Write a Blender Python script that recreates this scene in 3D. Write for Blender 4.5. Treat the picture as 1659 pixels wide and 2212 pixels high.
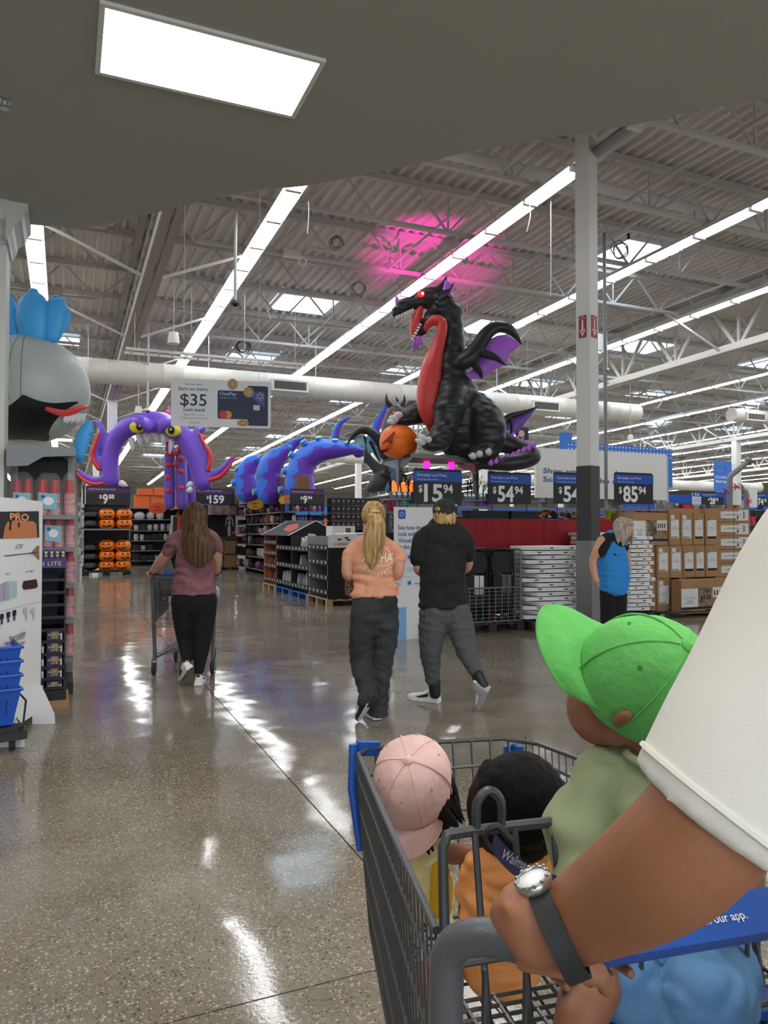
import bpy, bmesh, math, random
import numpy as np
from mathutils import Vector, Matrix, noise
R = math.radians
for _o in list(bpy.data.objects): bpy.data.objects.remove(_o)
SC = bpy.context.scene; COL = SC.collection
# ---------------------------------------------------------------- camera
F, CX, CY, H = 1600.0, 829.5, 1106.0, 1.42
YAW, PIT = R(23.3), math.atan(39 / 1600)
FW = Vector((math.sin(YAW) * math.cos(PIT), math.cos(YAW) * math.cos(PIT), math.sin(PIT)))
RT = Vector((math.cos(YAW), -math.sin(YAW), 0)); UP = RT.cross(FW)
C0 = Vector((0, 0, H))
cd = bpy.data.cameras.new('camera'); cam = bpy.data.objects.new('camera', cd); COL.objects.link(cam)
cam.matrix_world = Matrix((RT, UP, -FW)).transposed().to_4x4(); cam.location = C0
cd.sensor_fit = 'VERTICAL'; cd.sensor_height = 36.0; cd.lens = 36.0 * F / 2212; cd.clip_start = .02; cd.clip_end = 400
SC.camera = cam
# ---------------------------------------------------------------- world, exposure
w = bpy.data.worlds.new('world'); SC.world = w; w.use_nodes = True
w.node_tree.nodes['Background'].inputs[0].default_value = (.75, .82, .9, 1)
w.node_tree.nodes['Background'].inputs[1].default_value = 3.0
SC.view_settings.view_transform = 'Standard'; SC.view_settings.look = 'None'
SC.view_settings.gamma = 1; SC.view_settings.exposure = 0.22; SC.view_settings.use_curve_mapping = False
LAMP = 16.0        # radiance of the ceiling strip lamps
PANEL = 14.0       # radiance of the recessed panel lamp
SKY = 6.0         # radiance of the daylight behind the skylights
SLOPE = .0195     # the roof falls away from the entrance
def ray(u, v): return FW + RT * ((u - CX) / F) + UP * ((CY - v) / F)
def W(u, v, d): return C0 + ray(u, v) * d
def onZ(u, v, z=0.0): r = ray(u, v); return C0 + r * ((z - H) / r.z)
def onY(u, v, y): r = ray(u, v); return C0 + r * (y / r.y)
def onX(u, v, x): r = ray(u, v); return C0 + r * (x / r.x)
def onR(u, v, z0): r = ray(u, v); return C0 + r * ((z0 - H) / (r.z + SLOPE * r.y))
def dep(p): return (Vector(p) - C0).dot(FW)
def proj(p): q = Vector(p) - C0; d = q.dot(FW); return (CX + F * q.dot(RT) / d, CY - F * q.dot(UP) / d, d)
def zr(z0, y): return z0 - SLOPE * y
VR = Vector((RT.x, RT.y, 0)); VF = Vector((FW.x, FW.y, 0)).normalized(); VZ = Vector((0, 0, 1))
# ---------------------------------------------------------------- materials
MATS = {}
def mat(name, col=(.5, .5, .5), rough=.6, metal=0., emit=None, estr=1., bump=0., bscale=20., var=0., vscale=3., spec=.5, alpha=None, trans=0., stretch=None, coat=0., sheen=0., var2=None):
    if name in MATS: return MATS[name]
    m = bpy.data.materials.new(name); m.use_nodes = True; nt = m.node_tree; b = nt.nodes['Principled BSDF']
    L = nt.links.new; N = nt.nodes.new
    b.inputs['Base Color'].default_value = (*col, 1); b.inputs['Roughness'].default_value = rough
    b.inputs['Metallic'].default_value = metal; b.inputs['Specular IOR Level'].default_value = spec
    if coat: b.inputs['Coat Weight'].default_value = coat
    if sheen: b.inputs['Sheen Weight'].default_value = sheen; b.inputs['Sheen Roughness'].default_value = .4
    if trans: b.inputs['Transmission Weight'].default_value = trans
    if alpha is not None: b.inputs['Alpha'].default_value = alpha
    if emit: b.inputs['Emission Color'].default_value = (*emit, 1); b.inputs['Emission Strength'].default_value = estr
    if var or bump:
        tc = N('ShaderNodeTexCoord'); src = tc.outputs['Object']
        if stretch:
            mp = N('ShaderNodeMapping'); mp.inputs['Scale'].default_value = stretch; L(src, mp.inputs[0]); src = mp.outputs[0]
    if var:
        n = N('ShaderNodeTexNoise'); n.inputs['Scale'].default_value = vscale; n.inputs['Detail'].default_value = 5; L(src, n.inputs['Vector'])
        mx = N('ShaderNodeMix'); mx.data_type = 'RGBA'
        c2 = var2 if var2 else tuple(min(1, x * (1 + var)) for x in col)
        c1 = col if var2 else tuple(x * (1 - var) for x in col)
        mx.inputs[6].default_value = (*c1, 1); mx.inputs[7].default_value = (*c2, 1)
        rp = N('ShaderNodeMapRange'); rp.inputs[1].default_value = .35; rp.inputs[2].default_value = .65
        L(n.outputs[0], rp.inputs[0]); L(rp.outputs[0], mx.inputs[0]); L(mx.outputs[2], b.inputs['Base Color'])
    if bump:
        n2 = N('ShaderNodeTexNoise'); n2.inputs['Scale'].default_value = bscale; n2.inputs['Detail'].default_value = 3; L(src, n2.inputs['Vector'])
        bp = N('ShaderNodeBump'); bp.inputs['Strength'].default_value = min(1, bump); bp.inputs['Distance'].default_value = .02 * max(1, bump)
        L(n2.outputs[0], bp.inputs['Height']); L(bp.outputs[0], b.inputs['Normal'])
    MATS[name] = m; return m
def lin(r, g, b): return tuple(((c / 255) / 12.92 if c / 255 <= .04045 else ((c / 255 + .055) / 1.055) ** 2.4) for c in (r, g, b))
def M(name, rgb, **k): return mat(name, lin(*rgb), **k)
def hue(rgb, rough=.6): return mat('paint_%d_%d_%d_%d' % (*rgb, int(rough * 100)), lin(*rgb), rough)
# ---------------------------------------------------------------- objects
WM = {}
def wm(o): return WM.get(o.name, Matrix()) if o is not None else Matrix()
def tag(o, label=None, cat=None, group=None, kind=None):
    if label: o['label'] = label
    if cat: o['category'] = cat
    if group: o['group'] = group
    if kind: o['kind'] = kind
    return o
def empty(name, loc=(0, 0, 0), rz=0., label=None, cat=None, group=None):
    o = bpy.data.objects.new(name, None); COL.objects.link(o); o.empty_display_size = .1
    o.location = loc; o.rotation_euler = (0, 0, rz); WM[o.name] = Matrix.Translation(loc) @ Matrix.Rotation(rz, 4, 'Z')
    return tag(o, label, cat, group)
def link_mesh(name, me, mat_, parent=None):
    o = bpy.data.objects.new(name, me); COL.objects.link(o)
    if mat_ is not None and not me.materials:
        for mm in (mat_ if isinstance(mat_, (list, tuple)) else [mat_]): me.materials.append(mm)
    if parent is not None: o.parent = parent; WM[o.name] = wm(parent)
    return o
def copy_tree(o, parent=None):
    c = o.copy(); COL.objects.link(c); c.parent = parent
    for ch in o.children: copy_tree(ch, c)
    return c
class MB:
    """collects shapes in world (or thing-local) coordinates; build() links them as one mesh object"""
    def __init__(s): s.v = []; s.f = []; s.m = []; s.cur = 0
    def add(s, vs, fs):
        n = len(s.v); s.v += [Vector(v) for v in vs]; s.f += [tuple(i + n for i in f) for f in fs]; s.m += [s.cur] * len(fs); return s
    def mi(s, i): s.cur = i; return s
    def box(s, c, size, mx=None):
        x, y, z = (a / 2 for a in size); c = Vector(c)
        vs = [Vector((i * x, j * y, k * z)) for k in (-1, 1) for j in (-1, 1) for i in (-1, 1)]
        if mx is not None: vs = [mx @ q for q in vs]
        return s.add([q + c for q in vs], [(0, 2, 3, 1), (4, 5, 7, 6), (0, 1, 5, 4), (2, 6, 7, 3), (0, 4, 6, 2), (1, 3, 7, 5)])
    def bx(s, a, b): a = Vector(a); b = Vector(b); return s.box((a + b) / 2, tuple(abs(t) for t in (b - a)))
    def bar(s, a, b, wd, ht=None, upv=VZ):
        a = Vector(a); b = Vector(b); t = (b - a); ln = t.length; t.normalize(); ht = ht or wd
        sd = t.cross(upv); sd = sd.normalized() if sd.length > 1e-4 else Vector((1, 0, 0)); u2 = sd.cross(t)
        mx = Matrix((t, sd, u2)).transposed(); return s.box((a + b) / 2, (ln, wd, ht), mx)
    def prism(s, poly, fr, t0, t1):
        """poly: 2d points in frame fr's x,y; extruded along its normal from t0 to t1"""
        n = len(poly); vs = [fr.p(x, y, t0) for x, y in poly] + [fr.p(x, y, t1) for x, y in poly]
        fs = [tuple(range(n - 1, -1, -1)), tuple(range(n, 2 * n))] + [(i, (i + 1) % n, n + (i + 1) % n, n + i) for i in range(n)]
        return s.add(vs, fs)
    def tube(s, pts, rad, n=8, closed=False, cap=True):
        pts = [Vector(p) for p in pts]; m = len(pts); rad = rad if isinstance(rad, (list, tuple)) else [rad] * m
        ref = None; rings = []
        for i, p in enumerate(pts):
            if closed: t = pts[(i + 1) % m] - pts[i - 1]
            else: t = pts[min(i + 1, m - 1)] - pts[max(i - 1, 0)]
            t.normalize()
            if ref is None:
                ref = t.cross(VZ) if abs(t.z) < .9 else t.cross(Vector((1, 0, 0)))
            ref = (ref - t * ref.dot(t)); ref.normalize(); bi = t.cross(ref)
            r = rad[i]; ra, rb = r if isinstance(r, tuple) else (r, r)
            rings.append([p + ref * (ra * math.cos(2 * math.pi * k / n)) + bi * (rb * math.sin(2 * math.pi * k / n)) for k in range(n)])
        return s.rings(rings, closed, cap)
    def rings(s, rings, closed=False, cap=True):
        n = len(rings[0]); m = len(rings); vs = [q for r in rings for q in r]; fs = []
        for i in range(m if closed else m - 1):
            j = (i + 1) % m
            for k in range(n): fs.append((i * n + k, i * n + (k + 1) % n, j * n + (k + 1) % n, j * n + k))
        if cap and not closed: fs.append(tuple(range(n - 1, -1, -1))); fs.append(tuple((m - 1) * n + k for k in range(n)))
        return s.add(vs, fs)
    def lathe(s, prof, c=(0, 0, 0), n=16, mx=None, ry=1.):
        c = Vector(c); rings = []
        for r, z in prof:
            q = [Vector((r * math.cos(2 * math.pi * k / n), r * ry * math.sin(2 * math.pi * k / n), z)) for k in range(n)]
            rings.append([c + (mx @ a if mx is not None else a) for a in q])
        return s.rings(rings)
    def ball(s, c, r, n=12, mx=None):
        rx, ry, rz = r if isinstance(r, (tuple, list)) else (r, r, r); c = Vector(c); rings = []; h = n // 2 + 1
        for i in range(h + 1):
            a = math.pi * (i + .0) / h; a = min(max(a, .02), math.pi - .02)
            q = [Vector((rx * math.sin(a) * math.cos(2 * math.pi * k / n), ry * math.sin(a) * math.sin(2 * math.pi * k / n), -rz * math.cos(a))) for k in range(n)]
            rings.append([c + (mx @ x if mx is not None else x) for x in q])
        return s.rings(rings)
    def mesh(s, name, inv=None):
        me = bpy.data.meshes.new(name); vs = [inv @ v for v in s.v] if inv is not None else s.v
        me.from_pydata([tuple(v) for v in vs], [], s.f)
        if any(s.m): me.polygons.foreach_set('material_index', s.m)
        me.update(); return me
    def build(s, name, mat_, parent=None, smooth=False, base=True, recalc=True):
        inv = None; loc = None
        if parent is not None: inv = wm(parent).inverted()
        elif base and s.v:
            xs = [v.x for v in s.v]; ys = [v.y for v in s.v]; loc = Vector(((min(xs) + max(xs)) / 2, (min(ys) + max(ys)) / 2, min(v.z for v in s.v))); inv = Matrix.Translation(-loc)
        me = s.mesh(name, inv)
        if recalc:
            bm = bmesh.new(); bm.from_mesh(me); bmesh.ops.recalc_face_normals(bm, faces=bm.faces); bm.to_mesh(me); bm.free()
        o = link_mesh(name, me, mat_, parent)
        if loc is not None: o.location = loc; WM[o.name] = Matrix.Translation(loc)
        if smooth: smoothed(me, smooth if smooth is not True else 40)
        return o
def smoothed(me, ang=40):
    me.polygons.foreach_set('use_smooth', [True] * len(me.polygons))
    if ang < 179: me.set_sharp_from_angle(angle=R(ang))
class Fr:
    """a local frame: origin, x axis, y axis, normal"""
    def __init__(s, o, x, y=VZ): s.o = Vector(o); s.x = Vector(x).normalized(); s.y = Vector(y).normalized(); s.n = s.x.cross(s.y).normalized()
    def p(s, x, y, z=0.): return s.o + s.x * x + s.y * y + s.n * z
    def mx(s, x=0., y=0., z=0.): m = Matrix((s.x, s.y, s.n)).transposed().to_4x4(); m.translation = s.p(x, y, z); return m
def frame_px(u0, v0, d0, u1, v1, d1):
    """upright frame whose x axis runs from one picture point to another (each with its distance)"""
    a = W(u0, v0, d0); b = W(u1, v1, d1); x = b - a; x.z = 0; f = Fr(a, x); f.w = x.length; return f
TXT = {}
TMP = bpy.data.scenes.new('workbench')
def evaluated(ob):
    for q in list(TMP.collection.objects): TMP.collection.objects.unlink(q)
    TMP.collection.objects.link(ob); vl = TMP.view_layers[0]; vl.update(); dg = vl.depsgraph
    me = bpy.data.meshes.new_from_object(ob.evaluated_get(dg)); TMP.collection.objects.unlink(ob); return me
def text_mesh(body, bold=0., sp=1.):
    k = (body, bold, sp)
    if k in TXT: return TXT[k]
    cu = bpy.data.curves.new('t', 'FONT'); cu.body = body; cu.size = 1; cu.offset = bold; cu.resolution_u = 3; cu.space_character = sp
    ob = bpy.data.objects.new('t', cu); me = evaluated(ob); bpy.data.objects.remove(ob)
    vs = [v.co.copy() for v in me.vertices]; fs = [tuple(p.vertices) for p in me.polygons]
    x0 = min(v.x for v in vs); x1 = max(v.x for v in vs); y0 = min(v.y for v in vs); y1 = max(v.y for v in vs)
    TXT[k] = (vs, fs, x0, x1, y0, y1); return TXT[k]
def text(mb, body, fr, x, y, h=None, w=None, z=.004, bold=.0, sp=1., align='l', capref='H'):
    """lettering laid on a frame: (x, y) baseline start, h cap height, w forces the width"""
    if not body: return 0.
    vs, fs, x0, x1, y0, y1 = text_mesh(body, bold, sp)
    sy = h / .69 if h else None; sx = sy
    if w: sx = w / (x1 - x0); sy = sy or sx
    wd = (x1 - x0) * sx; ox = x - x0 * sx - {'l': 0, 'c': wd / 2, 'r': wd}[align]
    mb.add([fr.p(ox + v.x * sx, y + v.y * sy, z) for v in vs], fs); return wd
def rect(mb, fr, x0, y0, x1, y1, z=.003): mb.add([fr.p(x0, y0, z), fr.p(x1, y0, z), fr.p(x1, y1, z), fr.p(x0, y1, z)], [(0, 1, 2, 3)])
def poly(mb, fr, pts, z=.003): mb.add([fr.p(x, y, z) for x, y in pts], [tuple(range(len(pts)))])
def disc(mb, fr, x, y, r, z=.003, n=16, ry=None): poly(mb, fr, [(x + r * math.cos(2 * math.pi * k / n), y + (ry or r) * math.sin(2 * math.pi * k / n)) for k in range(n)], z)
def rrect(x0, y0, x1, y1, r, n=4):
    out = []
    for cx, cy, a in ((x1 - r, y1 - r, 0), (x0 + r, y1 - r, 90), (x0 + r, y0 + r, 180), (x1 - r, y0 + r, 270)):
        out += [(cx + r * math.cos(R(a + 90 * k / n)), cy + r * math.sin(R(a + 90 * k / n))) for k in range(n + 1)]
    return out
def spark(mb, fr, x, y, r, z=.004):
    for k in range(6):
        a = R(30 + 60 * k) + math.pi / 2 * 0; c, s_ = math.cos(a), math.sin(a); w_ = r * .13
        a0, a1 = r * .38, r
        mb.add([fr.p(x + c * a0 - s_ * w_ * .6, y + s_ * a0 + c * w_ * .6, z), fr.p(x + c * a0 + s_ * w_ * .6, y + s_ * a0 - c * w_ * .6, z),
                fr.p(x + c * a1 + s_ * w_, y + s_ * a1 - c * w_, z), fr.p(x + c * a1 - s_ * w_, y + s_ * a1 + c * w_, z)], [(0, 1, 2, 3)])
def cat(pts, sub=4, closed=False):
    """Catmull-Rom through tuples of any length"""
    n = len(pts); out = []
    for i in range(n if closed else n - 1):
        g = lambda j: pts[j % n] if closed else pts[min(max(j, 0), n - 1)]
        a, b, c, d = g(i - 1), g(i), g(i + 1), g(i + 2)
        for k in range(sub):
            t = k / sub
            out.append(tuple(.5 * (2 * q + (r - p) * t + (2 * p - 5 * q + 4 * r - s) * t * t + (3 * q - p - 3 * r + s) * t ** 3) for p, q, r, s in zip(a, b, c, d)))
    if not closed: out.append(tuple(pts[-1]))
    return out
def swell(mb, pts, d0, n=14, sub=4, rnd=(True, True), rd=1., seams=0):
    """a swelling limb: pts are (u, v, radius px[, depth offset m[, depth radius ratio]]) at distance d0; gets rounded ends"""
    P = [tuple(p) + (0.,) * (4 - len(p)) + (rd,) if len(p) < 5 else tuple(p) for p in pts]
    Q = cat(P, sub)
    C = [W(q[0], q[1], d0 + q[3]) for q in Q]; Rr = [max(q[2], .3) * (d0 + q[3]) / F for q in Q]; D = [q[4] for q in Q]
    if seams:
        for i in range(1, len(Rr) - 1):
            if i % seams == 0: Rr[i] *= .955
    return limb(mb, C, Rr, D, n, rnd)
def limb(mb, C, Rr, D=None, n=14, rnd=(True, True), side=None):
    m = len(C); D = D or [1.] * m; rings = []; prev = None
    T = [(C[min(i + 1, m - 1)] - C[max(i - 1, 0)]).normalized() for i in range(m)]
    idx = []
    def ring(c, t, ra, rb):
        nonlocal prev
        a = t.cross(FW if side is None else side)
        if a.length < .25: a = prev if prev is not None else t.cross(VZ)
        if prev is not None and a.dot(prev) < 0: a = -a
        a = (a - t * a.dot(t)).normalized(); prev = a; b = t.cross(a)
        return [c + a * (ra * math.cos(2 * math.pi * k / n)) + b * (rb * math.sin(2 * math.pi * k / n)) for k in range(n)]
    if rnd[0]:
        for q in (.15, .55, .85): rings.append(ring(C[0] - T[0] * Rr[0] * D[0] ** .5 * math.sqrt(1 - q * q) * .8, T[0], Rr[0] * q, Rr[0] * D[0] * q))
    for i in range(m): rings.append(ring(C[i], T[i], Rr[i], Rr[i] * D[i]))
    if rnd[1]:
        for q in (.85, .55, .15): rings.append(ring(C[-1] + T[-1] * Rr[-1] * math.sqrt(1 - q * q) * .8, T[-1], Rr[-1] * q, Rr[-1] * D[-1] * q))
    mb.rings(rings); return mb
def fuse(mb, name, mat_, parent, voxel, smooth_it=6, fac=.5, dec=None, disp=None):
    """joins overlapping limbs into one continuous skin"""
    o = mb.build(name, mat_, parent, recalc=True); full = o; o = bpy.data.objects.new('w', full.data)
    md = o.modifiers.new('r', 'REMESH'); md.mode = 'VOXEL'; md.voxel_size = voxel; md.use_smooth_shade = True
    if smooth_it:
        sm = o.modifiers.new('s', 'SMOOTH'); sm.iterations = smooth_it; sm.factor = fac
    if dec: de = o.modifiers.new('d', 'DECIMATE'); de.ratio = dec
    me = evaluated(o); old = full.data; bpy.data.objects.remove(o); o = full; o.data = me; bpy.data.meshes.remove(old)
    if disp:
        nv = len(me.vertices); co = np.empty(nv * 3, np.float32); no = np.empty(nv * 3, np.float32)
        me.vertices.foreach_get('co', co); me.vertex_normals.foreach_get('vector', no); co = co.reshape(-1, 3); no = no.reshape(-1, 3)
        dv = np.array([disp(Vector(c)) for c in co.tolist()], np.float32); me.vertices.foreach_set('co', (co + no * dv[:, None]).ravel()); me.update()
    me.materials.clear()
    for mm in (mat_ if isinstance(mat_, (list, tuple)) else [mat_]): me.materials.append(mm)
    smoothed(me, 180); return o
def pick(o, fn):
    """material slot per face from a function of the face centre in world space"""
    m = wm(o)
    for p in o.data.polygons: p.material_index = fn(m @ p.center, m.to_3x3() @ p.normal)
# ================================================================ setting
def floor_mat():
    m = bpy.data.materials.new('polished_concrete'); m.use_nodes = True; nt = m.node_tree; b = nt.nodes['Principled BSDF']; L = nt.links.new; N = nt.nodes.new
    g = N('ShaderNodeNewGeometry'); pos = g.outputs['Position']
    def nz(scale, det=4, rough=.55):
        n = N('ShaderNodeTexNoise'); n.inputs['Scale'].default_value = scale; n.inputs['Detail'].default_value = det; n.inputs['Roughness'].default_value = rough; L(pos, n.inputs['Vector']); return n.outputs[0]
    def mr(s, a, b_, c=0., d=1.):
        r = N('ShaderNodeMapRange'); L(s, r.inputs[0])
        for i, q in enumerate((a, b_, c, d)): r.inputs[i + 1].default_value = q
        return r.outputs[0]
    def mix(f, a, c):
        x = N('ShaderNodeMix'); x.data_type = 'RGBA'; L(f, x.inputs[0])
        for i, q in ((6, a), (7, c)):
            if isinstance(q, tuple): x.inputs[i].default_value = (*q, 1)
            else: L(q, x.inputs[i])
        return x.outputs[2]
    def mul(a, c):
        x = N('ShaderNodeMath'); x.operation = 'MULTIPLY'; L(a, x.inputs[0])
        if isinstance(c, float): x.inputs[1].default_value = c
        else: L(c, x.inputs[1])
        return x.outputs[0]
    base = mix(mr(nz(.45, 5), .38, .62), lin(120, 112, 98), lin(148, 141, 128))
    base = mix(mr(nz(2.5, 4), .4, .7, 0, .5), base, lin(106, 94, 79))
    patch = mr(nz(.33, 3), .4, .6)                                   # where the aggregate is ground open
    def stones(scale, th0, th1, colors):
        vo = N('ShaderNodeTexVoronoi'); vo.inputs['Scale'].default_value = scale; L(pos, vo.inputs['Vector'])
        sep = N('ShaderNodeSeparateColor'); L(vo.outputs['Color'], sep.inputs[0])
        ra = N('ShaderNodeValToRGB'); L(sep.outputs[1], ra.inputs[0]); ra.color_ramp.interpolation = 'CONSTANT'
        e = ra.color_ramp.elements; e[0].position = 0; e[0].color = (*colors[0], 1); e[1].position = .3; e[1].color = (*colors[1], 1)
        for i, c in enumerate(colors[2:]): q = e.new(.55 + i * .2); q.color = (*c, 1)
        shape = mr(vo.outputs['Distance'], .30, .42, 1, 0); here = mr(sep.outputs[0], th0, th1)
        return mul(shape, here), ra.outputs[0]
    f1, c1 = stones(62, .3, .32, [lin(196, 186, 160), lin(150, 138, 114), lin(70, 66, 60), lin(120, 104, 84)])
    f2, c2 = stones(120, .5, .52, [lin(205, 200, 185), lin(168, 158, 138), lin(92, 86, 78), lin(60, 56, 52)])
    col = mix(mul(f1, mr(patch, .0, 1., .08, .95)), base, c1); col = mix(mul(f2, mr(patch, 0, 1, .6, 1.)), col, c2)
    L(col, b.inputs['Base Color'])
    L(mr(nz(1.2, 4), .35, .65, .06, .12), b.inputs['Roughness']); b.inputs['Specular IOR Level'].default_value = .34
    bp = N('ShaderNodeBump'); bp.inputs['Strength'].default_value = 1.; bp.inputs['Distance'].default_value = .009
    L(nz(1.6, 2, .45), bp.inputs['Height'])
    bp2 = N('ShaderNodeBump'); bp2.inputs['Strength'].default_value = .1; bp2.inputs['Distance'].default_value = .002; L(nz(60, 3), bp2.inputs['Height']); L(bp.outputs[0], bp2.inputs['Normal'])
    L(bp2.outputs[0], b.inputs['Normal'])
    return m
FM = floor_mat(); dark_joint = M('joint_filler', (30, 28, 26), rough=.8)
XW0, XW1, YW0, YW1 = -16., 74., -7., 84.
fo = MB().bx((XW0, YW0, -.2), (XW1, YW1, -.01)).build('floor', dark_joint); tag(fo, kind='structure')
slab = None; gx = [1.19 + 6 * k for k in range(-3, 13)]; gy = [2.24 + 6 * k for k in range(-2, 15)]
for i in range(len(gx) - 1):
    for j in range(len(gy) - 1):
        if slab is None:
            s_ = MB().box((gx[i] + 3, gy[j] + 3, -.02), (5.993, 5.993, .04)).build('slab', FM, fo); slab = s_; sl0 = (gx[i], gy[j])
        else:
            c = slab.copy(); COL.objects.link(c); c.parent = fo; c.location = (gx[i] - sl0[0], gy[j] - sl0[1], 0)
wallm = M('wall_paint', (214, 212, 206), rough=.8)
for n, a, b in (('wall_far', (XW0, YW1, 0), (XW1, YW1 + .2, 9)), ('wall_left', (XW0 - .2, YW0, 0), (XW0, YW1, 9)), ('wall_right', (XW1, YW0, 0), (XW1 + .2, YW1, 9))):
    tag(MB().bx(a, b).build(n, wallm), kind='structure')
# entrance side: glazed doors below a lintel let daylight in
wb = MB().bx((XW0, YW0 - .2, 3.2), (XW1, YW0, 9)); wb.bx((XW0, YW0 - .2, 0), (-9, YW0, 3.2)); wb.bx((20, YW0 - .2, 0), (XW1, YW0, 3.2))
for k in range(11): wb.bx((-9 + 2.9 * k - .05, YW0 - .15, 0), (-9 + 2.9 * k + .05, YW0 - .05, 3.2))
tag(wb.build('wall_back', wallm), kind='structure')
# roof deck: folded sheet, ribs run away from the entrance
deckm = M('deck_paint', (222, 217, 211), rough=.75, var=.06, vscale=.8)
steel = M('steel_white', (205, 203, 198), rough=.55); steel2 = M('girder_grey', (168, 164, 157), rough=.6)
SKYL = []
DZ = 8.0
mb = MB(); pit = .23; prof = []; x = XW0
while x < XW1: prof += [(x, 0), (x + .07, 0), (x + .095, .075), (x + .205, .075)]; x += pit
prof.append((x, 0))
# skylight openings cut the sheet into bands
SK_X = [(-1.2, .4), (5.15, 6.75), (11.1, 12.7), (17.05, 18.65), (23., 24.6), (29, 30.6), (35, 36.6), (41, 42.6)]
SK_Y = [(12.45, 14.0), (18.5, 20.1), (24.6, 26.2), (30.7, 32.3), (36.8, 38.4), (43., 44.6), (49., 50.6), (55., 56.6)]
bands = []; yp = YW0
for k, (a, b) in enumerate(SK_Y): bands += [(yp, a, None), (a, b, k)]; yp = b
bands.append((yp, YW1, None))
def sky_on(k, i): return i == 2 if k == 0 else not (k == 1 and i == 0)
for y0, y1, k in bands:
    for i in range(len(prof) - 1):
        (xa, za), (xb, zb) = prof[i], prof[i + 1]
        if k is not None and any(a - .01 < (xa + xb) / 2 < b + .01 and sky_on(k, q) for q, (a, b) in enumerate(SK_X)): continue
        mb.add([(xa, y0, zr(DZ + za, y0)), (xb, y0, zr(DZ + zb, y0)), (xb, y1, zr(DZ + zb, y1)), (xa, y1, zr(DZ + za, y1))], [(0, 1, 2, 3)])
deck = mb.build('ceiling', deckm, base=False, recalc=False); tag(deck, kind='structure')
skym = M('skylight_daylight', (225, 238, 250), rough=.9, emit=lin(214, 234, 255), estr=SKY); wellm = M('skylight_curb', (236, 240, 242), rough=.5)
wn = 0
for k, (y0, y1) in enumerate(SK_Y):
    for q, (x0, x1) in enumerate(SK_X):
        if not sky_on(k, q): continue
        wn += 1; zb = zr(DZ, y0); o = MB()
        for a, b in (((x0, y0), (x1, y0 + .03)), ((x0, y1 - .03), (x1, y1)), ((x0, y0), (x0 + .03, y1)), ((x1 - .03, y0), (x1, y1))):
            o.bx((a[0], a[1], zb - .06), (b[0], b[1], zb + .5))
        wo = o.build('window_%d' % wn, wellm); tag(wo, kind='structure')
        MB().bx((x0, y0, zb + .5), (x1, y1, zb + .54)).build('pane', skym, wo)
        fr_ = MB(); fr_.bx((x0, (y0 + y1) / 2 - .02, zb + .44), (x1, (y0 + y1) / 2 + .02, zb + .5)); fr_.bx(((x0 + x1) / 2 - .02, y0, zb + .44), ((x0 + x1) / 2 + .02, y1, zb + .5)); fr_.build('glazing_bar', wellm, wo)
# joists across, girders along, columns
JX = [1.42 + 14.3 * k for k in range(-1, 5)]; JB, JT = 7.12, 7.93; jm = MB(); LJ = 14.3
jm.bx((0, -.06, JT - .06), (LJ, .06, JT + .06)); jm.bx((.8, -.05, JB), (LJ - .8, .05, JB + .06))
npan = 9
for i in range(npan):
    xa = .8 + (LJ - 1.6) * i / npan; xb = .8 + (LJ - 1.6) * (i + 1) / npan; xm = (xa + xb) / 2
    jm.bar((xa, 0, JB + .03), (xm, 0, JT), .035, .035); jm.bar((xm, 0, JT), (xb, 0, JB + .03), .035, .035)
    if i % 2: jm.bar((xa, 0, JB + .03), (xa, 0, JT), .03, .03)
jm.bar((.8, 0, JB + .03), (0, 0, JT), .04); jm.bar((LJ - .8, 0, JB + .03), (LJ, 0, JT), .04)
jproto = None
JY = [16.25 + 2.13 * k for k in range(-6, 30)]
for x in JX[:-1]:
    for y in JY:
        if x < 0 and y > 40: continue
        if jproto is None: jproto = jm.build('joist', steel, deck); o = jproto
        else: o = jproto.copy(); COL.objects.link(o); o.parent = deck
        o.location = (x, y, -SLOPE * y)
# bridging rods along the roof
for x in [JX[0] + 14.3 * b + 14.3 * f for b in range(0, 4) for f in (.33, .67)]:
    MB().bar((x, 4, zr(JB + .02, 4)), (x, 70, zr(JB + .02, 70)), .03).build('bridging_rod', steel, deck)
for gi, x in enumerate(JX[1:-1]):
    g = MB(); ya, yb = 3., 80.
    for z, wd, h in ((6.3, .3, .05), (7.75, .3, .12)): g.bar((x - .09, ya, zr(z, ya)), (x - .09, yb, zr(z, yb)), .14, h); g.bar((x + .09, ya, zr(z, ya)), (x + .09, yb, zr(z, yb)), .14, h)
    g.bar((x - .16, ya, zr(6.37, ya)), (x - .16, yb, zr(6.37, yb)), .012, .16); g.bar((x + .16, ya, zr(6.37, ya)), (x + .16, yb, zr(6.37, yb)), .012, .16)
    y = ya; q = 0
    while y < yb - 2:
        g.bar((x, y, zr(6.3, y)), (x, y + 1.065, zr(7.75, y)), .09, .05, Vector((1, 0, 0))); g.bar((x, y + 1.065, zr(7.75, y)), (x, y + 2.13, zr(6.3, y)), .09, .05, Vector((1, 0, 0)))
        g.bar((x, y, zr(6.3, y)), (x, y, zr(7.75, y)), .06, .06, Vector((1, 0, 0))); y += 2.13
    g.build('girder', steel2 if gi == 0 else steel, deck)
    for y in JY[3::2]:
        if y > 50: continue
        MB().bar((x + .15, y, zr(6.35, y)), (x + 2.0, y, zr(JB, y)), .05).build('brace', steel, deck); MB().bar((x - .15, y, zr(6.35, y)), (x - 2.0, y, zr(JB, y)), .05).build('brace', steel, deck)
colm = M('column_white', (226, 226, 220), rough=.5)
for gi, x in enumerate(JX[1:-1]):
    for y in (26.3, 40.3, 54.3, 68.):
        tag(MB().bx((x - .15, y - .15, 0), (x + .15, y + .15, zr(6.3, y))).build('column', colm), kind='structure')
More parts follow.
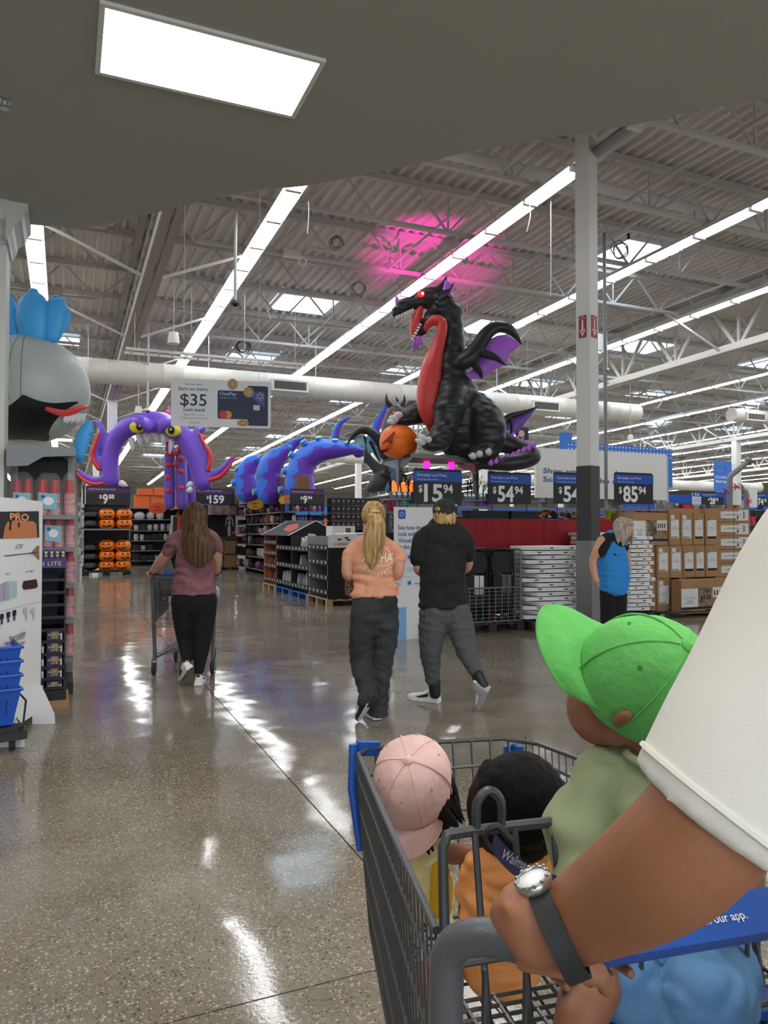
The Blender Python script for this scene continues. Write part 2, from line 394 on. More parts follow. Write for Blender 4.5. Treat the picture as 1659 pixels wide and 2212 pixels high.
# main column near the tables, rotated corner to the camera
P = W(1271, 1145, 10.6); P.z = 0
cr = Matrix.Rotation(R(20), 3, 'Z'); cs = .225
co = MB().box((P.x, P.y, 4.0), (cs, cs, 7.6), cr).build('column', colm); tag(co, kind='structure')
z1 = W(1271, 1007, 10.6).z; z2 = W(1271, 1168, 10.6).z
MB().box((P.x, P.y, (z1 + z2) / 2), (cs + .012, cs + .012, z1 - z2), cr).build('painted_band', M('charcoal_paint', (66, 66, 66), rough=.6), co)
dp = mat('diamond_plate', lin(150, 150, 152), .28, .9, bump=.6, bscale=60)
MB().box((P.x, P.y, z2 / 2), (cs + .03, cs + .03, z2), cr).build('diamond_plate', dp, co)
for s in (-1, 1):
    pp = W(1255 if s < 0 else 1281, 707, 10.6)
    nx = cr @ Vector((-1 if s < 0 else 0, 0 if s < 0 else -1, 0)); xx = Vector((0, 0, 1)).cross(nx)
    cc = Vector((P.x, P.y, W(1271, 706, 10.6).z)) + nx * (cs / 2)
    f = Fr(cc, xx); hw = .062 if s < 0 else .075
    sg = MB(); sg.prism([(-hw, -.16), (hw, -.16), (hw, .16), (-hw, .16)], f, .0, .006)
    so = sg.build('fire_extinguisher_sign', M('sign_red', (168, 26, 48), rough=.5)); tag(so, 'red fire extinguisher sign with white arrow, ' + ('on the narrow face of the white column' if s < 0 else 'on the broad face of the white column'), 'sign')
    ar = MB(); rect(ar, f, -.014, -.06, .014, .09, .009); poly(ar, f, [(-hw * .75, -.05), (0, -.145), (hw * .75, -.05), (hw * .5, -.035), (0, -.1), (-hw * .5, -.035)], .009)
    text(ar, 'FIRE', f, 0, .13, .016, align='c', z=.009); text(ar, 'EXTINGUISHER', f, 0, .105, .012, w=hw * 1.7, align='c', z=.009); ar.build('arrow_print', M('print_white', (240, 240, 240), rough=.6), so, recalc=False)
# low soffit over the entrance with its wavy edge
soff = M('soffit_grey', (168, 167, 157), rough=.85)
ed = [(-.78, 7.5), (-.37, 7.42), (-.14, 7.37), (.13, 7.3), (.39, 7.03), (.68, 6.72), (1.08, 6.25), (1.43, 5.91), (1.73, 5.71), (2.02, 5.43), (2.43, 5.01), (2.67, 4.73), (2.92, 4.49), (3.26, 4.19), (3.56, 3.93), (3.81, 3.64), (4.14, 3.34), (4.39, 3.08)]
ed = cat(ed, 3); ed = [(-9, 8.2), (-3, 7.8)] + ed + [(6, 1.5), (9, -1.5), (9, YW0), (-9, YW0)]
f0 = Fr((0, 0, 4.2), (1, 0, 0), (0, 1, 0))
# panel lamp opening
lx0, lx1, ly0, ly1 = .17, 1.36, 4.12, 4.72
so = MB().prism(list(reversed(ed)), f0, 0, .9).build('ceiling_soffit', soff, base=False); tag(so, kind='structure')
tw_ = M('trim_white', (225, 225, 220), rough=.5); pg_ = M('panel_glow', (255, 255, 255), emit=lin(255, 253, 250), estr=PANEL)
def panel(x0, y0, label):
    x1, y1 = x0 + 1.19, y0 + .6; p_ = empty('panel_light', (x0, y0, 4.17), 0, label, 'ceiling light')
    tr = MB()
    for a, b in (((x0 - .03, y0 - .03), (x1 + .03, y0)), ((x0 - .03, y1), (x1 + .03, y1 + .03)), ((x0 - .03, y0), (x0, y1)), ((x1, y0), (x1 + .03, y1))): tr.bx((a[0], a[1], 4.18), (b[0], b[1], 4.201))
    tr.build('frame', tw_, p_); MB().bx((x0, y0, 4.19), (x1, y1, 4.201)).build('diffuser', pg_, p_)
panel(lx0, ly0, 'recessed rectangular white panel light in the grey soffit, nearest its wavy edge')
for k, (x, y) in enumerate(((-2.4, 1.6), (.17, .9), (2.5, .9), (-2.4, -1.8), (.17, -1.8), (2.5, -1.8), (4.9, -.9), (.17, -4.6), (2.5, -4.6))):  # unseen panels added behind the camera to brighten the cart and children
    panel(x, y, 'added unseen panel light brightening the cart group, in the entrance soffit'); 
for o in COL.objects:
    if o.name.startswith('panel_light.'): o['group'] = 'added unseen fill panels'
# pilaster and crown moulding where the soffit meets the wall
pe = W(11, 800, 6.35); px_, py_ = pe.x, pe.y
pil = MB().bx((px_ - 1.6, py_, 0), (px_, py_ + .45, 4.2)).build('wall_pilaster', M('pilaster_white', (205, 206, 200), rough=.6)); tag(pil, kind='structure')
cm = MB(); prof = [(0, -.33), (.02, -.33), (.025, -.3), (.05, -.26), (.06, -.2), (.1, -.16), (.12, -.15), (.14, -.08), (.17, -.05), (.17, .03), (0, .03)]
cm.prism(prof, Fr((px_, py_ + .45, 4.2), (1, 0, 0)), 0, .6)
cm.prism([(-a, b) for a, b in prof], Fr((px_ + .02, py_, 4.2), (0, 1, 0)), 0, -1.75)
co2 = cm.build('trim_1', M('moulding_white', (196, 197, 192), rough=.5)); tag(co2, kind='structure')
sp = W(10, 216, (4.2 - H) * F / (1145 - 216)); sp.z = 4.2
s1 = empty('sprinkler', sp, 0, 'small steel sprinkler head on the grey soffit', 'sprinkler')
MB().lathe([(.0, 0), (.045, 0), (.045, -.012), (.02, -.015), (.015, -.04), (0, -.04)], sp, 12).build('escutcheon', M('chrome', (190, 190, 190), rough=.3, metal=.9), s1); MB().lathe([(0, -.055), (.028, -.055), (.028, -.06), (0, -.06)], sp, 12).build('deflector', M('chrome', (0, 0, 0)), s1)
# ---------------------------------------------------------------- strip lamps
lampw = M('lamp_housing', (226, 227, 226), rough=.4); glow = M('lamp_glow', (255, 255, 255), emit=lin(250, 252, 255), estr=LAMP); offl = M('lamp_off', (150, 150, 148), rough=.4)
LZ = 7.02; FL = 1.22
def lamp_parts(x, y, mh, ml):
    z0, z1 = zr(LZ, y), zr(LZ, y + FL); a = .045
    mh.bar((x, y, z0 + .06), (x, y + FL, z1 + .06), .13, .09)
    for s in (-1, 1): mh.add([(x + s * .065, y, z0 + .08), (x + s * .065, y + FL, z1 + .08), (x + s * .165, y + FL, z1 - .015), (x + s * .165, y, z0 - .015)], [(0, 1, 2, 3)])
    mh.bx((x - .125, y - .04, z0 - .058), (x + .125, y + .04, z0 + .03))
    n = 6; rg = []
    for yy, zz in ((y + a, z0), (y + FL - a, z1)): rg.append([(x + .105 * math.cos(math.pi + math.pi * k / n), yy, zz + .01 + .05 * math.sin(math.pi + math.pi * k / n)) for k in range(n + 1)])
    ml.add(rg[0] + rg[1], [(k, k + 1, n + 2 + k, n + 1 + k) for k in range(n)])
allL = []
for k in range(-3, 18):
    x = [-.56, 3.26, 7.0, 10.65, 14.32][k] if 0 <= k < 5 else (-.56 + 3.66 * k if k < 0 else 14.32 + 3.64 * (k - 4))
    y = {-3: 9, -2: 9, -1: 9, 0: 8.6, 1: 7.5, 2: 6.49}.get(k, 4.0)
    while y < 70: allL.append((k, x, y)); y += FL
def vis(t):
    u, v, d = proj((t[1], t[2] + .6, zr(LZ, t[2])))
    if d < 3 or not (-60 < u < 1720 and -20 < v < 1300): return None
    p = onZ(u, v, 4.2)
    s = [e for e in ed if True]
    lim = 999
    for (xa, ya), (xb, yb) in zip(ed[:-1], ed[1:]):
        if xb > xa and xa <= p.x <= xb: lim = ya + (yb - ya) * (p.x - xa) / (xb - xa)
    if v < 520 and p.y < lim - .3: return None
    return d
seen = sorted([(vis(t), t) for t in allL if vis(t) is not None], key=lambda q: q[0]); near = [t for d, t in seen[:285]]
ns = set(near); lp0 = None
RN = ['by the white pilaster', 'above the hanging bank card sign', 'above the black dragon', 'above the stacked tables', 'beyond the white column']
for k, x, y in near:
    off = (k == 2 and y < 8.0)
    mh, ml = MB(), MB()
    if lp0 is None or off:
        r = empty('strip_light', (x, y, zr(LZ, y))); lamp_parts(x, y, mh, ml); mh.build('housing', lampw, r, recalc=False); ml.build('lens', offl if off else glow, r, recalc=False)
        if not off: lp0 = r
    else:
        r = copy_tree(lp0); r.location = (x, y, zr(LZ, y))
    if off: tag(r, 'unlit end of a ceiling strip light beside the white column', 'ceiling light', 'unlit strip lights')
    elif k < 5: tag(r, 'white strip light in the ceiling row ' + RN[k], 'ceiling light', 'strip lights of the row ' + RN[k])
    else: tag(r, 'white strip light in the far ceiling rows past the aisle signs', 'ceiling light', 'strip lights of the far rows')
mh, ml = MB(), MB()
for t in allL:
    if t in ns or (t[0] == 2 and t[2] < 8.2): continue
    lamp_parts(t[1], t[2], mh, ml)
rest = mh.build('strip_light_rows', lampw, recalc=False); tag(rest, 'remaining far rows of white ceiling strip lights', 'ceiling light', kind='stuff'); g_ = ml.build('lens', glow, rest, recalc=False); g_['kind'] = 'stuff'
# magenta stage lamp by the inflatables throws a glow on the roof
tp = onR(955, 560, DZ); sp_ = Vector((tp.x - .8, tp.y - 1.0, 5.4))
# ================================================================ near: shopping cart with children, adult pushing
def PL(lat, dp, z): v = VR * lat + VF * dp; return Vector((v.x, v.y, z))
wire = M('cart_wire', (92, 93, 94), rough=.38, metal=.55); cgrey = M('cart_grey', (96, 99, 103), rough=.4, metal=.2, bump=.1, bscale=300); cblue = M('cart_blue', (24, 84, 176), rough=.4); rubber = M('rubber_dark', (38, 38, 40), rough=.6)
pwhite = M('print_white', (240, 240, 240), rough=.6)
class Cart:
    def __init__(s, ox, oy, ang, label):
        A = VF * math.cos(ang) - VR * math.sin(ang); S = VR * math.cos(ang) + VF * math.sin(ang)
        s.o = Vector((ox, oy, 0)); s.S = S; s.A = A
        s.root = empty('shopping_cart', s.o, 0, label, 'shopping cart')
    def p(s, x, y, z): q = s.o + s.S * x + s.A * y; q.z = z; return q
def build_cart(c, fine=True):
    LY = .84
    def hw(y, t):  # half width at depth y, t=1 rim .. 0 bottom
        return .302 - .094 * y / LY - .018 * (1 - t)
    def zt(y): return .97 - .04 * y / LY
    def zb(y): return .47 + .1 * y / LY
    def side(sx, y, t):
        yy = min(y, LY - .07 * (1 - t)); z = zb(y) + (zt(y) - zb(y)) * t; return c.p(sx * hw(y, t), yy if y > LY - .001 else y * (LY - .07 * (1 - t)) / LY, z)
    r0 = .0032
    for sx in (-1, 1):
        m = MB()
        for t in (0, .22, .45, .68, .88): m.tube([side(sx, y, t) for y in (0, LY * .5, LY)], r0 * 1.25, 6)
        nv = 32 if fine else 16
        for i in range(nv + 1):
            y = LY * i / nv; m.tube([side(sx, y, t) for t in (0, .5, 1)], r0 * .6, 5)
        m.build('basket_side', wire, c.root, True)
    m = MB(); nf = 9
    for i in range(nf + 1):
        f = -1 + 2 * i / nf; m.tube([c.p(f * hw(LY, t), LY - .07 * (1 - t), zb(LY) + (zt(LY) - zb(LY)) * t) for t in (0, .5, 1)], r0, 5)
    for t in (0, .3, .6, .85): m.tube([side(-1, LY, t), side(1, LY, t)], r0 * 1.2, 6)
    m.build('basket_front', wire, c.root, True)
    m = MB()
    for i in range(13):
        y = LY * i / 12; m.tube([side(-1, y, 0), side(1, y, 0)], r0, 5)
    for i in range(1, 12):
        f = -1 + i / 6; m.tube([c.p(f * hw(0, 0), 0, zb(0)), c.p(f * hw(LY, 0), LY - .1, zb(LY))], r0, 5)
    m.build('basket_floor', wire, c.root, True)
    rim = [side(-1, .02, 1), side(-1, LY * .5, 1), c.p(-hw(LY, 1), LY - .03, zt(LY)), c.p(-hw(LY, 1) + .03, LY, zt(LY)), c.p(0, LY + .012, zt(LY)), c.p(hw(LY, 1) - .06, LY, zt(LY)), c.p(hw(LY, 1), LY - .06, zt(LY)), side(1, LY * .5, 1), side(1, .02, 1)]
    MB().tube(rim, .0052, 8).build('rim', wire, c.root, True)
    for sx in (-1, 1):
        b = MB(); xx = sx * hw(LY, 1)
        if sx > 0:
            b.bar(c.p(xx - .055, LY + .006, zt(LY) - .03), c.p(xx - .012, LY - .004, zt(LY) - .03), .016, .022); b.ball(c.p(xx - .034, LY - .006, zt(LY) - .018), .008, 8); b.build('corner_bumper', cblue, c.root, 50); continue
        b.bar(c.p(xx - sx * .005, LY + .002, zt(LY) + .004), c.p(xx - sx * .055, LY + .008, zt(LY) - .002), .02, .03)
        b.tube([c.p(xx + sx * .004, LY - .002, zt(LY) + .014), c.p(xx + sx * .006, LY - .008, .85), c.p(xx - sx * .006, LY - .03, .72)], [(.008, .011), (.008, .013), (.006, .009)], 8)
        b.build('corner_bumper', cblue, c.root, 50)
    # uprights bending into the handle
    for sx in (-1, 1):
        m = MB(); m.tube([Vector(q) for q in cat([tuple(c.p(sx * x, y, z)) for x, y, z in ((.285, .06, .3), (.292, .03, .6), (.296, 0, .9), (.294, -.012, .965), (.27, -.045, .992), (.235, -.075, .995), (.2, -.09, .993), (.17, -.093, .993))], 4)], .019, 12)
        m.build('handle_arm', cgrey, c.root, True)
    g = MB(); g.tube([c.p(-.18, -.0925, .993), c.p(.18, -.0925, .993)], .0205, 14); gp = g.build('handle_grip', cblue, c.root, 50)
    f = Fr(c.p(-.18, -.0925, .993), c.S, (c.A * .45 + VZ * .9)); f = Fr(c.p(-.18, -.0925, .993), c.S, c.A * .8 + VZ * .62)
    if fine:
        pl = MB(); pl.prism([(-.0, -.022), (.36, -.022), (.36, .022), (0, .022)], f, .012, .023); po = pl.build('grip_face', cblue, gp)
        t = MB(); text(t, 'Search, scan & more with our app.', f, .012, -.006, .0085, z=.0238, bold=.012); q = .285; rect(t, f, q, -.014, q + .014, -.0125, .0238); rect(t, f, q, .0125, q + .014, .014, .0238); rect(t, f, q, -.014, q + .0015, .014, .0238); rect(t, f, q + .0125, -.014, q + .014, .014, .0238)
        t.build('lettering', pwhite, gp, recalc=False)
    m = MB()                                                           # rear gate
    for i in range(11): x = -.25 + .05 * i; m.tube([c.p(x, .02, .52), c.p(x, .0, .93)], r0, 5)
    for z in (.55, .7, .82, .93): m.tube([c.p(-.27, .015, z), c.p(.27, .015, z)], r0 * 1.2, 6)
    m.build('rear_gate', wire, c.root, True)
    # child seat: back frame with hoop, seat grid, blue flap
    m = MB(); bt = 1.0
    m.tube([Vector(q) for q in cat([tuple(c.p(x, y, z)) for x, y, z in ((-.245, .13, .7), (-.235, .18, .95), (-.228, .19, .992), (-.2, .195, 1.0), (0, .195, 1.0), (.2, .195, 1.0), (.228, .19, .992), (.235, .18, .95), (.245, .13, .7))], 4)], .0075, 8)
    for x in (-.185, -.125, -.065, 0, .065, .125, .185): m.tube([c.p(x, .13, .7), c.p(x, .19, 1.0)], .0048, 6)
    for x0 in (-.18, .14):
        m.tube([Vector(q) for q in cat([tuple(c.p(x0 + a, .195, 1.0 + b)) for a, b in ((0, 0), (0, .035), (.012, .052), (.025, .052), (.037, .035), (.037, 0))], 3)], .0065, 8)
    m.build('child_seat_back', M('seat_tube', (74, 76, 79), rough=.4, metal=.3), c.root, True)
    m = MB()
    for i in range(10): y = .005 + .02 * i; m.tube([c.p(-.25, y, .775), c.p(.25, y, .775)], r0 * .9, 5)
    for i in range(12): x = -.25 + .5 * i / 11; m.tube([c.p(x, 0, .775), c.p(x, .19, .775)], r0 * .9, 5)
    m.build('child_seat', wire, c.root, True)
    MB().box(c.p(.07, .12, .785), (.26, .16, .012), Matrix.Rotation(math.atan2(c.S.y, c.S.x), 3, 'Z')).build('seat_flap', cblue, c.root)
    # chassis, tray, casters
    m = MB()
    for sx in (-1, 1):
        m.tube([c.p(sx * .285, .06, .3), c.p(sx * .275, .1, .16), c.p(sx * .2, .8, .15)], .014, 8); m.tube([c.p(sx * .29, .03, .55), c.p(sx * .285, .06, .3), c.p(sx * .28, .02, .14)], .015, 8)
    m.build('chassis', cgrey, c.root, True)
    m = MB()
    for i in range(12): f = -1 + 2 * i / 11; m.tube([c.p(f * .26, .1, .2), c.p(f * .2, .8, .22)], r0, 5)
    for i in range(7): y = .1 + .7 * i / 6; m.tube([c.p(-.27 + .01 * i, y, .2 + .003 * i), c.p(.27 - .01 * i, y, .2 + .003 * i)], r0 * 1.3, 5)
    m.build('lower_tray', wire, c.root, True)
    for x, y in ((-.28, .02), (.28, .02), (-.2, .78), (.2, .78)):
        wv = MB(); wv.lathe([(0, -.016), (.055, -.016), (.0625, -.008), (.0625, .008), (.055, .016), (0, .016)], c.p(x, y, .0625), 20, Matrix((c.A, VZ, c.S)).transposed())
        wo = wv.build('wheel', rubber, c.root, 50); fk = MB()
        for q in (-.022, .022): fk.bar(c.p(x + q, y, .0625), c.p(x + q, y + .01, .15), .004, .03)
        fk.bar(c.p(x - .024, y + .01, .15), c.p(x + .024, y + .01, .15), .03, .006); fk.lathe([(0, -.026), (.014, -.026), (.014, .026), (0, .026)], c.p(x, y, .0625), 10, Matrix((c.A, VZ, c.S)).transposed()); fk.build('fork', cgrey, wo)
    return side
cp = PL(.354, .904, 0); CART = Cart(cp.x, cp.y, R(15), 'grey wire shopping cart with blue corner bumpers, carrying three children'); build_cart(CART)
# webbing belt of the child seat
bl = MB(); bp_ = [(1068, 1797), (1095, 1830), (1130, 1860), (1165, 1880), (1200, 1893), (1250, 1905)]
q = cat(bp_, 3); fr_p = [W(u, v, .985) for u, v in q]; low = [W(u - 6, v + 42, .985) for u, v in q]
n = len(q); bl.add(fr_p + low, [(i, i + 1, n + i + 1, n + i) for i in range(n - 1)]); bl.add([p + FW * .003 for p in fr_p + low], [(i, i + 1, n + i + 1, n + i) for i in range(n - 1)])
bo = bl.build('seat_belt', M('belt_navy', (62, 60, 92), rough=.7, bump=.2, bscale=400), CART.root, recalc=False)
fb = Fr(W(1080, 1837, .982), W(1190, 1897, .982) - W(1080, 1837, .982), (W(1080, 1837, .982) - W(1066, 1862, .982)))
t = MB(); pxm = .982 / F
text(t, 'Walmart', fb, 6 * pxm, -12 * pxm, 21 * pxm, w=74 * pxm, z=.002, bold=.012); spark(t, fb, 102 * pxm, -1 * pxm, 13 * pxm, .002); t.build('lettering', M('belt_print', (178, 178, 190), rough=.7), bo, recalc=False)
k = MB(); k.tube([W(u, v, .985) for u, v in cat([(1058, 1792), (1048, 1800), (1052, 1822), (1066, 1838)], 3)], .004, 6); k.tube([W(u, v, .98) for u, v in cat([(1055, 1790), (1075, 1785), (1090, 1800), (1105, 1816)], 3)], .005, 6); k.build('belt_loop', rubber, bo, True)
# ---------------------------------------------------------------- people helpers
def vdir(r, u, t): return (RT * r + UP * u - FW * t).normalized()
def ball_cap(root, c, upv, frv, a, b, h, mat_, eyelet, brim_len, brim_drop=.25, name='cap', dome=1.9):
    U = upv.normalized(); Fv = (frv - U * frv.dot(U)).normalized(); S = U.cross(Fv); m = MB(); n = 36; rings = []
    nr = 10
    for i in range(nr + 1):
        th = R(4) + (R(104) - R(4)) * i / nr; st, ct = math.sin(th) ** .9, math.cos(th); rg = []
        for k in range(n):
            ph = 2 * math.pi * k / n; rr = 1 + .012 * math.cos(6 * ph) * math.sin(th)
            x = a * st * math.cos(ph) * rr; y = b * st * math.sin(ph) * rr; z = h * ct
            if i > nr - 2: x *= .99; y *= .99
            z += .006 * math.sin(3 * ph + 1) * st * (1 if i > 4 else .3)
            rg.append(c + Fv * x + S * y + U * z)
        rings.append(rg)
    m.rings(rings, cap=False)
    top = [p + (c - p) * .0 for p in rings[0]]; m.add(top, [tuple(range(n))])
    co = m.build(name, mat_, root, True)
    s = MB()
    for k in range(6):
        ph = math.pi * k / 3 + math.pi / 6
        pts = [c + Fv * (a * 1.005 * math.sin(th) ** .9 * math.cos(ph)) + S * (b * 1.005 * math.sin(th) ** .9 * math.sin(ph)) + U * (h * 1.005 * math.cos(th)) for th in [R(6 + 96 * j / 10) for j in range(11)]]
        s.tube(pts, .0016, 5)
    s.build('seam', mat_, co, True)
    bt = MB(); bt.lathe([(0, .007), (.006, .006), (.0105, .002), (.011, -.002), (0, -.002)], c + U * h, 12, Matrix((Fv, S, U)).transposed()); bt.build('button', mat_, co, True)
    for k in range(6):
        ph = math.pi * k / 3; th = R(46); p = c + Fv * (a * math.sin(th) ** .9 * math.cos(ph)) + S * (b * math.sin(th) ** .9 * math.sin(ph)) + U * (h * math.cos(th)); nn = (p - c).normalized()
        e = MB(); e.lathe([(.0012, .001), (.0028, .0015), (.0034, -.001), (.0012, -.001)], p + nn * .001, 8, Matrix((nn.cross(U).normalized(), nn.cross(nn.cross(U)).normalized(), nn)).transposed()); e.build('eyelet', eyelet, co, True)
    br = MB(); nb = 18; nrw = 6; zt_ = h * math.cos(R(98)); TOP = []; BOT = []
    for j in range(nrw + 1):
        f = j / nrw; r1, r2 = [], []
        for k in range(nb + 1):
            ph = R(-68) + R(136) * k / nb; ex = brim_len * math.cos(ph * .92) ** .65 * f
            x = (a + 0) * math.cos(ph) * .985 + ex; y = b * math.sin(ph) * .99 * (1 - .05 * f)
            z = zt_ + .004 - brim_drop * ex * .35 - (y / b) ** 2 * .022 * (.35 + f)
            p = c + Fv * x + S * y + U * z; r1.append(p + U * .0015); r2.append(p - U * .0015)
        TOP.append(r1); BOT.append(r2)
    for G in (TOP, BOT):
        br.add([p for r in G for p in r], [(j * (nb + 1) + k, j * (nb + 1) + k + 1, (j + 1) * (nb + 1) + k + 1, (j + 1) * (nb + 1) + k) for j in range(nrw) for k in range(nb)])
    edge = TOP[-1] + list(reversed(BOT[-1])); br.tube([(a_ + b_) / 2 for a_, b_ in zip(TOP[-1], BOT[-1])], .0022, 6)
    br.build('brim', mat_, co, True); return co
def wr(scale, amp): return lambda co: noise.noise(co * scale) * amp + noise.noise(co * scale * 2.3 + Vector((3, 1, 2))) * amp * .5
def fold(scale, amp, st=(1, 1, 2.5)): return lambda co: (abs(noise.noise(Vector((co.x * st[0], co.y * st[1], co.z * st[2])) * scale)) - .2) * amp
skinA = M('skin_tan', (158, 106, 76), rough=.5, var=.05, vscale=14, bump=.05, bscale=200); skinK = M('skin_child', (150, 100, 74), rough=.5, var=.06, vscale=14)
hairB = M('hair_black', (20, 18, 17), rough=.6, spec=.1, bump=.2, bscale=60, stretch=(1, 1, .12)); eyem = M('eye_white', (225, 222, 216), rough=.3); irism = M('iris_dark', (30, 22, 18), rough=.2); lipm = M('lip_rose', (160, 92, 84), rough=.5)
def head_shape(m, c, U, Fv, s, jaw=.8):
    """skull, jaw, nose, ears around centre c; s = head height"""
    S = U.cross(Fv); mx = Matrix((Fv, S, U)).transposed()
    m.ball(c + U * .08 * s, (.42 * s, .345 * s, .42 * s), 18, mx); m.ball(c - U * .2 * s + Fv * .1 * s, (.31 * s, .27 * s * jaw / .8, .3 * s), 16, mx)
    m.ball(c - U * .06 * s + Fv * .4 * s, (.075 * s, .05 * s, .085 * s), 8, mx); m.ball(c + U * .0 * s + Fv * .385 * s, (.04 * s, .04 * s, .1 * s), 8, mx)
    for q in (-1, 1): m.ball(c - U * .03 * s - Fv * .02 * s + S * q * .345 * s, (.075 * s, .03 * s, .12 * s), 8, mx)
def face_bits(root, c, U, Fv, s):
    S = U.cross(Fv)
    for q in (-1, 1):
        p = c + U * .02 * s + Fv * .37 * s + S * q * .14 * s
        e = MB(); e.ball(p, .05 * s, 8); eo = e.build('eye', eyem, root, True); i = MB(); i.ball(p + Fv * .028 * s, .028 * s, 8); i.build('iris', irism, eo, True)
    l = MB(); l.ball(c - U * .25 * s + Fv * .375 * s, (.04 * s, .09 * s, .025 * s), 8, Matrix((Fv, S, U)).transposed()); l.build('lips', lipm, root, True)
# ---------------------------------------------------------------- child in pink cap
k1 = empty('person', PL(.03, 1.52, .6), 0, 'child in a faded pink baseball cap and pale yellow T-shirt, sitting in the cart', 'person')
D1 = 1.56; b = MB(); hU, hF = vdir(-.12, .7, .7), vdir(-.25, -.62, .75); hF = (hF - hU * hF.dot(hU)).normalized(); hc = W(892, 1696, D1)
head_shape(b, hc, hU, hF, .19)
swell(b, [(905, 1770, 30), (915, 1830, 36)], D1, rd=1); swell(b, [(912, 1835, 44), (920, 1900, 48), (922, 1990, 52), (922, 2070, 54)], D1, rd=.7)
swell(b, [(958, 1850, 24, -.02), (985, 1842, 21, -.04), (1012, 1846, 19, -.06), (1030, 1850, 16, -.08)], D1)
swell(b, [(874, 1850, 17, -.03), (868, 1920, 16, -.06), (890, 1990, 14, -.12)], D1)
for x in (0, 1): swell(b, [(918 + 26 * x, 2070, 32, -.02), (925 + 40 * x, 2095, 32, -.14), (930 + 36 * x, 2120, 28, -.26), (935 + 30 * x, 2170, 22, -.28)], D1)
bo = fuse(b, 'body', skinK, k1, .0065, 4); face_bits(bo, hc, hU, hF, .19)
sh = MB(); swell(sh, [(915, 1812, 34), (911, 1838, 55), (914, 1900, 60), (918, 1980, 62), (920, 2040, 63)], D1, rd=.85, rnd=(False, True))
swell(sh, [(940, 1836, 30, -.01), (966, 1850, 27, -.025)], D1); swell(sh, [(880, 1842, 25, -.03), (870, 1895, 23, -.05)], D1)
fuse(sh, 'shirt', M('tee_yellow', (236, 224, 164), rough=.85, bump=.15, bscale=300), k1, .006, 4, disp=fold(14, .012))
pn = MB(); fp = [(945, 1850), (968, 1880), (985, 1930), (988, 1970), (965, 2000), (935, 1985), (915, 1950), (925, 1890)]
# large faded print panel on the shirt (plain)
pn = MB(); swell(pn, [(948, 1868, 16, -.05), (954, 1910, 24, -.055), (952, 1965, 24, -.055)], D1, rd=.3); pn.build('shirt_print', M('print_yellow', (222, 178, 30), rough=.85), k1, True)
st = MB()
for q in range(2): swell(st, [(922 + 26 * q, 2020 + 6 * q, 42, -.03), (925 + 40 * q, 2075, 39, -.12), (930 + 36 * q, 2105, 34, -.2)], D1)
def blot():
    m = mat('short_print', lin(28, 28, 46), .85); nt = m.node_tree; N = nt.nodes.new; vo = N('ShaderNodeTexVoronoi'); vo.inputs['Scale'].default_value = 55; vo.feature = 'DISTANCE_TO_EDGE'; tc = N('ShaderNodeTexCoord'); nt.links.new(tc.outputs['Object'], vo.inputs[0])
    r = N('ShaderNodeValToRGB'); r.color_ramp.elements[0].position = .1; r.color_ramp.elements[0].color = (.5, .5, .48, 1); r.color_ramp.elements[1].position = .16; r.color_ramp.elements[1].color = (.012, .012, .03, 1); nt.links.new(vo.outputs[0], r.inputs[0]); nt.links.new(r.outputs[0], nt.nodes['Principled BSDF'].inputs[0]); return m
fuse(st, 'shorts', blot(), k1, .007, 4)
random.seed(4); hr = MB()
mxh = Matrix((hF, hU.cross(hF), hU)).transposed(); hr.ball(hc - hF * .018 - hU * .005, (.078, .078, .088), 14, mxh)
for i in range(26):
    a = i / 25; u0 = 942 + 16 * math.sin(a * 9); v0 = 1650 + 100 * a
    hr_ = [(u0, v0, 16, -.02 - .03 * a), (u0 + 14 + 14 * random.random() - 20 * a, v0 + 50, 11, .0), (u0 + 34 - 60 * a + 12 * random.random(), v0 + 95 - 40 * a, 5.5, -.03), (u0 + 46 - 80 * a + 14 * random.random(), v0 + 120 - 55 * a, 1.6, -.04)]
    swell(hr, hr_, D1, n=7, sub=3)
for i in range(9): swell(hr, [(880 + i * 5, 1770, 12, -.03), (868 + i * 7, 1815, 9, -.05), (862 + i * 9 + 6 * random.random(), 1838 + 8 * random.random(), 2, -.06)], D1, n=7, sub=3)
[swell(hr, [(918 + i * 2, 1668 + i * 5, 13, -.03), (936 + i * 2.4, 1712 + i * 4, 12, -.05), (952 + i * 2.6, 1752 + i * 2, 8, -.06), (962 + i * 2.6 + 6 * random.random(), 1778 + i * 1.5, 1.5, -.07)], D1, n=7, sub=3) for i in range(12)]; hr.build('hair', hairB, k1, True)
pink = M('cap_pink', (222, 184, 176), rough=.9, var=.1, vscale=16, bump=.35, bscale=24)
ball_cap(k1, hc + hU * .012, hU, hF, .098, .083, .1, pink, M('eyelet_pink', (198, 150, 142), rough=.7), .052, .7)
# ---------------------------------------------------------------- child with black hair, orange shirt
D2 = 1.36; k2 = empty('person', PL(.27, 1.36, .6), 0, 'black-haired child in an orange T-shirt, sitting behind the child seat in the cart', 'person')
b = MB(); hU2, hF2 = vdir(.12, .86, .5), vdir(.25, .35, -.9); hF2 = (hF2 - hU2 * hF2.dot(hU2)).normalized(); hc2 = W(1122, 1728, D2)
head_shape(b, hc2, hU2, hF2, .185); swell(b, [(1118, 1800, 30), (1112, 1850, 36)], D2)
swell(b, [(1105, 1860, 62), (1095, 1930, 68), (1085, 2010, 68), (1085, 2075, 66)], D2, rd=.6)
for q in (-1, 1): swell(b, [(1105 + q * 72, 1872, 20, .02), (1098 + q * 90, 1950, 19, .04), (1098 + q * 86, 2010, 20, .09)], D2)
for q in (-1, 1): swell(b, [(1085 + q * 36, 2075, 44, .0), (1100 + q * 40, 2050, 38, .18), (1100 + q * 40, 2070, 30, .3)], D2)
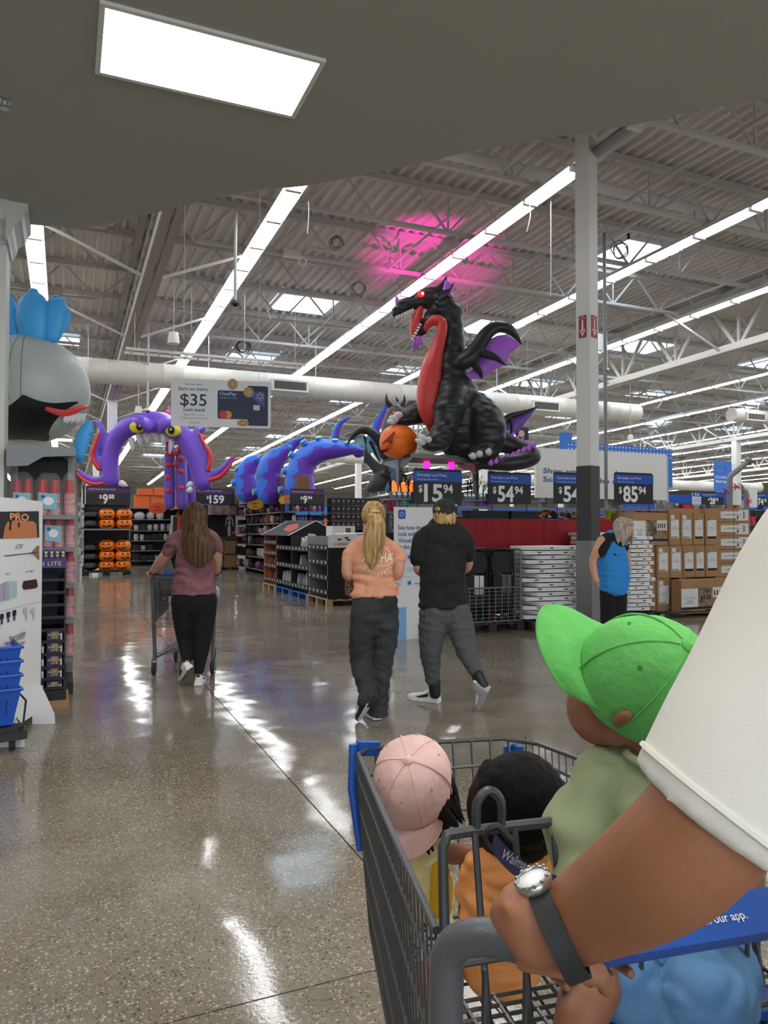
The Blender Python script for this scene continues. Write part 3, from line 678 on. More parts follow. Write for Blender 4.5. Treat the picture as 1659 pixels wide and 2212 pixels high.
bo = fuse(b, 'body', skinK, k2, .0065, 4); face_bits(bo, hc2, hU2, hF2, .185)
sh = MB(); swell(sh, [(1115, 1822, 40), (1108, 1850, 80), (1098, 1920, 93), (1085, 2000, 94), (1082, 2075, 96)], D2, rd=.8, rnd=(False, True))
for q in (-1, 1): swell(sh, [(1105 + q * 66, 1866, 34, 0), (1100 + q * 92, 1930, 31, .02)], D2)
fuse(sh, 'shirt', M('tee_orange', (238, 158, 92), rough=.85, bump=.12, bscale=300), k2, .0065, 4, disp=fold(13, .014))
pz = MB()
for q in (-1, 1): swell(pz, [(1085 + q * 36, 2075, 50, .0), (1100 + q * 40, 2055, 44, .16), (1100 + q * 40, 2070, 36, .26)], D2)
fuse(pz, 'shorts', M('shorts_black', (26, 26, 30), rough=.85), k2, .007, 4)
hr = MB(); S2 = hU2.cross(hF2); mx2 = Matrix((hF2, S2, hU2)).transposed(); hr.ball(hc2 + hU2 * .012 - hF2 * .012, (.088, .083, .088), 20, mx2)
hr.ball(hc2 - hU2 * .03 - hF2 * .02, (.075, .082, .075), 16, mx2)
for i in range(40):
    ph = R(75 + 210 * i / 39); d_ = hF2 * math.cos(ph) + S2 * math.sin(ph)
    limb(hr, [hc2 + hU2 * .04 + d_ * .07, hc2 - hU2 * .03 + d_ * .079, hc2 - hU2 * (.082 + .01 * math.sin(i * 2.3)) + d_ * .066, hc2 - hU2 * (.1 + .014 * math.sin(i * 1.7)) + d_ * .055], [.016, .0145, .01, .002], None, 7)
fuse(hr, 'hair', hairB, k2, .005, 2, disp=lambda co: noise.noise(Vector((co.x * 90, co.y * 90, co.z * 12))) * .0022)
# ---------------------------------------------------------------- child in green cap on the child seat
D3 = 1.1; k3 = empty('person', CART.p(.03, .1, .78), 0, 'child in a bright green baseball cap, sage sweatshirt and blue shorts, on the cart seat', 'person')
hU3, hF3 = vdir(.34, .62, .7), vdir(-.86, .42, -.34); hF3 = (hF3 - hU3 * hF3.dot(hU3)).normalized(); hc3 = W(1372, 1486, D3)
hd3 = W(1360, 1522, D3); b = MB(); head_shape(b, hd3, hU3, hF3, .19, .95)
swell(b, [(1395, 1560, 42, .01), (1415, 1640, 46, .0)], D3)
swell(b, [(1415, 1660, 90), (1425, 1780, 110), (1430, 1900, 112), (1430, 2010, 110)], D3, rd=.7)
swell(b, [(1300, 1680, 40, 0), (1252, 1770, 36, -.015), (1238, 1860, 32, -.04), (1236, 1930, 28, -.08), (1262, 1970, 24, -.13)], D3); swell(b, [(1540, 1690, 50, 0), (1600, 1800, 44, -.02), (1610, 1900, 38, -.1), (1560, 1960, 30, -.2)], D3)
swell(b, [(1370, 2030, 76, -.05), (1310, 2080, 70, -.16), (1262, 2170, 60, -.24), (1235, 2290, 48, -.26), (1215, 2420, 40, -.25), (1190, 2500, 30, -.28)], D3); swell(b, [(1500, 2030, 60, -.03), (1520, 2100, 62, -.12), (1515, 2200, 58, -.22), (1490, 2320, 50, -.28), (1480, 2450, 40, -.27), (1460, 2520, 30, -.3)], D3)
bo = fuse(b, 'body', skinK, k3, .0065, 4); face_bits(bo, hd3, hU3, hF3, .19)
S3 = hU3.cross(hF3); er = MB(); ec = W(1344, 1552, D3 - .08)
er.ball(ec, (.01, .008, .02), 12, Matrix((hF3, S3, hU3)).transposed()); er.build('ear', skinK, k3, True)
hr = MB(); mx3 = Matrix((hF3, S3, hU3)).transposed(); hr.ball(hc3 + hU3 * .0 - hF3 * .016, (.079, .074, .07), 16, mx3); hr.build('hair', M('hair_dark_brown', (44, 28, 20), rough=.5, bump=.4, bscale=90), k3, True)
sage = M('sweat_sage', (160, 172, 132), rough=.9, bump=.15, bscale=500, var=.04, vscale=30)
sh = MB(); swell(sh, [(1405, 1612, 60, -.005), (1400, 1640, 104), (1410, 1720, 142), (1420, 1850, 150), (1430, 1970, 150), (1432, 2010, 142)], D3, rd=.72, rnd=(False, True))
swell(sh, [(1300, 1668, 62, 0), (1252, 1770, 58, -.015), (1238, 1860, 52, -.04), (1236, 1930, 44, -.08)], D3); swell(sh, [(1540, 1680, 64, 0), (1595, 1800, 56, -.02), (1606, 1890, 50, -.09)], D3)
fuse(sh, 'sweatshirt', sage, k3, .006, 4, disp=lambda co: fold(11, .03, (1, 1, 1.5))(co) + noise.noise(co * 26) * .003)
cl = MB(); cl.tube([Vector(p) for p in cat([tuple(W(u, v, D3 + dd)) for u, v, dd in ((1352, 1622, -.03), (1385, 1648, -.07), (1420, 1652, -.08), (1455, 1630, -.06), (1440, 1600, .03), (1390, 1594, .05))], 4, True)], .006, 8, closed=True); cl.build('collar', sage, k3, True)
so_ = MB(); swell(so_, [(1360, 2000, 96, -.02), (1372, 2070, 94, -.12), (1345, 2130, 82, -.2)], D3); swell(so_, [(1500, 2010, 100, -.02), (1530, 2090, 104, -.14), (1520, 2180, 98, -.24)], D3); swell(so_, [(1430, 1990, 120, .0), (1435, 2080, 110, -.03)], D3, rd=.7)
fuse(so_, 'shorts', M('shorts_blue', (96, 142, 188), rough=.9, bump=.15, bscale=350, var=.06, vscale=25), k3, .0065, 4, disp=fold(15, .014))
green = M('cap_green', (104, 192, 98), rough=.9, var=.05, vscale=30, bump=.2, bscale=60)
ball_cap(k3, hc3 + hU3 * .02, hU3, hF3, .1, .09, .105, green, M('eyelet_green', (60, 130, 66), rough=.8), .078, .1)
# ---------------------------------------------------------------- adult pushing the cart
ad = empty('person', (0, 0, 0), 0, 'adult in a white T-shirt with a wristwatch, pushing the cart by its grey handle', 'person')
shd = W(1905, 1240, .66); tc = shd + VR * .2 - VF * .03
ad.location = (tc.x, tc.y, 0); WM[ad.name] = Matrix.Translation(ad.location)
b = MB()
swell(b, [(1860, 1280, 150, 0), (1690, 1550, 142, -.02), (1575, 1720, 138, -.035), (1490, 1820, 134, -.03), (1425, 1878, 128, -.01), (1345, 1930, 112, .03), (1262, 1978, 92, .07), (1195, 2014, 76, .1)], .64, n=20, sub=5)
HD = .775
swell(b, [(1240, 1996, 78, -.055), (1185, 2002, 86, -.065), (1140, 2002, 86, -.065), (1112, 1994, 70, -.055), (1102, 1988, 48, -.045)], HD, n=18, rd=.62)
for u, v, dd in ((1096, 1960, -.07), (1106, 1936, -.06), (1128, 1921, -.055), (1153, 1917, -.05)): swell(b, [(u + 24, v + 26, 15, dd - .006), (u + 4, v + 2, 17, dd - .002), (u - 8, v - 8, 15.5, dd + .018), (u - 10, v + 8, 13, dd + .045)], HD, n=10)
hdl = lambda s, off, z: CART.p(-.2 + s, -.0925 + off, z)
kn = [(1112, 1972), (1120, 1948), (1142, 1932), (1166, 1926)]
for i, (u, v) in enumerate(kn):
    s = -.068 + .024 * i + .03; r = (.0098, .0098, .0095, .0085)[i]
    k0 = W(u + 22, v + 22, HD - .02)
    limb(b, [k0, W(u - 2, v, HD + .005), hdl(s + .035, .03, 1.0), hdl(s + .035, .034, .975), hdl(s + .035, .012, .962), hdl(s + .035, -.008, .964)], [r * 1.35, r * 1.3, r * 1.15, r * 1.05, r, r * .8], None, 10)
limb(b, [W(1160, 2050, HD - .05), W(1116, 2062, HD - .04), hdl(.02, -.035, .985), hdl(.03, -.025, .965)], [.017, .0145, .0115, .009], None, 10)
# rest of the body, beyond the frame
for C_, R_, D_ in (([tc + VZ * .0 + Vector((0, 0, .02)), Vector((tc.x, tc.y, 1.2)), Vector((tc.x, tc.y, .95)), Vector((tc.x, tc.y, .86))], [.165, .15, .15, .15], [.52] * 4), ([Vector((tc.x, tc.y, 1.36)), Vector((tc.x, tc.y, 1.5))], [.06, .055], [1, 1])):
    limb(b, C_, R_, D_, 18, side=VF)
hca = Vector((tc.x, tc.y, 1.6)) + VF * .02; head_shape(b, hca, VZ, (VF - VR * .15).normalized(), .225)
for q in (-1, 1):
    hp = Vector((tc.x, tc.y, .88)) + VR * .095 * q
    limb(b, [hp, hp + VF * .03 - VZ * .42, hp - VF * .04 * q - VZ * .8, ], [.088, .06, .042], None, 14, side=VF); limb(b, [hp - VF * .04 * q - VZ * .8, hp - VF * (.04 * q - .12) - VZ * .845], [.04, .034], None, 10)
s2 = tc + VR * .2; limb(b, [s2, s2 + VR * .06 - VZ * .26, CART.p(.2, -.16, 1.02), CART.p(.17, -.11, 1.01)], [.06, .05, .035, .03], None, 14)
bo = fuse(b, 'body', skinA, ad, .0045, 3); face_bits(bo, hca, VZ, (VF - VR * .15).normalized(), .225)
sh = MB(); swell(sh, [(1900, 1235, 262, 0), (1790, 1390, 240, -.005), (1650, 1590, 210, -.02), (1560, 1722, 190, -.03), (1528, 1768, 184, -.03)], .64, n=24, sub=6, rnd=(True, False))
limb(sh, [tc + VZ * .1, tc + VZ * .06, tc - VZ * .01, Vector((tc.x, tc.y, 1.15)), Vector((tc.x, tc.y, .92)), Vector((tc.x, tc.y, .82))], [.07, .165, .215, .2, .19, .195], [.68, .66, .66, .7, .7, .7], 20, side=VF); limb(sh, [s2 - VR * .03, s2 + VR * .04 - VZ * .2], [.085, .085], None, 14)
tw = M('tee_white', (226, 223, 214), rough=.9, bump=.08, bscale=500)
fuse(sh, 'shirt', tw, ad, .007, 6, disp=lambda co: noise.noise(co * 7) * .006)
hm = MB(); swell(hm, [(1556, 1730, 194, -.03), (1550, 1738, 195, -.03)], .64, n=40, rnd=(False, False)); hm.build('hem_seam', tw, ad, True)
pa = MB()
for q in (-1, 1):
    hp = Vector((tc.x, tc.y, .9)) + VR * .09 * q; limb(pa, [hp, hp + VF * .03 - VZ * .43, hp - VF * .04 * q - VZ * .8], [.115, .085, .07], None, 14, side=VF)
fuse(pa, 'trousers', M('trousers_dark', (50, 52, 58), rough=.85), ad, .012, 4)
for q in (-1, 1):
    hp = Vector((tc.x, tc.y, .045)) + VR * .095 * q - VF * .04 * q; limb(MB(), [hp, hp], [.01, .01])
    s_ = MB(); limb(s_, [hp - VF * .07, hp + VF * .05, hp + VF * .17], [.045, .045, .038], None, 12, side=VZ); s_.build('shoe', pwhite, ad, True)
hr = MB(); hr.ball(hca + VZ * .035 - VF * .02, (.1, .088, .1), 14, Matrix((VF, -VR, VZ)).transposed()); hr.build('hair', hairB, ad, True)
# wristwatch
wc = W(1204, 2004, .712); wx = (W(1262, 1978, .71) - wc).normalized(); wy = UP - wx * UP.dot(wx); wy.normalize(); wz = wx.cross(wy)
st = MB(); n = 28; rg = []
for k in range(n):
    a = 2 * math.pi * k / n; rad = wy * math.cos(a) * .0445 + wz * math.sin(a) * .044; nn = rad.normalized()
    rg.append([wc + rad - wx * .0105, wc + rad + wx * .0105, wc + rad + nn * .0035 + wx * .0105, wc + rad + nn * .0035 - wx * .0105])
st.rings(rg, closed=True); wo = st.build('watch_strap', rubber, ad, 40)
wd = (wy * .72 + RT * -.62 - FW * .02); wd = (wd - wx * wd.dot(wx)).normalized(); cc = wc + wd * .046; mw = Matrix((wx, wd.cross(wx), wd)).transposed()
MB().lathe([(0, 0), (.0165, 0), (.018, .003), (.018, .008), (.016, .0105), (.0145, .0105), (.014, .009), (0, .009)], cc, 24, mw).build('watch_case', M('chrome', (190, 190, 190), rough=.25, metal=.95), wo, 40)
bz = MB()
for k in range(12): a = 2 * math.pi * k / 12; bz.ball(cc + mw @ Vector((.0165 * math.cos(a), .0165 * math.sin(a), .0098)), .0024, 6)
bz.build('bezel_stud', M('chrome', (190, 190, 190)), wo, True)
# ================================================================ people walking ahead
def stripes(name, c1, c2, sc=40):
    return M(name, c1, rough=.55, bump=.25, bscale=sc, stretch=(1, 1, .04), var=.3, vscale=sc * .8, var2=lin(*c2), spec=.3)
denim = M('jeans_black', (46, 49, 50), rough=.85, bump=.3, bscale=40, var=.14, vscale=9); sneakw = M('sneaker_white', (232, 232, 228), rough=.5); sneakk = M('sneaker_black', (24, 24, 26), rough=.5); sole = M('sole_dark', (42, 41, 40), rough=.8); sgrey = M('suede_grey', (168, 170, 172), rough=.8)
def shoe(root, heel, toe, mats, tilt_up=None, L=.29, solem=None, high=False, name='shoe'):
    """a sneaker: heel and toe points on the sole line; tilt_up is the shoe's own up direction"""
    U = (tilt_up or VZ).normalized(); A = (toe - heel); A = A.normalized(); U = (U - A * U.dot(A)).normalized(); S = A.cross(U); 
    def pp(x, y, z): return heel + A * x * L + S * y + U * z
    m = MB(); secs = []
    for x, w_, h_ in ((-.02, .028, .075 if not high else .11), (.06, .036, .09 if not high else .13), (.2, .038, .088 if not high else .13), (.34, .037, .082 if not high else .1), (.5, .041, .068), (.7, .047, .056), (.88, .042, .047), (.98, .026, .036), (1.0, .014, .026)):
        secs.append([pp(x, w_ * math.cos(t), .018 + (h_ - .018) * max(0, math.sin(t)) ** .7 if math.sin(t) > 0 else .018) for t in [2 * math.pi * k / 14 for k in range(14)]])
    m.rings(secs); so = m.build(name, mats[0], root, True)
    s = MB(); out = [(-.03, .02), (-.02, .034), (.15, .041), (.4, .042), (.7, .051), (.9, .044), (.985, .026), (1.01, .0)]
    pl = [(x * L, y) for x, y in out] + [(x * L, -y) for x, y in reversed(out[:-1])]; f = Fr(heel, A, S); f.n = U
    s.prism(pl, f, -.0, .026); sl = s.build('midsole', mats[0], so, 40)
    s = MB(); s.prism([(x * .98, y * .97) for x, y in pl], f, -.004, .002); s.build('outsole', solem or sole, so)
    d = MB()
    for sg in (-1, 1):
        d.add([pp(.3, sg * .0385, .04), pp(.55, sg * .044, .028), pp(.68, sg * .046, .034), pp(.42, sg * .04, .055), pp(.25, sg * .039, .072)], [(0, 1, 2, 3, 4)])
    d.ball(pp(.03, 0, .085 if not high else .12), (.016, .02, .012), 8); d.build('trim', mats[1], so, recalc=False); return so
# ---------------------------------------------------------------- woman with ponytail
d5 = 5.5; p = onZ(800, 1556); pw = empty('person', (p.x, p.y, 0), 0, 'person with a long blond ponytail in a peach T-shirt and black cargo jeans, walking', 'person')
skl = M('skin_light', (206, 152, 124), rough=.5, var=.04, vscale=14)
b = MB(); hcp = W(806, 1118, d5); hu, hf = VZ.copy(), (VF - VR * .35).normalized(); head_shape(b, hcp, hu, hf, .215)
swell(b, [(806, 1140, 22), (806, 1175, 26)], d5); swell(b, [(806, 1180, 34), (805, 1215, 36), (805, 1270, 32), (808, 1310, 34)], d5, rd=.5)
swell(b, [(760, 1185, 13, 0), (752, 1215, 14, -.01), (752, 1243, 12.5, .0), (770, 1236, 12, .16), (790, 1228, 9, .24)], d5); swell(b, [(852, 1185, 13, 0), (861, 1215, 14, -.01), (858, 1242, 12.5, .0), (845, 1236, 12, .14), (828, 1228, 9, .22)], d5)
for hu_, dd in ((792, .25), (826, .23)):
    for i in range(4): limb(b, [W(hu_, 1226, d5 + dd), W(hu_ + 2, 1222 + i * 3, d5 + dd + .05), W(hu_ + (6 if hu_ < 810 else -6), 1222 + i * 3, d5 + dd + .07)], [.01, .008, .006], None, 7)
swell(b, [(788, 1320, 20, -.01), (783, 1370, 18, .0), (779, 1420, 15, .02), (783, 1450, 13, -.03), (793, 1490, 11, -.12), (797, 1512, 10, -.19)], d5); swell(b, [(830, 1325, 20, -.01), (832, 1380, 18), (824, 1440, 15), (818, 1500, 11), (814, 1540, 10)], d5)
bo = fuse(b, 'body', skl, pw, .011, 4); face_bits(bo, hcp, hu, hf, .215)
sh = MB(); swell(sh, [(806, 1146, 20), (806, 1158, 28), (806, 1174, 40), (806, 1215, 47), (807, 1248, 45), (810, 1272, 50), (811, 1288, 53)], d5, rd=.62, rnd=(False, False)); swell(sh, [(784, 1172, 13), (768, 1181, 15), (757, 1195, 15.5, 0), (752, 1209, 16, 0)], d5); swell(sh, [(830, 1172, 13), (846, 1181, 15), (856, 1195, 15.5, 0), (861, 1209, 16, 0)], d5)
tp_ = M('tee_peach', (222, 156, 124), rough=.9, bump=.1, bscale=200); to = fuse(sh, 'shirt', tp_, pw, .010, 3, disp=fold(7, .03, (1, 1, 2.2)))
# the printed design lies on the back of the shirt
fb = Fr(W(786, 1214, d5 - .19), RT, VZ); s5 = d5 / F; t = MB()
def onback(t_):
    out = MB()
    for v in t_.v: pass
    return out
arc = MB(); cx_, cy_ = 28 * s5, 3 * s5
text(arc, 'ALOHA', fb, -5 * s5, -3 * s5, 20 * s5, w=66 * s5, z=0, bold=.02); text(arc, 'SUNSHINE', fb, 0, -13 * s5, 7 * s5, w=56 * s5, z=0, bold=.01)
for k in range(26):
    a = R(8 + 164 * k / 25) if k < 13 else R(188 + 164 * (k - 13) / 12); a = R(14 * k + 7); c_, s_ = math.cos(a), math.sin(a); r0, r1 = 27 * s5, (36 if k % 2 else 33) * s5
    if abs(s_) < .25: continue
    w_ = .9 * s5; arc.add([fb.p(cx_ + c_ * r0 - s_ * w_, cy_ + s_ * r0 + c_ * w_), fb.p(cx_ + c_ * r0 + s_ * w_, cy_ + s_ * r0 - c_ * w_), fb.p(cx_ + c_ * r1 + s_ * w_, cy_ + s_ * r1 - c_ * w_), fb.p(cx_ + c_ * r1 - s_ * w_, cy_ + s_ * r1 + c_ * w_)], [(0, 1, 2, 3)])
from mathutils.bvhtree import BVHTree
def drape(mb_, target, gap=.003):
    m_ = wm(target); bv = BVHTree.FromPolygons([m_ @ v.co for v in target.data.vertices], [tuple(p.vertices) for p in target.data.polygons])
    for i, v in enumerate(mb_.v):
        h = bv.ray_cast(v - FW * .5, FW)
        if h[0] is not None: mb_.v[i] = h[0] - FW * gap
drape(arc, to); arc.build('shirt_print', M('print_cream', (242, 226, 204), rough=.9), to, recalc=False)
jn = MB(); swell(jn, [(812, 1284, 44, 0), (810, 1304, 50, -.01), (808, 1335, 51, -.01)], d5, rd=.62, rnd=(True, True)); swell(jn, [(788, 1320, 32, -.01), (783, 1370, 29, .0), (779, 1420, 25, .02), (783, 1450, 22, -.03), (793, 1490, 21, -.12), (799, 1517, 22, -.2)], d5, rnd=(True, False)); swell(jn, [(830, 1325, 32, -.01), (832, 1380, 28), (824, 1440, 23), (818, 1500, 22), (814, 1543, 24)], d5, rnd=(True, False))
fuse(jn, 'trousers', denim, pw, .010, 3, disp=fold(8, .022, (1, 1, 1.6)))
for u0, v0 in ((789, 1308), (840, 1306)):
    pk = MB(); f = Fr(W(u0, v0, d5 - .175), RT, VZ); pk.prism([(-17 * s5, 16 * s5), (17 * s5, 16 * s5), (17 * s5, -16 * s5), (0, -22 * s5), (-17 * s5, -16 * s5)], f, 0, .001); drape(pk, [o for o in pw.children if o.name.startswith('trousers')][0], .004); pk.build('back_pocket', denim, pw, recalc=False)
shoe(pw, W(797, 1518, d5 - .2), W(778, 1556, d5 + .02), (sneakk, sneakw), (-FW * .2 + VZ * .9 - VR * .4), .28, sneakw); p_ = onZ(815, 1556); shoe(pw, p_ + VZ * .004, p_ + VF * .25 - VR * .1 + VZ * .004, (sneakw, sneakk), VZ, .27)
blond = stripes('hair_blond', (196, 164, 106), (128, 98, 58), 70); hr = MB(); mh = Matrix((hf, hu.cross(hf), hu)).transposed(); hr.ball(hcp + VZ * .022 - hf * .012, (.103, .09, .105), 18, mh)
swell(hr, [(806, 1112, 14, -.11), (812, 1135, 21, -.14), (808, 1165, 23, -.15), (805, 1195, 20, -.15), (803, 1218, 11, -.16), (803, 1230, 2, -.16)], d5, rd=.7)
fuse(hr, 'hair', blond, pw, .008, 3, disp=lambda co: noise.noise(Vector((co.x * 70, co.y * 70, co.z * 4))) * .006)
el = MB(); el.tube([W(810, 1104, d5 - .12) + RT * .028 * math.cos(a) + FW * .02 * math.sin(a) for a in [2 * math.pi * k / 14 for k in range(14)]], .007, 6, closed=True); el.build('hair_tie', M('hair_tie', (226, 206, 160), rough=.6), pw, True)
for i in range(10): pass
# floral bag she carries in front
bg = MB(); swell(bg, [(760, 1240, 9, .12), (758, 1262, 13, .12), (757, 1280, 12, .12)], d5, rd=1); bgo = bg.build('hand_bag', M('floral_dark', (40, 30, 28), rough=.8, var=.9, vscale=60, var2=lin(168, 120, 96)), None, True); tag(bgo, 'dark floral bag held in front of the ponytailed person', 'bag')
# ---------------------------------------------------------------- man with cap, arms folded
d6 = 6.0; p = onZ(960, 1525); pm = empty('person', (p.x, p.y, 0), 0, 'person in a black camouflage cap, black T-shirt and charcoal joggers, arms folded', 'person')
b = MB(); hcm = W(962, 1113, d6); hf2 = (VF * .75 + VR * .65).normalized(); head_shape(b, hcm, VZ, hf2, .22)
swell(b, [(958, 1135, 23), (958, 1165, 27)], d6); swell(b, [(958, 1175, 42), (958, 1230, 44), (958, 1290, 40)], d6, rd=.6)
swell(b, [(920, 1172, 12, .02), (908, 1205, 13, .03), (906, 1226, 14, .03), (915, 1232, 15, .16), (935, 1228, 12, .28), (950, 1222, 10, .3)], d6); swell(b, [(998, 1172, 12, .02), (1009, 1205, 13, .07), (1002, 1228, 13, .2), (960, 1226, 12, .32), (930, 1222, 11, .3)], d6)
for i in range(4): limb(b, [W(922, 1216 + 4 * i, d6 + .1), W(916, 1218 + 4 * i, d6 + .06), W(914, 1224 + 3 * i, d6 + .03)], [.011, .009, .007], None, 7)
swell(b, [(938, 1320, 20), (935, 1360, 19), (930, 1400, 16), (933, 1450, 12, .03), (936, 1484, 10, .04)], d6); swell(b, [(985, 1320, 20), (998, 1365, 18, -.04), (1008, 1405, 15, -.1), (1024, 1440, 11, -.18), (1040, 1474, 10, -.26)], d6)
bo = fuse(b, 'body', skl, pm, .011, 4); face_bits(bo, hcm, VZ, hf2, .22)
sh = MB(); swell(sh, [(957, 1118, 18), (957, 1128, 32), (957, 1148, 47), (956, 1200, 51), (956, 1250, 51), (958, 1290, 53), (958, 1312, 54)], d6, rd=.62, rnd=(False, False)); swell(sh, [(928, 1148, 17), (915, 1160, 19), (907, 1178, 20), (905, 1206, 22, .02)], d6); swell(sh, [(988, 1148, 17), (1001, 1160, 19), (1008, 1178, 19), (1010, 1200, 19, .05)], d6)
bt = M('tee_black', (25, 25, 27), rough=.9, bump=.15, bscale=120); fuse(sh, 'shirt', bt, pm, .010, 3, disp=fold(5, .03, (1, 1, 1.6)))
jo = M('joggers_charcoal', (80, 81, 83), rough=.95, bump=.2, bscale=300); jg = MB(); swell(jg, [(960, 1300, 42), (962, 1325, 50)], d6, rd=.62); swell(jg, [(938, 1320, 32), (935, 1360, 31), (930, 1400, 25), (933, 1450, 18, .03), (936, 1476, 16, .04)], d6, rnd=(True, False)); swell(jg, [(985, 1320, 32), (998, 1365, 29, -.04), (1008, 1405, 23, -.1), (1024, 1440, 17, -.18), (1036, 1464, 15, -.24)], d6, rnd=(True, False))
fuse(jg, 'joggers', jo, pm, .010, 3, disp=fold(9, .018, (1, 1, 2)))
p_ = onZ(948, 1518); shoe(pm, p_ + VZ * .004, p_ - VR * .2 + VF * .12 + VZ * .004, (sneakw, sneakk), VZ, .29, sgrey, True); shoe(pm, W(1056, 1490, d6 - .32), W(1030, 1541, d6 - .12), (sgrey, sneakw), (VZ * .75 - VR * .55 - VF * .1), .29, sgrey, True)
sk = MB(); swell(sk, [(938, 1472, 14, .03), (940, 1500, 12, .03)], d6); sk.build('sock', sneakk, pm, True); sk = MB(); swell(sk, [(1033, 1458, 14, -.24), (1044, 1482, 13, -.28)], d6); sk.build('sock', sneakk, pm, True)
hr = MB(); mh = Matrix((hf2, VZ.cross(hf2), VZ)).transposed(); hr.ball(hcm + VZ * .005 - hf2 * .02, (.095, .086, .095), 16, mh); S6 = VZ.cross(hf2)
for i in range(30):
    ph = R(85 + 190 * i / 29); q = hf2 * math.cos(ph) + S6 * math.sin(ph); limb(hr, [hcm + q * .082 + VZ * .02, hcm + q * .094 - VZ * .03, hcm + q * (.09 + .006 * math.sin(i * 3)) - VZ * (.075 + .015 * math.sin(i * 2.1))], [.014, .011, .003], None, 6)
fuse(hr, 'hair', stripes('hair_sandy', (206, 172, 112), (140, 108, 64), 80), pm, .007, 2, disp=lambda co: noise.noise(Vector((co.x * 80, co.y * 80, co.z * 8))) * .004)
camo = M('cap_camo', (44, 44, 46), rough=.9, var=.4, vscale=26); ball_cap(pm, hcm + VZ * .03 - hf2 * .005, (VZ + hf2 * -.08).normalized(), hf2, .108, .096, .105, camo, sneakk, .07, .6)
op = MB(); op.ball(hcm + VZ * .045 - hf2 * .103, (.012, .03, .022), 10, mh); op.build('cap_opening', MATS['hair_sandy'], pm, True)
ch = MB(); ch.tube([hcm - VZ * .105 + RT * .062 * math.cos(a) + FW * .055 * math.sin(a) - VZ * .01 * math.sin(a) for a in [2 * math.pi * k / 20 for k in range(20)]], .004, 6, closed=True); ch.build('necklace', M('chrome', (190, 190, 190)), pm, True)
# ---------------------------------------------------------------- woman pushing the second cart
d7 = 6.9; p = onZ(425, 1478); pc = empty('person', (p.x, p.y, 0), 0, 'person with long brown hair in a mauve T-shirt and black leggings, pushing a cart', 'person'); s7 = d7 / F
b = MB(); hcw = W(421, 1120, d7); head_shape(b, hcw, VZ, (VF - VR * .2).normalized(), .22); hfw = (VF - VR * .2).normalized()
swell(b, [(421, 1142, 18), (421, 1165, 22)], d7); swell(b, [(421, 1175, 36), (421, 1220, 38), (420, 1270, 36)], d7, rd=.6)
swell(b, [(378, 1168, 12, 0), (362, 1195, 12.5, .06), (346, 1215, 12, .14), (333, 1232, 9.5, .24), (324, 1242, 8, .3)], d7); swell(b, [(460, 1168, 12, 0), (468, 1200, 12, .03), (466, 1225, 11.5, .12), (468, 1237, 9, .24), (470, 1240, 8, .3)], d7)
for sx, u0, v0 in ((-1, 322, 1241), (1, 471, 1240)):
    for i in range(4): limb(b, [W(u0 + 1, v0 - 2, d7 + .3), W(u0 + (i - 1.5) * 3, v0 - 4, d7 + .345), W(u0 + (i - 1.5) * 3, v0 + 4, d7 + .36), W(u0 + (i - 1.5) * 3, v0 + 8, d7 + .33)], [.014, .011, .009, .008], None, 7)
    limb(b, [W(u0 + 4 * sx, v0, d7 + .28), W(u0 - 6 * sx, v0 + 5, d7 + .31)], [.012, .009], None, 7)
swell(b, [(398, 1295, 18), (399, 1340, 16, .03), (401, 1385, 12, .06), (403, 1430, 7.5, -.06), (407, 1440, 7.5, -.14)], d7); swell(b, [(441, 1295, 18), (441, 1340, 16, .02), (436, 1395, 12), (429, 1462, 7.5)], d7)
bo = fuse(b, 'body', skl, pc, .012, 4); face_bits(bo, hcw, VZ, hfw, .22)
sh = MB(); swell(sh, [(421, 1142, 16), (421, 1150, 27), (421, 1168, 39), (422, 1215, 43), (420, 1250, 45), (418, 1270, 48), (418, 1283, 49)], d7, rd=.66, rnd=(False, False)); swell(sh, [(394, 1156, 16), (378, 1168, 16, .01), (369, 1182, 15.5, .04), (363, 1192, 15.5, .06)], d7); swell(sh, [(448, 1156, 16), (460, 1168, 16), (467, 1180, 15, .01), (468, 1190, 15, .03)], d7)
fuse(sh, 'shirt', M('tee_mauve', (136, 92, 96), rough=.95, bump=.12, bscale=200, var=.1, vscale=6), pc, .011, 3, disp=fold(6, .034, (1.4, 1.4, 2)))
lg = MB(); swell(lg, [(419, 1276, 40), (420, 1300, 45)], d7, rd=.64); swell(lg, [(398, 1295, 29), (399, 1340, 25, .03), (401, 1385, 18, .06), (403, 1430, 10, -.06)], d7, rnd=(True, False)); swell(lg, [(441, 1295, 29), (441, 1340, 24, .02), (436, 1395, 18), (429, 1455, 10)], d7, rnd=(True, False))
fuse(lg, 'leggings', M('leggings_black', (15, 15, 17), rough=.9), pc, .011, 3)
shoe(pc, W(411, 1444, d7 - .22), W(390, 1478, d7 + .02), (sneakw, sneakk), (VZ * .8 - VR * .45 - VF * .1), .27, M('sole_grey', (120, 116, 108), rough=.8)); p_ = onZ(428, 1482); shoe(pc, p_ + VZ * .004, p_ + VF * .22 - VR * .03 + VZ * .004, (sneakw, sneakk), VZ, .26)
hr = MB(); mh = Matrix((hfw, VZ.cross(hfw), VZ)).transposed(); hr.ball(hcw + VZ * .02 - hfw * .014, (.102, .092, .108), 16, mh)
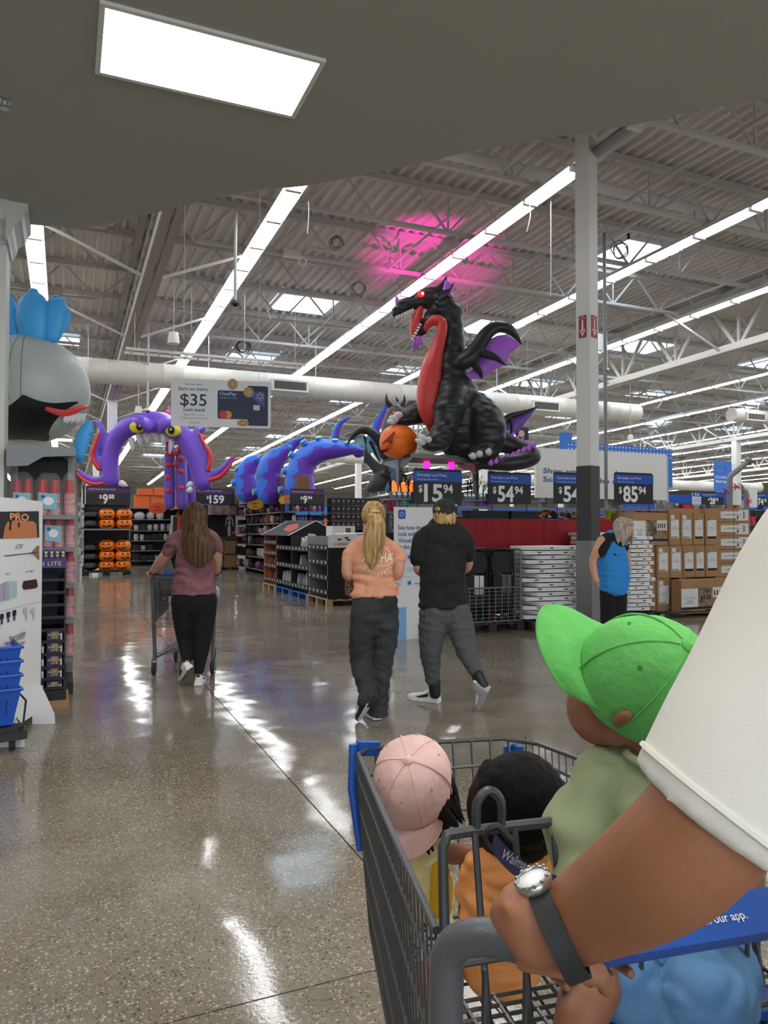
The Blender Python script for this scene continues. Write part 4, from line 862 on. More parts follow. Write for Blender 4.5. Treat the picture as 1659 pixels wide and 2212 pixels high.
for i in range(40):
    f = i / 39; g = math.sin(math.pi * f); u0 = 401 + 40 * f; e = 396 + 64 * f + 3 * math.sin(i * 2.7); ln = 1196 + 26 * g
    swell(hr, [(421 + (u0 - 421) * .5, 1086 + 6 * (1 - g), 6, -.03 - .05 * g), (u0, 1108, 6.5, -.05 - .06 * g), (u0 - 2 + 4 * f, 1140, 7, -.09 - .06 * g), (e, 1172, 6, -.15 - .05 * g), (e + 2, ln - 6, 4, -.17 - .04 * g), (e + 1, ln + 7 * math.sin(i * 1.9), 1.2, -.17 - .04 * g)], d7, n=7, sub=3, rd=.7)
fuse(hr, 'hair', stripes('hair_brown', (104, 72, 44), (52, 38, 28), 60), pc, .008, 2, disp=lambda co: noise.noise(Vector((co.x * 55, co.y * 55, co.z * 2))) * .004)
for nm, u0, v0, dd in (('wrist_band', 333, 1233, .235), ('wrist_band', 468, 1234, .2)): wb_ = MB(); wb_.tube([W(u0, v0, d7 + dd) + (RT * math.cos(a) + (FW * .5 + UP * .86) * math.sin(a)) * .043 for a in [2 * math.pi * k / 14 for k in range(14)]], (.008, .008) and .008, 6, closed=True); wb_.build(nm, rubber, pc, True)
# her cart (simple copy of the same make)
q = onZ(395, 1458); A2 = R(6); C2 = Cart(q.x, q.y, A2, 'grey wire shopping cart with blue trim, pushed along the aisle'); build_cart(C2, False)
for sx in (-1,):
    sp2 = MB(); sp2.add([C2.p(-.31, .06, .95), C2.p(-.27, .62, .93), C2.p(-.24, .55, .6), C2.p(-.27, .06, .52)], [(0, 1, 2, 3)]); sp2.add([C2.p(-.315, .06, .95), C2.p(-.275, .62, .93), C2.p(-.245, .55, .6), C2.p(-.275, .06, .52)], [(3, 2, 1, 0)]); sp2.build('side_panel', cgrey, C2.root, recalc=False)
pu = MB(); swell(pu, [(360, 1276, 16, .5), (361, 1250, 17, .5), (363, 1228, 12, .5), (366, 1212, 4, .5)], d7, rd=.6); po = pu.build('hand_bag', M('purse_olive', (112, 110, 100), rough=.6, bump=.3, bscale=20), None, True); tag(po, 'soft grey-green handbag standing in the child seat of the aisle cart', 'bag')
bb = MB(); random.seed(8)
for i in range(5): bb.ball(C2.p(-.1 + .08 * i, .5 + .05 * (i % 2), .7 + .06 * (i % 3)), (.09, .07, .08), 8)
bbo = bb.build('grocery_bag', M('bag_blue_print', (46, 84, 160), rough=.6, var=.8, vscale=18, var2=lin(200, 205, 214)), None, True); tag(bbo, 'blue and white packaged goods lying in the aisle cart', 'groceries')
# ---------------------------------------------------------------- shop assistant in blue vest
d8 = 8.1; p = W(1326, 1145, d8); pe_ = empty('person', (p.x, p.y, 0), 0, 'grey-haired person in a bright blue vest over black clothes, by the white column', 'person'); s8 = d8 / F
b = MB(); hce = W(1348, 1142, d8 - .05); hfe = (VR * .75 - VF * .68).normalized(); head_shape(b, hce, VZ, hfe, .215, .75)
swell(b, [(1338, 1158, 12), (1330, 1172, 14)], d8); swell(b, [(1320, 1185, 19), (1322, 1230, 21), (1325, 1262, 19)], d8, rd=.8)
swell(b, [(1301, 1168, 12, -.06), (1290, 1192, 10.5, -.08), (1281, 1210, 8.5, -.06), (1284, 1238, 7.5, -.08), (1289, 1256, 7, -.1)], d8)
for i in range(4): limb(b, [W(1288 + i, 1254, d8 - .1), W(1289 + i * 2, 1263, d8 - .1 + .008 * i), W(1292 + i * 2, 1268, d8 - .09)], [.013, .009, .007], None, 7)
swell(b, [(1345, 1176, 12, .12), (1352, 1200, 10, .14), (1356, 1230, 8, .08)], d8)
for q in (-1, 1): swell(b, [(1325 + q * 12, 1280, 16), (1325 + q * 11, 1345, 13), (1324 + q * 11, 1412, 9)], d8)
bo = fuse(b, 'body', skl, pe_, .012, 4); face_bits(bo, hce, VZ, hfe, .215)
sl_ = MB(); swell(sl_, [(1314, 1164, 16, -.03), (1303, 1178, 15, -.06), (1296, 1192, 13.5, -.08)], d8); swell(sl_, [(1330, 1160, 16, .05), (1346, 1182, 14, .12)], d8); swell(sl_, [(1326, 1163, 20), (1324, 1200, 27)], d8); fuse(sl_, 'shirt', bt, pe_, .012, 3)
vs_ = MB(); swell(vs_, [(1326, 1156, 14), (1320, 1170, 25), (1323, 1205, 33), (1326, 1235, 34), (1326, 1266, 33)], d8, rd=.85, rnd=(True, True)); fuse(vs_, 'vest', M('vest_blue', (44, 140, 216), rough=.85, bump=.1, bscale=150), pe_, .011, 3, disp=fold(7, .02))
tr_ = MB()
for q in (-1, 1): swell(tr_, [(1325 + q * 10, 1262, 20), (1325 + q * 11, 1330, 17), (1324 + q * 12, 1402, 14)], d8)
fuse(tr_, 'trousers', M('leggings_black', (15, 15, 17)), pe_, .012, 3)
for q in (-1, 1): p_ = onZ(1318 + q * 13, 1422); shoe(pe_, p_ - VR * .08 + VZ * .004, p_ + VR * .15 - VF * .05 * 1 + VZ * .004, (sneakk, sneakk), VZ, .26)
hr = MB(); mh = Matrix((hfe, VZ.cross(hfe), VZ)).transposed(); hr.ball(hce + VZ * .028 - hfe * .022, (.1, .094, .1), 16, mh)
Se = VZ.cross(hfe)
for i in range(34):
    ph = R(52 + 256 * i / 33); q = hfe * math.cos(ph) + Se * math.sin(ph); ln = .17 + .03 * math.sin(i * 1.3)
    limb(hr, [hce + q * .085 + VZ * .05, hce + q * .1 - VZ * .03, hce + q * .1 - VZ * ln * .7, hce + q * .088 - VZ * ln], [.017, .017, .013, .003], None, 7)
for i in range(7): q = hfe * math.cos(R(-30 + 10 * i)) + Se * math.sin(R(-30 + 10 * i)); limb(hr, [hce + q * .07 + VZ * .095, hce + q * .094 + VZ * .06, hce + q * .098 + VZ * .03], [.015, .012, .004], None, 7)
fuse(hr, 'hair', stripes('hair_grey', (200, 192, 176), (140, 132, 118), 70), pe_, .007, 2, disp=lambda co: noise.noise(Vector((co.x * 80, co.y * 80, co.z * 5))) * .004)
# ---------------------------------------------------------------- person at the far tills
d9 = 19.; p = W(1643, 1145, d9); pf = empty('person', (p.x, p.y, 0), 0, 'dark-haired person in a green top standing beyond the cardboard boxes', 'person')
b = MB(); hcf = W(1644, 1125, d9); hff = (VR * .8 - VF * .5).normalized(); head_shape(b, hcf, VZ, hff, .22); swell(b, [(1644, 1136, 4.5), (1643, 1148, 5)], d9); swell(b, [(1643, 1150, 13), (1643, 1200, 12)], d9, rd=.6); swell(b, [(1630, 1152, 5), (1628, 1185, 4), (1640, 1190, 3, -.2)], d9); swell(b, [(1656, 1152, 5), (1658, 1185, 4), (1650, 1190, 3, -.2)], d9)
for q in (-1, 1): swell(b, [(1643 + q * 5, 1200, 8), (1643 + q * 5, 1262, 5)], d9)
bo = fuse(b, 'body', skl, pf, .018, 3); face_bits(bo, hcf, VZ, hff, .22)
sh = MB(); swell(sh, [(1643, 1143, 8), (1643, 1150, 16), (1643, 1200, 14)], d9, rd=.65); swell(sh, [(1630, 1151, 6.5), (1628, 1178, 5.5)], d9); swell(sh, [(1656, 1151, 6.5), (1658, 1178, 5.5)], d9); fuse(sh, 'shirt', M('top_green', (40, 150, 110), rough=.9), pf, .018, 3)
hr = MB(); mh = Matrix((hff, VZ.cross(hff), VZ)).transposed(); hr.ball(hcf + VZ * .02 - hff * .03, (.1, .1, .115), 12, mh); hr.ball(hcf - VZ * .12 - hff * .07, (.06, .09, .12), 12, mh); hr.build('hair', hairB, pf, True)
tz = MB()
for q in (-1, 1): swell(tz, [(1643 + q * 5, 1198, 9), (1643 + q * 5, 1258, 6.5)], d9)
fuse(tz, 'trousers', MATS['trousers_dark'], pf, .02, 3)
# ---------------------------------------------------------------- companion in black ahead of the second cart
dA = 9.3; p = onZ(405, 1386); pq = empty('person', (p.x, p.y, 0), 0, 'person in black clothes walking ahead of the aisle cart, mostly hidden', 'person'); b = MB(); hq = W(412, 1128, dA); head_shape(b, hq, VZ, VF, .21); swell(b, [(411, 1142, 11), (408, 1165, 12)], dA); swell(b, [(404, 1175, 24), (402, 1230, 22), (402, 1265, 22)], dA, rd=.6)
for q in (-1, 1): swell(b, [(403 + q * 24, 1172, 9), (400 + q * 30, 1205, 8), (400 + q * 26, 1232, 7, .2), (400 + q * 20, 1238, 6, .3)], dA); swell(b, [(403 + q * 10, 1265, 13), (405 + q * 9, 1320, 9), (407 + q * 8, 1376, 6)], dA)
bo = fuse(b, 'body', skl, pq, .014, 3); face_bits(bo, hq, VZ, VF, .21); sh = MB(); swell(sh, [(408, 1158, 16), (404, 1178, 29), (402, 1230, 28), (402, 1272, 28)], dA, rd=.65)
for q in (-1, 1): swell(sh, [(403 + q * 24, 1174, 12), (400 + q * 31, 1205, 11), (400 + q * 28, 1228, 10, .16)], dA)
fuse(sh, 'jacket', bt, pq, .013, 3); tz = MB()
for q in (-1, 1): swell(tz, [(403 + q * 11, 1266, 17), (405 + q * 9, 1320, 13), (407 + q * 8, 1368, 9)], dA)
fuse(tz, 'trousers', MATS['leggings_black'], pq, .013, 3)
for q in (-1, 1): p_ = onZ(406 + q * 9, 1388); shoe(pq, p_ + VZ * .004, p_ + VF * .22 + VZ * .004, (sneakk, sneakk), VZ, .26)
hr = MB(); hr.ball(hq + VZ * .02 - VF * .015, (.1, .09, .1), 12, Matrix((VF, -VR, VZ)).transposed()); hr.build('hair', hairB, pq, True)
# ================================================================ inflatables and shelf on the right
def inflate(name, rgb, bump=.25): return M(name, rgb, rough=.42, bump=bump, bscale=16, sheen=.2)
blackf = inflate('nylon_black', (36, 37, 40)); redf = inflate('nylon_red', (216, 66, 62)); purf = inflate('nylon_purple', (186, 106, 226)); whitef = inflate('nylon_white', (226, 224, 226)); orangef = inflate('nylon_orange', (255, 122, 30)); greyf = inflate('nylon_grey', (74, 76, 82)); bluef = inflate('nylon_cyan', (132, 196, 222))
dpurf = inflate('nylon_deep_purple', (84, 46, 140))
def spike(mb, a, b, r, d0, dda=0., ddb=0., n=8, bend=0.):
    (u0, v0), (u1, v1) = a, b; mu, mv = (u0 + u1) / 2 - (v1 - v0) * bend, (v0 + v1) / 2 + (u1 - u0) * bend
    swell(mb, [(u0, v0, r, dda), (mu, mv, r * .72, (dda + ddb) / 2), (u1, v1, r * .08, ddb)], d0, n=n, sub=4, rnd=(True, True))
def web(mb, pts, d0, dd=0., th=.04, dds=None):
    """a thin cushion: picture outline at a distance, with a bulging middle"""
    n = len(pts); D = dds or [dd] * n; P = [W(u, v, d0 + D[i]) for i, (u, v) in enumerate(pts)]; c = sum(P, Vector()) / n
    mid = [(p + c) / 2 for p in P]; f = [m - FW * th for m in mid]; b = [m + FW * th for m in mid]; cf = c - FW * th * 1.2; cb = c + FW * th * 1.2
    for ring, ce in ((f, cf), (b, cb)):
        mb.add(P + ring + [ce], [(i, (i + 1) % n, n + (i + 1) % n, n + i) for i in range(n)] + [(n + i, n + (i + 1) % n, 2 * n) for i in range(n)])
DG = 11.3
dr = empty('dragon_inflatable', onZ(990, 1145 + 1.42 * F / DG * 1.0), 0, 'huge black inflatable dragon with red belly and purple wings, sitting on the shelf top', 'inflatable')
dr.location = W(985, 985, DG); WM[dr.name] = Matrix.Translation(dr.location)
b = MB()
swell(b, [(962, 655, 25), (972, 674, 27), (976, 700, 26), (977, 730, 27), (973, 765, 33), (968, 800, 44), (972, 850, 60, .05), (985, 905, 66, .1), (1005, 950, 56, .12), (1020, 968, 40, .15)], DG, n=22, sub=5, rd=.95)
swell(b, [(968, 650, 20), (945, 645, 24), (918, 645, 20), (895, 652, 16), (872, 662, 14.5), (858, 671, 12.5), (852, 675, 10)], DG, n=18, rd=1.0)
swell(b, [(948, 672, 20), (925, 690, 13), (913, 713, 9), (903, 727, 6), (894, 735, 4)], DG, n=14, rd=1.2)
swell(b, [(1030, 872, 28, -.1), (1047, 905, 42, -.16), (1052, 940, 42, -.18), (1053, 972, 30, -.2)], DG, n=18); swell(b, [(1060, 975, 24, -.2), (1042, 979, 22, -.3), (1022, 984, 13, -.38)], DG)
swell(b, [(974, 842, 34, -.22), (968, 880, 34, -.34), (962, 915, 27, -.4), (952, 945, 25, -.45)], DG, n=18); swell(b, [(952, 950, 24, -.44), (934, 958, 21, -.52), (916, 955, 14, -.58)], DG)
swell(b, [(940, 870, 26, .1), (905, 892, 24, .05), (880, 902, 20, -.02), (862, 904, 15, -.08)], DG, n=16)
fuse(b, 'body', blackf, dr, .035, 5, disp=lambda co: fold(2.2, .05, (1, 1, 3))(co))
tl = MB(); swell(tl, [(1060, 945, 30, 0), (1085, 955, 24, -.05), (1115, 966, 19, -.1), (1142, 975, 18, -.2), (1150, 987, 18, -.32), (1125, 996, 18, -.42), (1095, 1001, 16, -.45), (1062, 1004, 11, -.4), (1030, 1008, 5, -.3)], DG, n=16, sub=6); tl.build('tail', blackf, dr, True)
t = MB()
for i in range(9): f = i / 8; u, v = 1060 + 92 * f, 1001 - 37 * f ** 1.2; spike(t, (u, v + 1), (u + 2 + 5 * f, v - 9 - 2 * f), 6, DG, -.5 + .12 * f, -.5 + .12 * f)
for i in range(6): f = i / 5; u, v = 1083 + 52 * f, 932 + 26 * f; spike(t, (u, v + 3), (u + 7, v - 8), 6, DG, -.02, -.02)
for u, v in ((1004, 746), (1064, 870)): spike(t, (u, v), (u + 6, v - 2), 3.5, DG)
t.build('tail_frill', purf, dr, True)
t = MB(); swell(t, [(920, 712, 5, -.1), (926, 700, 9, -.14), (940, 692, 12, -.18), (953, 697, 12, -.2), (955, 715, 11, -.22), (948, 740, 14, -.2), (939, 768, 18, -.22), (930, 805, 23, -.26), (926, 845, 26, -.26), (926, 880, 24, -.25), (931, 910, 16, -.2), (934, 928, 6, -.15)], DG, n=16, sub=5, rd=1.0); swell(t, [(972, 940, 12, .0), (985, 955, 20, -.05), (1008, 968, 12, -.1), (1022, 974, 5, -.1)], DG, n=12); t.build('belly', redf, dr, True)
t = MB(); swell(t, [(908, 666, 7, -.02), (900, 690, 12, -.02), (896, 712, 11, -.02), (893, 730, 4, -.02)], DG, n=12, rd=1.3); t.build('mouth', redf, dr, True)
t = MB()
for i in range(7): f = i / 6; spike(t, (857 + 34 * f, 684 - 15 * f), (857 + 34 * f - 1, 691 - 14 * f), 3, DG, -.12, -.12, 5)
for i in range(6): f = i / 5; spike(t, (909 - 17 * f, 702 + 31 * f), (903 - 15 * f, 700 + 29 * f), 3, DG, -.13, -.13, 5); spike(t, (889 + f * 2, 706 + 24 * f), (885 + 2 * f, 704 + 24 * f), 2.4, DG, .05, .05, 5)
t.build('teeth', whitef, dr, True)
t = MB(); spike(t, (859, 655), (856, 637), 6, DG); spike(t, (904, 731), (915, 750), 7, DG, -.12, -.14); spike(t, (896, 738), (894, 762), 5, DG, -.05); spike(t, (902, 740), (902, 758), 5, DG, -.1); web(t, [(950, 630), (962, 604), (972, 612), (978, 616), (974, 632), (983, 648), (965, 647), (950, 640)], DG, -.1, .05); t.build('purple_horn', purf, dr, True)
t = MB(); spike(t, (938, 636), (965, 596), 11, DG, -.08, -.05, bend=.1); spike(t, (944, 644), (980, 612), 11, DG, -.14, -.1, bend=.1); spike(t, (946, 656), (987, 651), 9.5, DG, -.14, -.1, bend=-.08); t.build('ear_spike', blackf, dr, True)
t = MB(); t.ball(W(909, 635, DG - .175), (.06, .04, .05), 12); e_ = t.build('eye', M('eye_glow', (255, 60, 60), emit=lin(255, 30, 30), estr=1.2), dr, True); t = MB(); t.ball(W(913, 634, DG - .215), .02, 8); t.build('pupil', M('eye_lamp', (255, 200, 200), emit=lin(255, 150, 150), estr=4.), e_, True)
for toes, dd in ((((914, 956, 899, 950), (916, 947, 906, 943), (925, 951, 927, 945)), -.68), (((1024, 985, 1014, 984), (1036, 982, 1035, 976), (1055, 978, 1056, 970)), -.5), (((858, 905, 842, 901), (852, 909, 838, 911), (864, 897, 852, 896)), -.2)):
    for a, b_, c_, d_ in toes:
        t = MB(); swell(t, [(a, b_, 7.2, dd + .05), ((a + c_) / 2, (b_ + d_) / 2, 7.5, dd), (c_, d_, 3.2, dd)], DG, n=12); t.build('claw', whitef, dr, True)
wg = empty
t = MB(); swell(t, [(985, 790, 16, -.2), (1000, 782, 19, -.25), (1018, 768, 20, -.25), (1036, 743, 17, -.22), (1052, 720, 15, -.2), (1072, 707, 13.5, -.18), (1095, 709, 12, -.15), (1112, 722, 8, -.12), (1126, 743, 1.5, -.1)], DG, n=14, sub=5); spike(t, (1042, 762), (1094, 790), 10, DG, -.3, -.24, bend=-.08); spike(t, (1026, 790), (1042, 819), 8, DG, -.3, -.24, bend=-.1); wo_ = t.build('wing', blackf, dr, True)
t = MB(); web(t, [(1058, 733), (1075, 724), (1090, 723), (1110, 733), (1125, 744), (1108, 758), (1100, 766), (1094, 788), (1070, 797), (1056, 806), (1043, 818), (1026, 818), (1014, 821), (1005, 810), (1025, 795), (1040, 765)], DG, -.2, .04); t.build('wing_web', purf, wo_, True)
t = MB(); swell(t, [(1076, 930, 10, .3), (1082, 918, 9, .3), (1100, 900, 8, .3), (1125, 892, 6, .3), (1145, 886, 4, .3), (1162, 878, 1, .3)], DG, n=12); swell(t, [(1103, 904, 3, .26), (1106, 925, 3, .26), (1103, 946, 1, .26)], DG, n=8); w2 = t.build('wing', blackf, dr, True); t = MB(); web(t, [(1080, 926), (1100, 906), (1128, 897), (1160, 880), (1125, 925), (1104, 947), (1086, 940)], DG, .3, .03); t.build('wing_web', inflate('nylon_violet', (120, 82, 176)), w2, True)
# inflatable pumpkin under its claw
pk = MB(); n = 40; rings = []
pc_ = W(861, 957, DG - .05); ru, rv = 41 * DG / F, 39 * DG / F
for i in range(13):
    a = math.pi * (.04 + .92 * i / 12); rings.append([pc_ + Vector((VR.x, VR.y, 0)) * (ru * math.sin(a) ** .8 * math.cos(2 * math.pi * k / n) * (1 + .03 * abs(math.sin(4 * 2 * math.pi * k / n)))) + VF * (ru * math.sin(a) ** .8 * math.sin(2 * math.pi * k / n) * (1 + .03 * abs(math.sin(4 * 2 * math.pi * k / n)))) + VZ * (rv * math.cos(a) * (.85 if a > 1.57 else 1)) for k in range(n)])
pk.rings(rings); pko = pk.build('pumpkin_inflatable', orangef, None, True); tag(pko, 'round orange inflatable pumpkin with dark red face, under the black dragon claw', 'inflatable')
t = MB(); fpk = Fr(W(861, 957, DG - .6), RT, UP); s_ = (DG - .3) / F
for pl_ in ([(-36, 3), (-22, 17), (-6, 30), (-13, 8), (-18, 3), (-24, 8)], [(-36, -14), (-28, -8), (-12, 9), (-14, -2), (-25, -14), (-28, -10), (-32, -22), (-37, -24)]): 
    pts = []
    for (x0, y0), (x1, y1) in zip(pl_, pl_[1:] + pl_[:1]): pts += [(x0 + (x1 - x0) * k / 4, y0 + (y1 - y0) * k / 4) for k in range(4)]
    cx0 = sum(p[0] for p in pts) / len(pts); cy0 = sum(p[1] for p in pts) / len(pts); base = len(t.v); t.add([fpk.p(x * s_, y * s_) for x, y in pts] + [fpk.p(cx0 * s_, cy0 * s_)], [(k, (k + 1) % len(pts), len(pts)) for k in range(len(pts))])
drape(t, pko, .012); t.build('face_print', M('print_maroon', (148, 30, 40), rough=.5), pko, recalc=False)
# grey two-headed inflatable behind
DH = 13.2; gh = empty('dragon_inflatable', W(832, 1062, DH), 0, 'grey inflatable two-headed dragon with black horns and light blue wings, behind the pumpkin', 'inflatable')
b = MB(); swell(b, [(848, 905, 18), (842, 935, 20), (846, 980, 22), (850, 1020, 24), (838, 1048, 20)], DH, n=14); swell(b, [(848, 892, 17), (858, 893, 20, -.1), (872, 903, 12, -.2)], DH); swell(b, [(872, 905, 14, .3), (878, 885, 14, .3), (888, 873, 11, .2), (897, 868, 7, .2)], DH)
swell(b, [(830, 1030, 14), (812, 1010, 12, -.1), (797, 992, 10, -.15), (790, 975, 7, -.2), (788, 965, 3, -.2)], DH); swell(b, [(800, 1055, 12, -.1), (815, 1045, 20, -.1), (836, 1030, 20, -.1)], DH)
for q in ((782, 995), (779, 1001), (786, 1003)): spike(b, (794, 994), q, 4, DH, -.15, -.2)
fuse(b, 'body', greyf, gh, .035, 4)
t = MB(); spike(t, (846, 880), (835, 850), 7, DH, -.1, -.1, bend=-.15); spike(t, (866, 878), (873, 852), 6, DH, -.1, -.1, bend=.15); spike(t, (859, 866), (855, 856), 3, DH, .1, .1); t.build('horn', blackf, gh, True)
t = MB(); swell(t, [(833, 985, 10), (818, 950, 11), (800, 933, 9), (782, 929, 8), (766, 938, 6), (751, 958, 1.5)], DH - .5, n=12); spike(t, (788, 945), (793, 980), 3, DH - .5); spike(t, (800, 955), (821, 1000), 4, DH - .5); w3 = t.build('wing', blackf, gh, True); t = MB(); web(t, [(760, 950), (770, 942), (788, 940), (800, 950), (812, 965), (826, 988), (821, 1000), (806, 972), (802, 980), (794, 978), (790, 972), (775, 956)], DH - .48, 0, .03); t.build('wing_web', bluef, w3, True)
t = MB(); swell(t, [(838, 1060, 7, -.3), (848, 1030, 8, -.3), (848, 1000, 6, -.3)], DH, rd=.6); swell(t, [(842, 935, 3.5, -.28), (840, 910, 3.5, -.3), (845, 895, 2, -.3)], DH); t.build('blue_panel', inflate('nylon_slate', (92, 132, 168)), gh, True)
t = MB(); swell(t, [(884, 893, 9, .1), (892, 882, 7, .1), (898, 874, 3, .1)], DH); t.build('mouth', redf, gh, True)
t = MB(); t.ball(W(851, 891, DH - .28), .025, 8); t.ball(W(875, 871, DH + .1), .025, 8); t.build('eye', MATS['eye_glow'], gh, True)
# ---------------------------------------------------------------- shelf run behind the tables (runs along X)
YS = 9.95; shg = M('gondola_grey', (128, 131, 134), rough=.5, metal=.2); shk = M('shelf_black', (34, 34, 36), rough=.6)
def FY(u0, v0, u1, v1, Y):
    a = onY(u0, v1, Y); bq = onY(u1, v1, Y); f = Fr(a, (1, 0, 0)); f.w = bq.x - a.x; f.h = onY(u0, v0, Y).z - a.z; return f
gx0 = onY(862, 1100, YS + .35).x; ups = [onY(u, 1100, YS + .35).x for u in (862, 1027, 1176, 1312, 1447)]
gd = empty('gondola_shelf', (gx0, YS + .35, 0), 0, 'grey steel gondola shelf run with perforated uprights, below the black dragon', 'shelf')
ztop = onY(950, 985, YS).z; zr1 = onY(1100, 1096, YS).z; zskirt = onY(1100, 1121, YS).z
for i, x in enumerate(ups):
    h = ztop - .02 if i < 2 else zr1 + .15
    m = MB(); m.bx((x - .035, YS + .3, 0), (x + .035, YS + .38, h)); u_ = m.build('upright', shg, gd)
    t = MB()
    for k in range(int(h / .05)): t.bx((x - .006, YS + .298, .1 + k * .05), (x + .006, YS + .3, .125 + k * .05))
    t.build('slot', M('slot_dark', (20, 20, 22)), u_)
m = MB(); m.bx((ups[0] - .02, YS - .1, ztop - .03), (ups[1] + .25, YS + .9, ztop)); m.build('top_deck', shk, gd); m = MB(); m.bx((ups[0] - .02, YS - .115, ztop - .05), (ups[1] + .25, YS - .1, ztop + .005)); m.build('deck_lip', shg, gd)
for x in ups[:2]: m = MB(); f = Fr((x, YS + .3, ztop - .03), (0, -1, 0)); m.prism([(0, 0), (.4, 0), (.4, -.05), (.1, -.14), (0, -.16)], f, -.01, .01); m.prism([(-.1, 0), (-.6, 0), (-.6, -.05), (-.2, -.14), (-.1, -.16)], f, -.01, .01); m.build('bracket', shg, gd)
for i in range(4):
    m = MB(); m.bx((ups[i] + .04, YS, zr1 - .02), (ups[i + 1] - .04, YS + .4, zr1)); m.bx((ups[i] - .0, YS - .015, zr1 - .035), (ups[i + 1], YS, zr1 + .01)); m.build('shelf_board', shg, gd)
    m = MB(); m.bx((ups[i] + .04, YS + .1, .1), (ups[i + 1] - .04, YS + .4, zskirt)); m.build('back_panel', shk, gd)
m = MB(); m.bx((ups[0] - .3, YS, onY(880, 1077, YS).z - .02), (ups[2], YS + .4, onY(880, 1077, YS).z)); m.build('shelf_board', shg, gd)
# red cloth skirts
redc = M('skirt_red', (150, 12, 26), rough=.7)
for i, (ua, ub) in enumerate(((985, 1176), (1176, 1345))):
    xa, xb = onY(ua, 1150, YS - .05).x, onY(ub, 1150, YS - .05).x; m = MB(); nn = 30; top = []; bot = []
    for k in range(nn + 1): x = xa + (xb - xa) * k / nn; dy = .015 * math.sin(k * .9) + .01 * math.sin(k * 2.3); top.append((x, YS - .05 + dy * .3, zskirt)); bot.append((x, YS - .05 + dy, .15))
    m.add(top + bot, [(k, k + 1, nn + 2 + k, nn + 1 + k) for k in range(nn)]); m.add([(x, y + .012, z) for x, y, z in top + bot], [(k, k + 1, nn + 2 + k, nn + 1 + k) for k in range(nn)]); o = m.build('shelf_skirt', redc, None, 60, recalc=False); tag(o, 'plain red cloth skirt hanging from the shelf, ' + ('behind the person in the black T-shirt' if i == 0 else 'behind the white column'), 'cloth')
# price signs
sblack = M('sign_black', (38, 38, 38), rough=.55); sblue = M('sign_blue', (24, 82, 176), rough=.45)
def price_sign(u0, v0, u1, v1, Y, txt, cents, label, blue=True, band=None, dollar=True, headline='Everyday Low Price', sub='Precios bajos todos los dias', cat='price sign', small=False, leg=.12):
    f = FY(u0, v0, u1, v1, Y); w_, h_ = f.w, f.h
    o = empty('price_sign', f.p(w_ / 2, 0, 0), 0, label, cat); m = MB(); m.prism([(0, 0), (w_, 0), (w_, h_), (0, h_)], f, -.02, 0); bo_ = m.build('board', sblack, o)
    bh = .3 * h_; t = MB(); t.prism([(0, h_ - bh - .04 * h_), (w_, h_ - bh - .04 * h_), (w_, h_ - .04 * h_), (0, h_ - .04 * h_)], f, 0, .008); bl_ = t.build('header', band or sblue, o)
    t = MB()
    if headline: text(t, headline, f, .07 * w_, h_ - bh * .62, bh * .28, w=.6 * w_, z=.011); text(t, sub, f, .07 * w_, h_ - bh * .98, bh * .13, w=.42 * w_, z=.011)
    fh = (h_ - bh) * .7; y0 = (h_ - bh) * .12; x = .1 * w_
    if not small: x += text(t, '$', f, x, y0 + fh * .55, fh * .4, w=.08 * w_, z=.006, bold=.025) + .03 * w_
    else: x = .3 * w_; x += text(t, '$', f, x, y0 + fh * .55, fh * .38, w=.06 * w_, z=.006, bold=.025) + .015 * w_
    x += text(t, txt, f, x, y0, fh, w=(.12 if small else .19) * w_ * len(txt), z=.006, bold=.03) + .015 * w_
    if cents: text(t, cents, f, x, y0 + fh * .52, fh * .48, w=(.13 if small else .2) * w_, z=.006, bold=.03)
    t.build('lettering', pwhite, o, recalc=False)
    t = MB(); t.bx(f.p(.02 * w_, h_, -.012), f.p(.98 * w_, h_ + .02, -.008)); t.tube([f.p(.06 * w_ + .012 * math.cos(a), h_ + .03 + .015 * math.sin(a), -.01) for a in [2 * math.pi * k / 10 for k in range(10)]], .003, 5, closed=True); t.bx(f.p(.08 * w_, -leg, -.018), f.p(.08 * w_ + .012, 0, -.008)); t.bx(f.p(.9 * w_, -leg, -.018), f.p(.9 * w_ + .012, 0, -.008)); t.build('holder', MATS['rubber_dark'], o); return o
price_sign(893, 1014, 998, 1088, YS - .1, '15', '94', 'black and blue price sign reading 15.94, behind the camouflage cap')
price_sign(1055, 1021, 1147, 1088, YS - .1, '54', '94', 'black and blue price sign reading 54.94, below the dragon tail')
price_sign(1197, 1022, 1290, 1088, YS - .1, '54', '94', 'black and blue price sign reading 54, half hidden behind the white column')
price_sign(1328, 1022, 1411, 1088, YS - .1, '85', '94', 'black and blue price sign reading 85.94, in front of the white board')
# merchandise on this shelf: bare black trees, glass bowls, packs
random.seed(11); twig = M('twig_black', (18, 17, 18), rough=.8)
def bare_tree(x, y, z, h, label):
    m = MB()
    def br(p, d, ln, r, lv):
        q = p + d * ln; m.tube([p, p + d * ln * .5 + Vector((random.uniform(-.01, .01), random.uniform(-.01, .01), 0)), q], [r, r * .8, r * .6], 4)
        if lv:
            for _ in range(3): br(p + d * ln * random.uniform(.4, 1), (d + Vector((random.uniform(-.9, .9), random.uniform(-.9, .9), random.uniform(-.1, .6)))).normalized(), ln * .62, r * .6, lv - 1)
    br(Vector((x, y, z)), Vector((random.uniform(-.1, .1), 0, 1)), h * .42, .012, 3); o = m.build('twig_tree', twig, None); tag(o, label, 'decoration', 'black twig trees on the shelf')
z77 = onY(880, 1077, YS).z
for u in (842, 850, 872, 880, 888): bare_tree(onY(u, 1070, YS + .15).x, YS + .15 + random.uniform(-.05, .1), z77, random.uniform(.5, .68), 'bare black twig tree beside the 15.94 price sign')
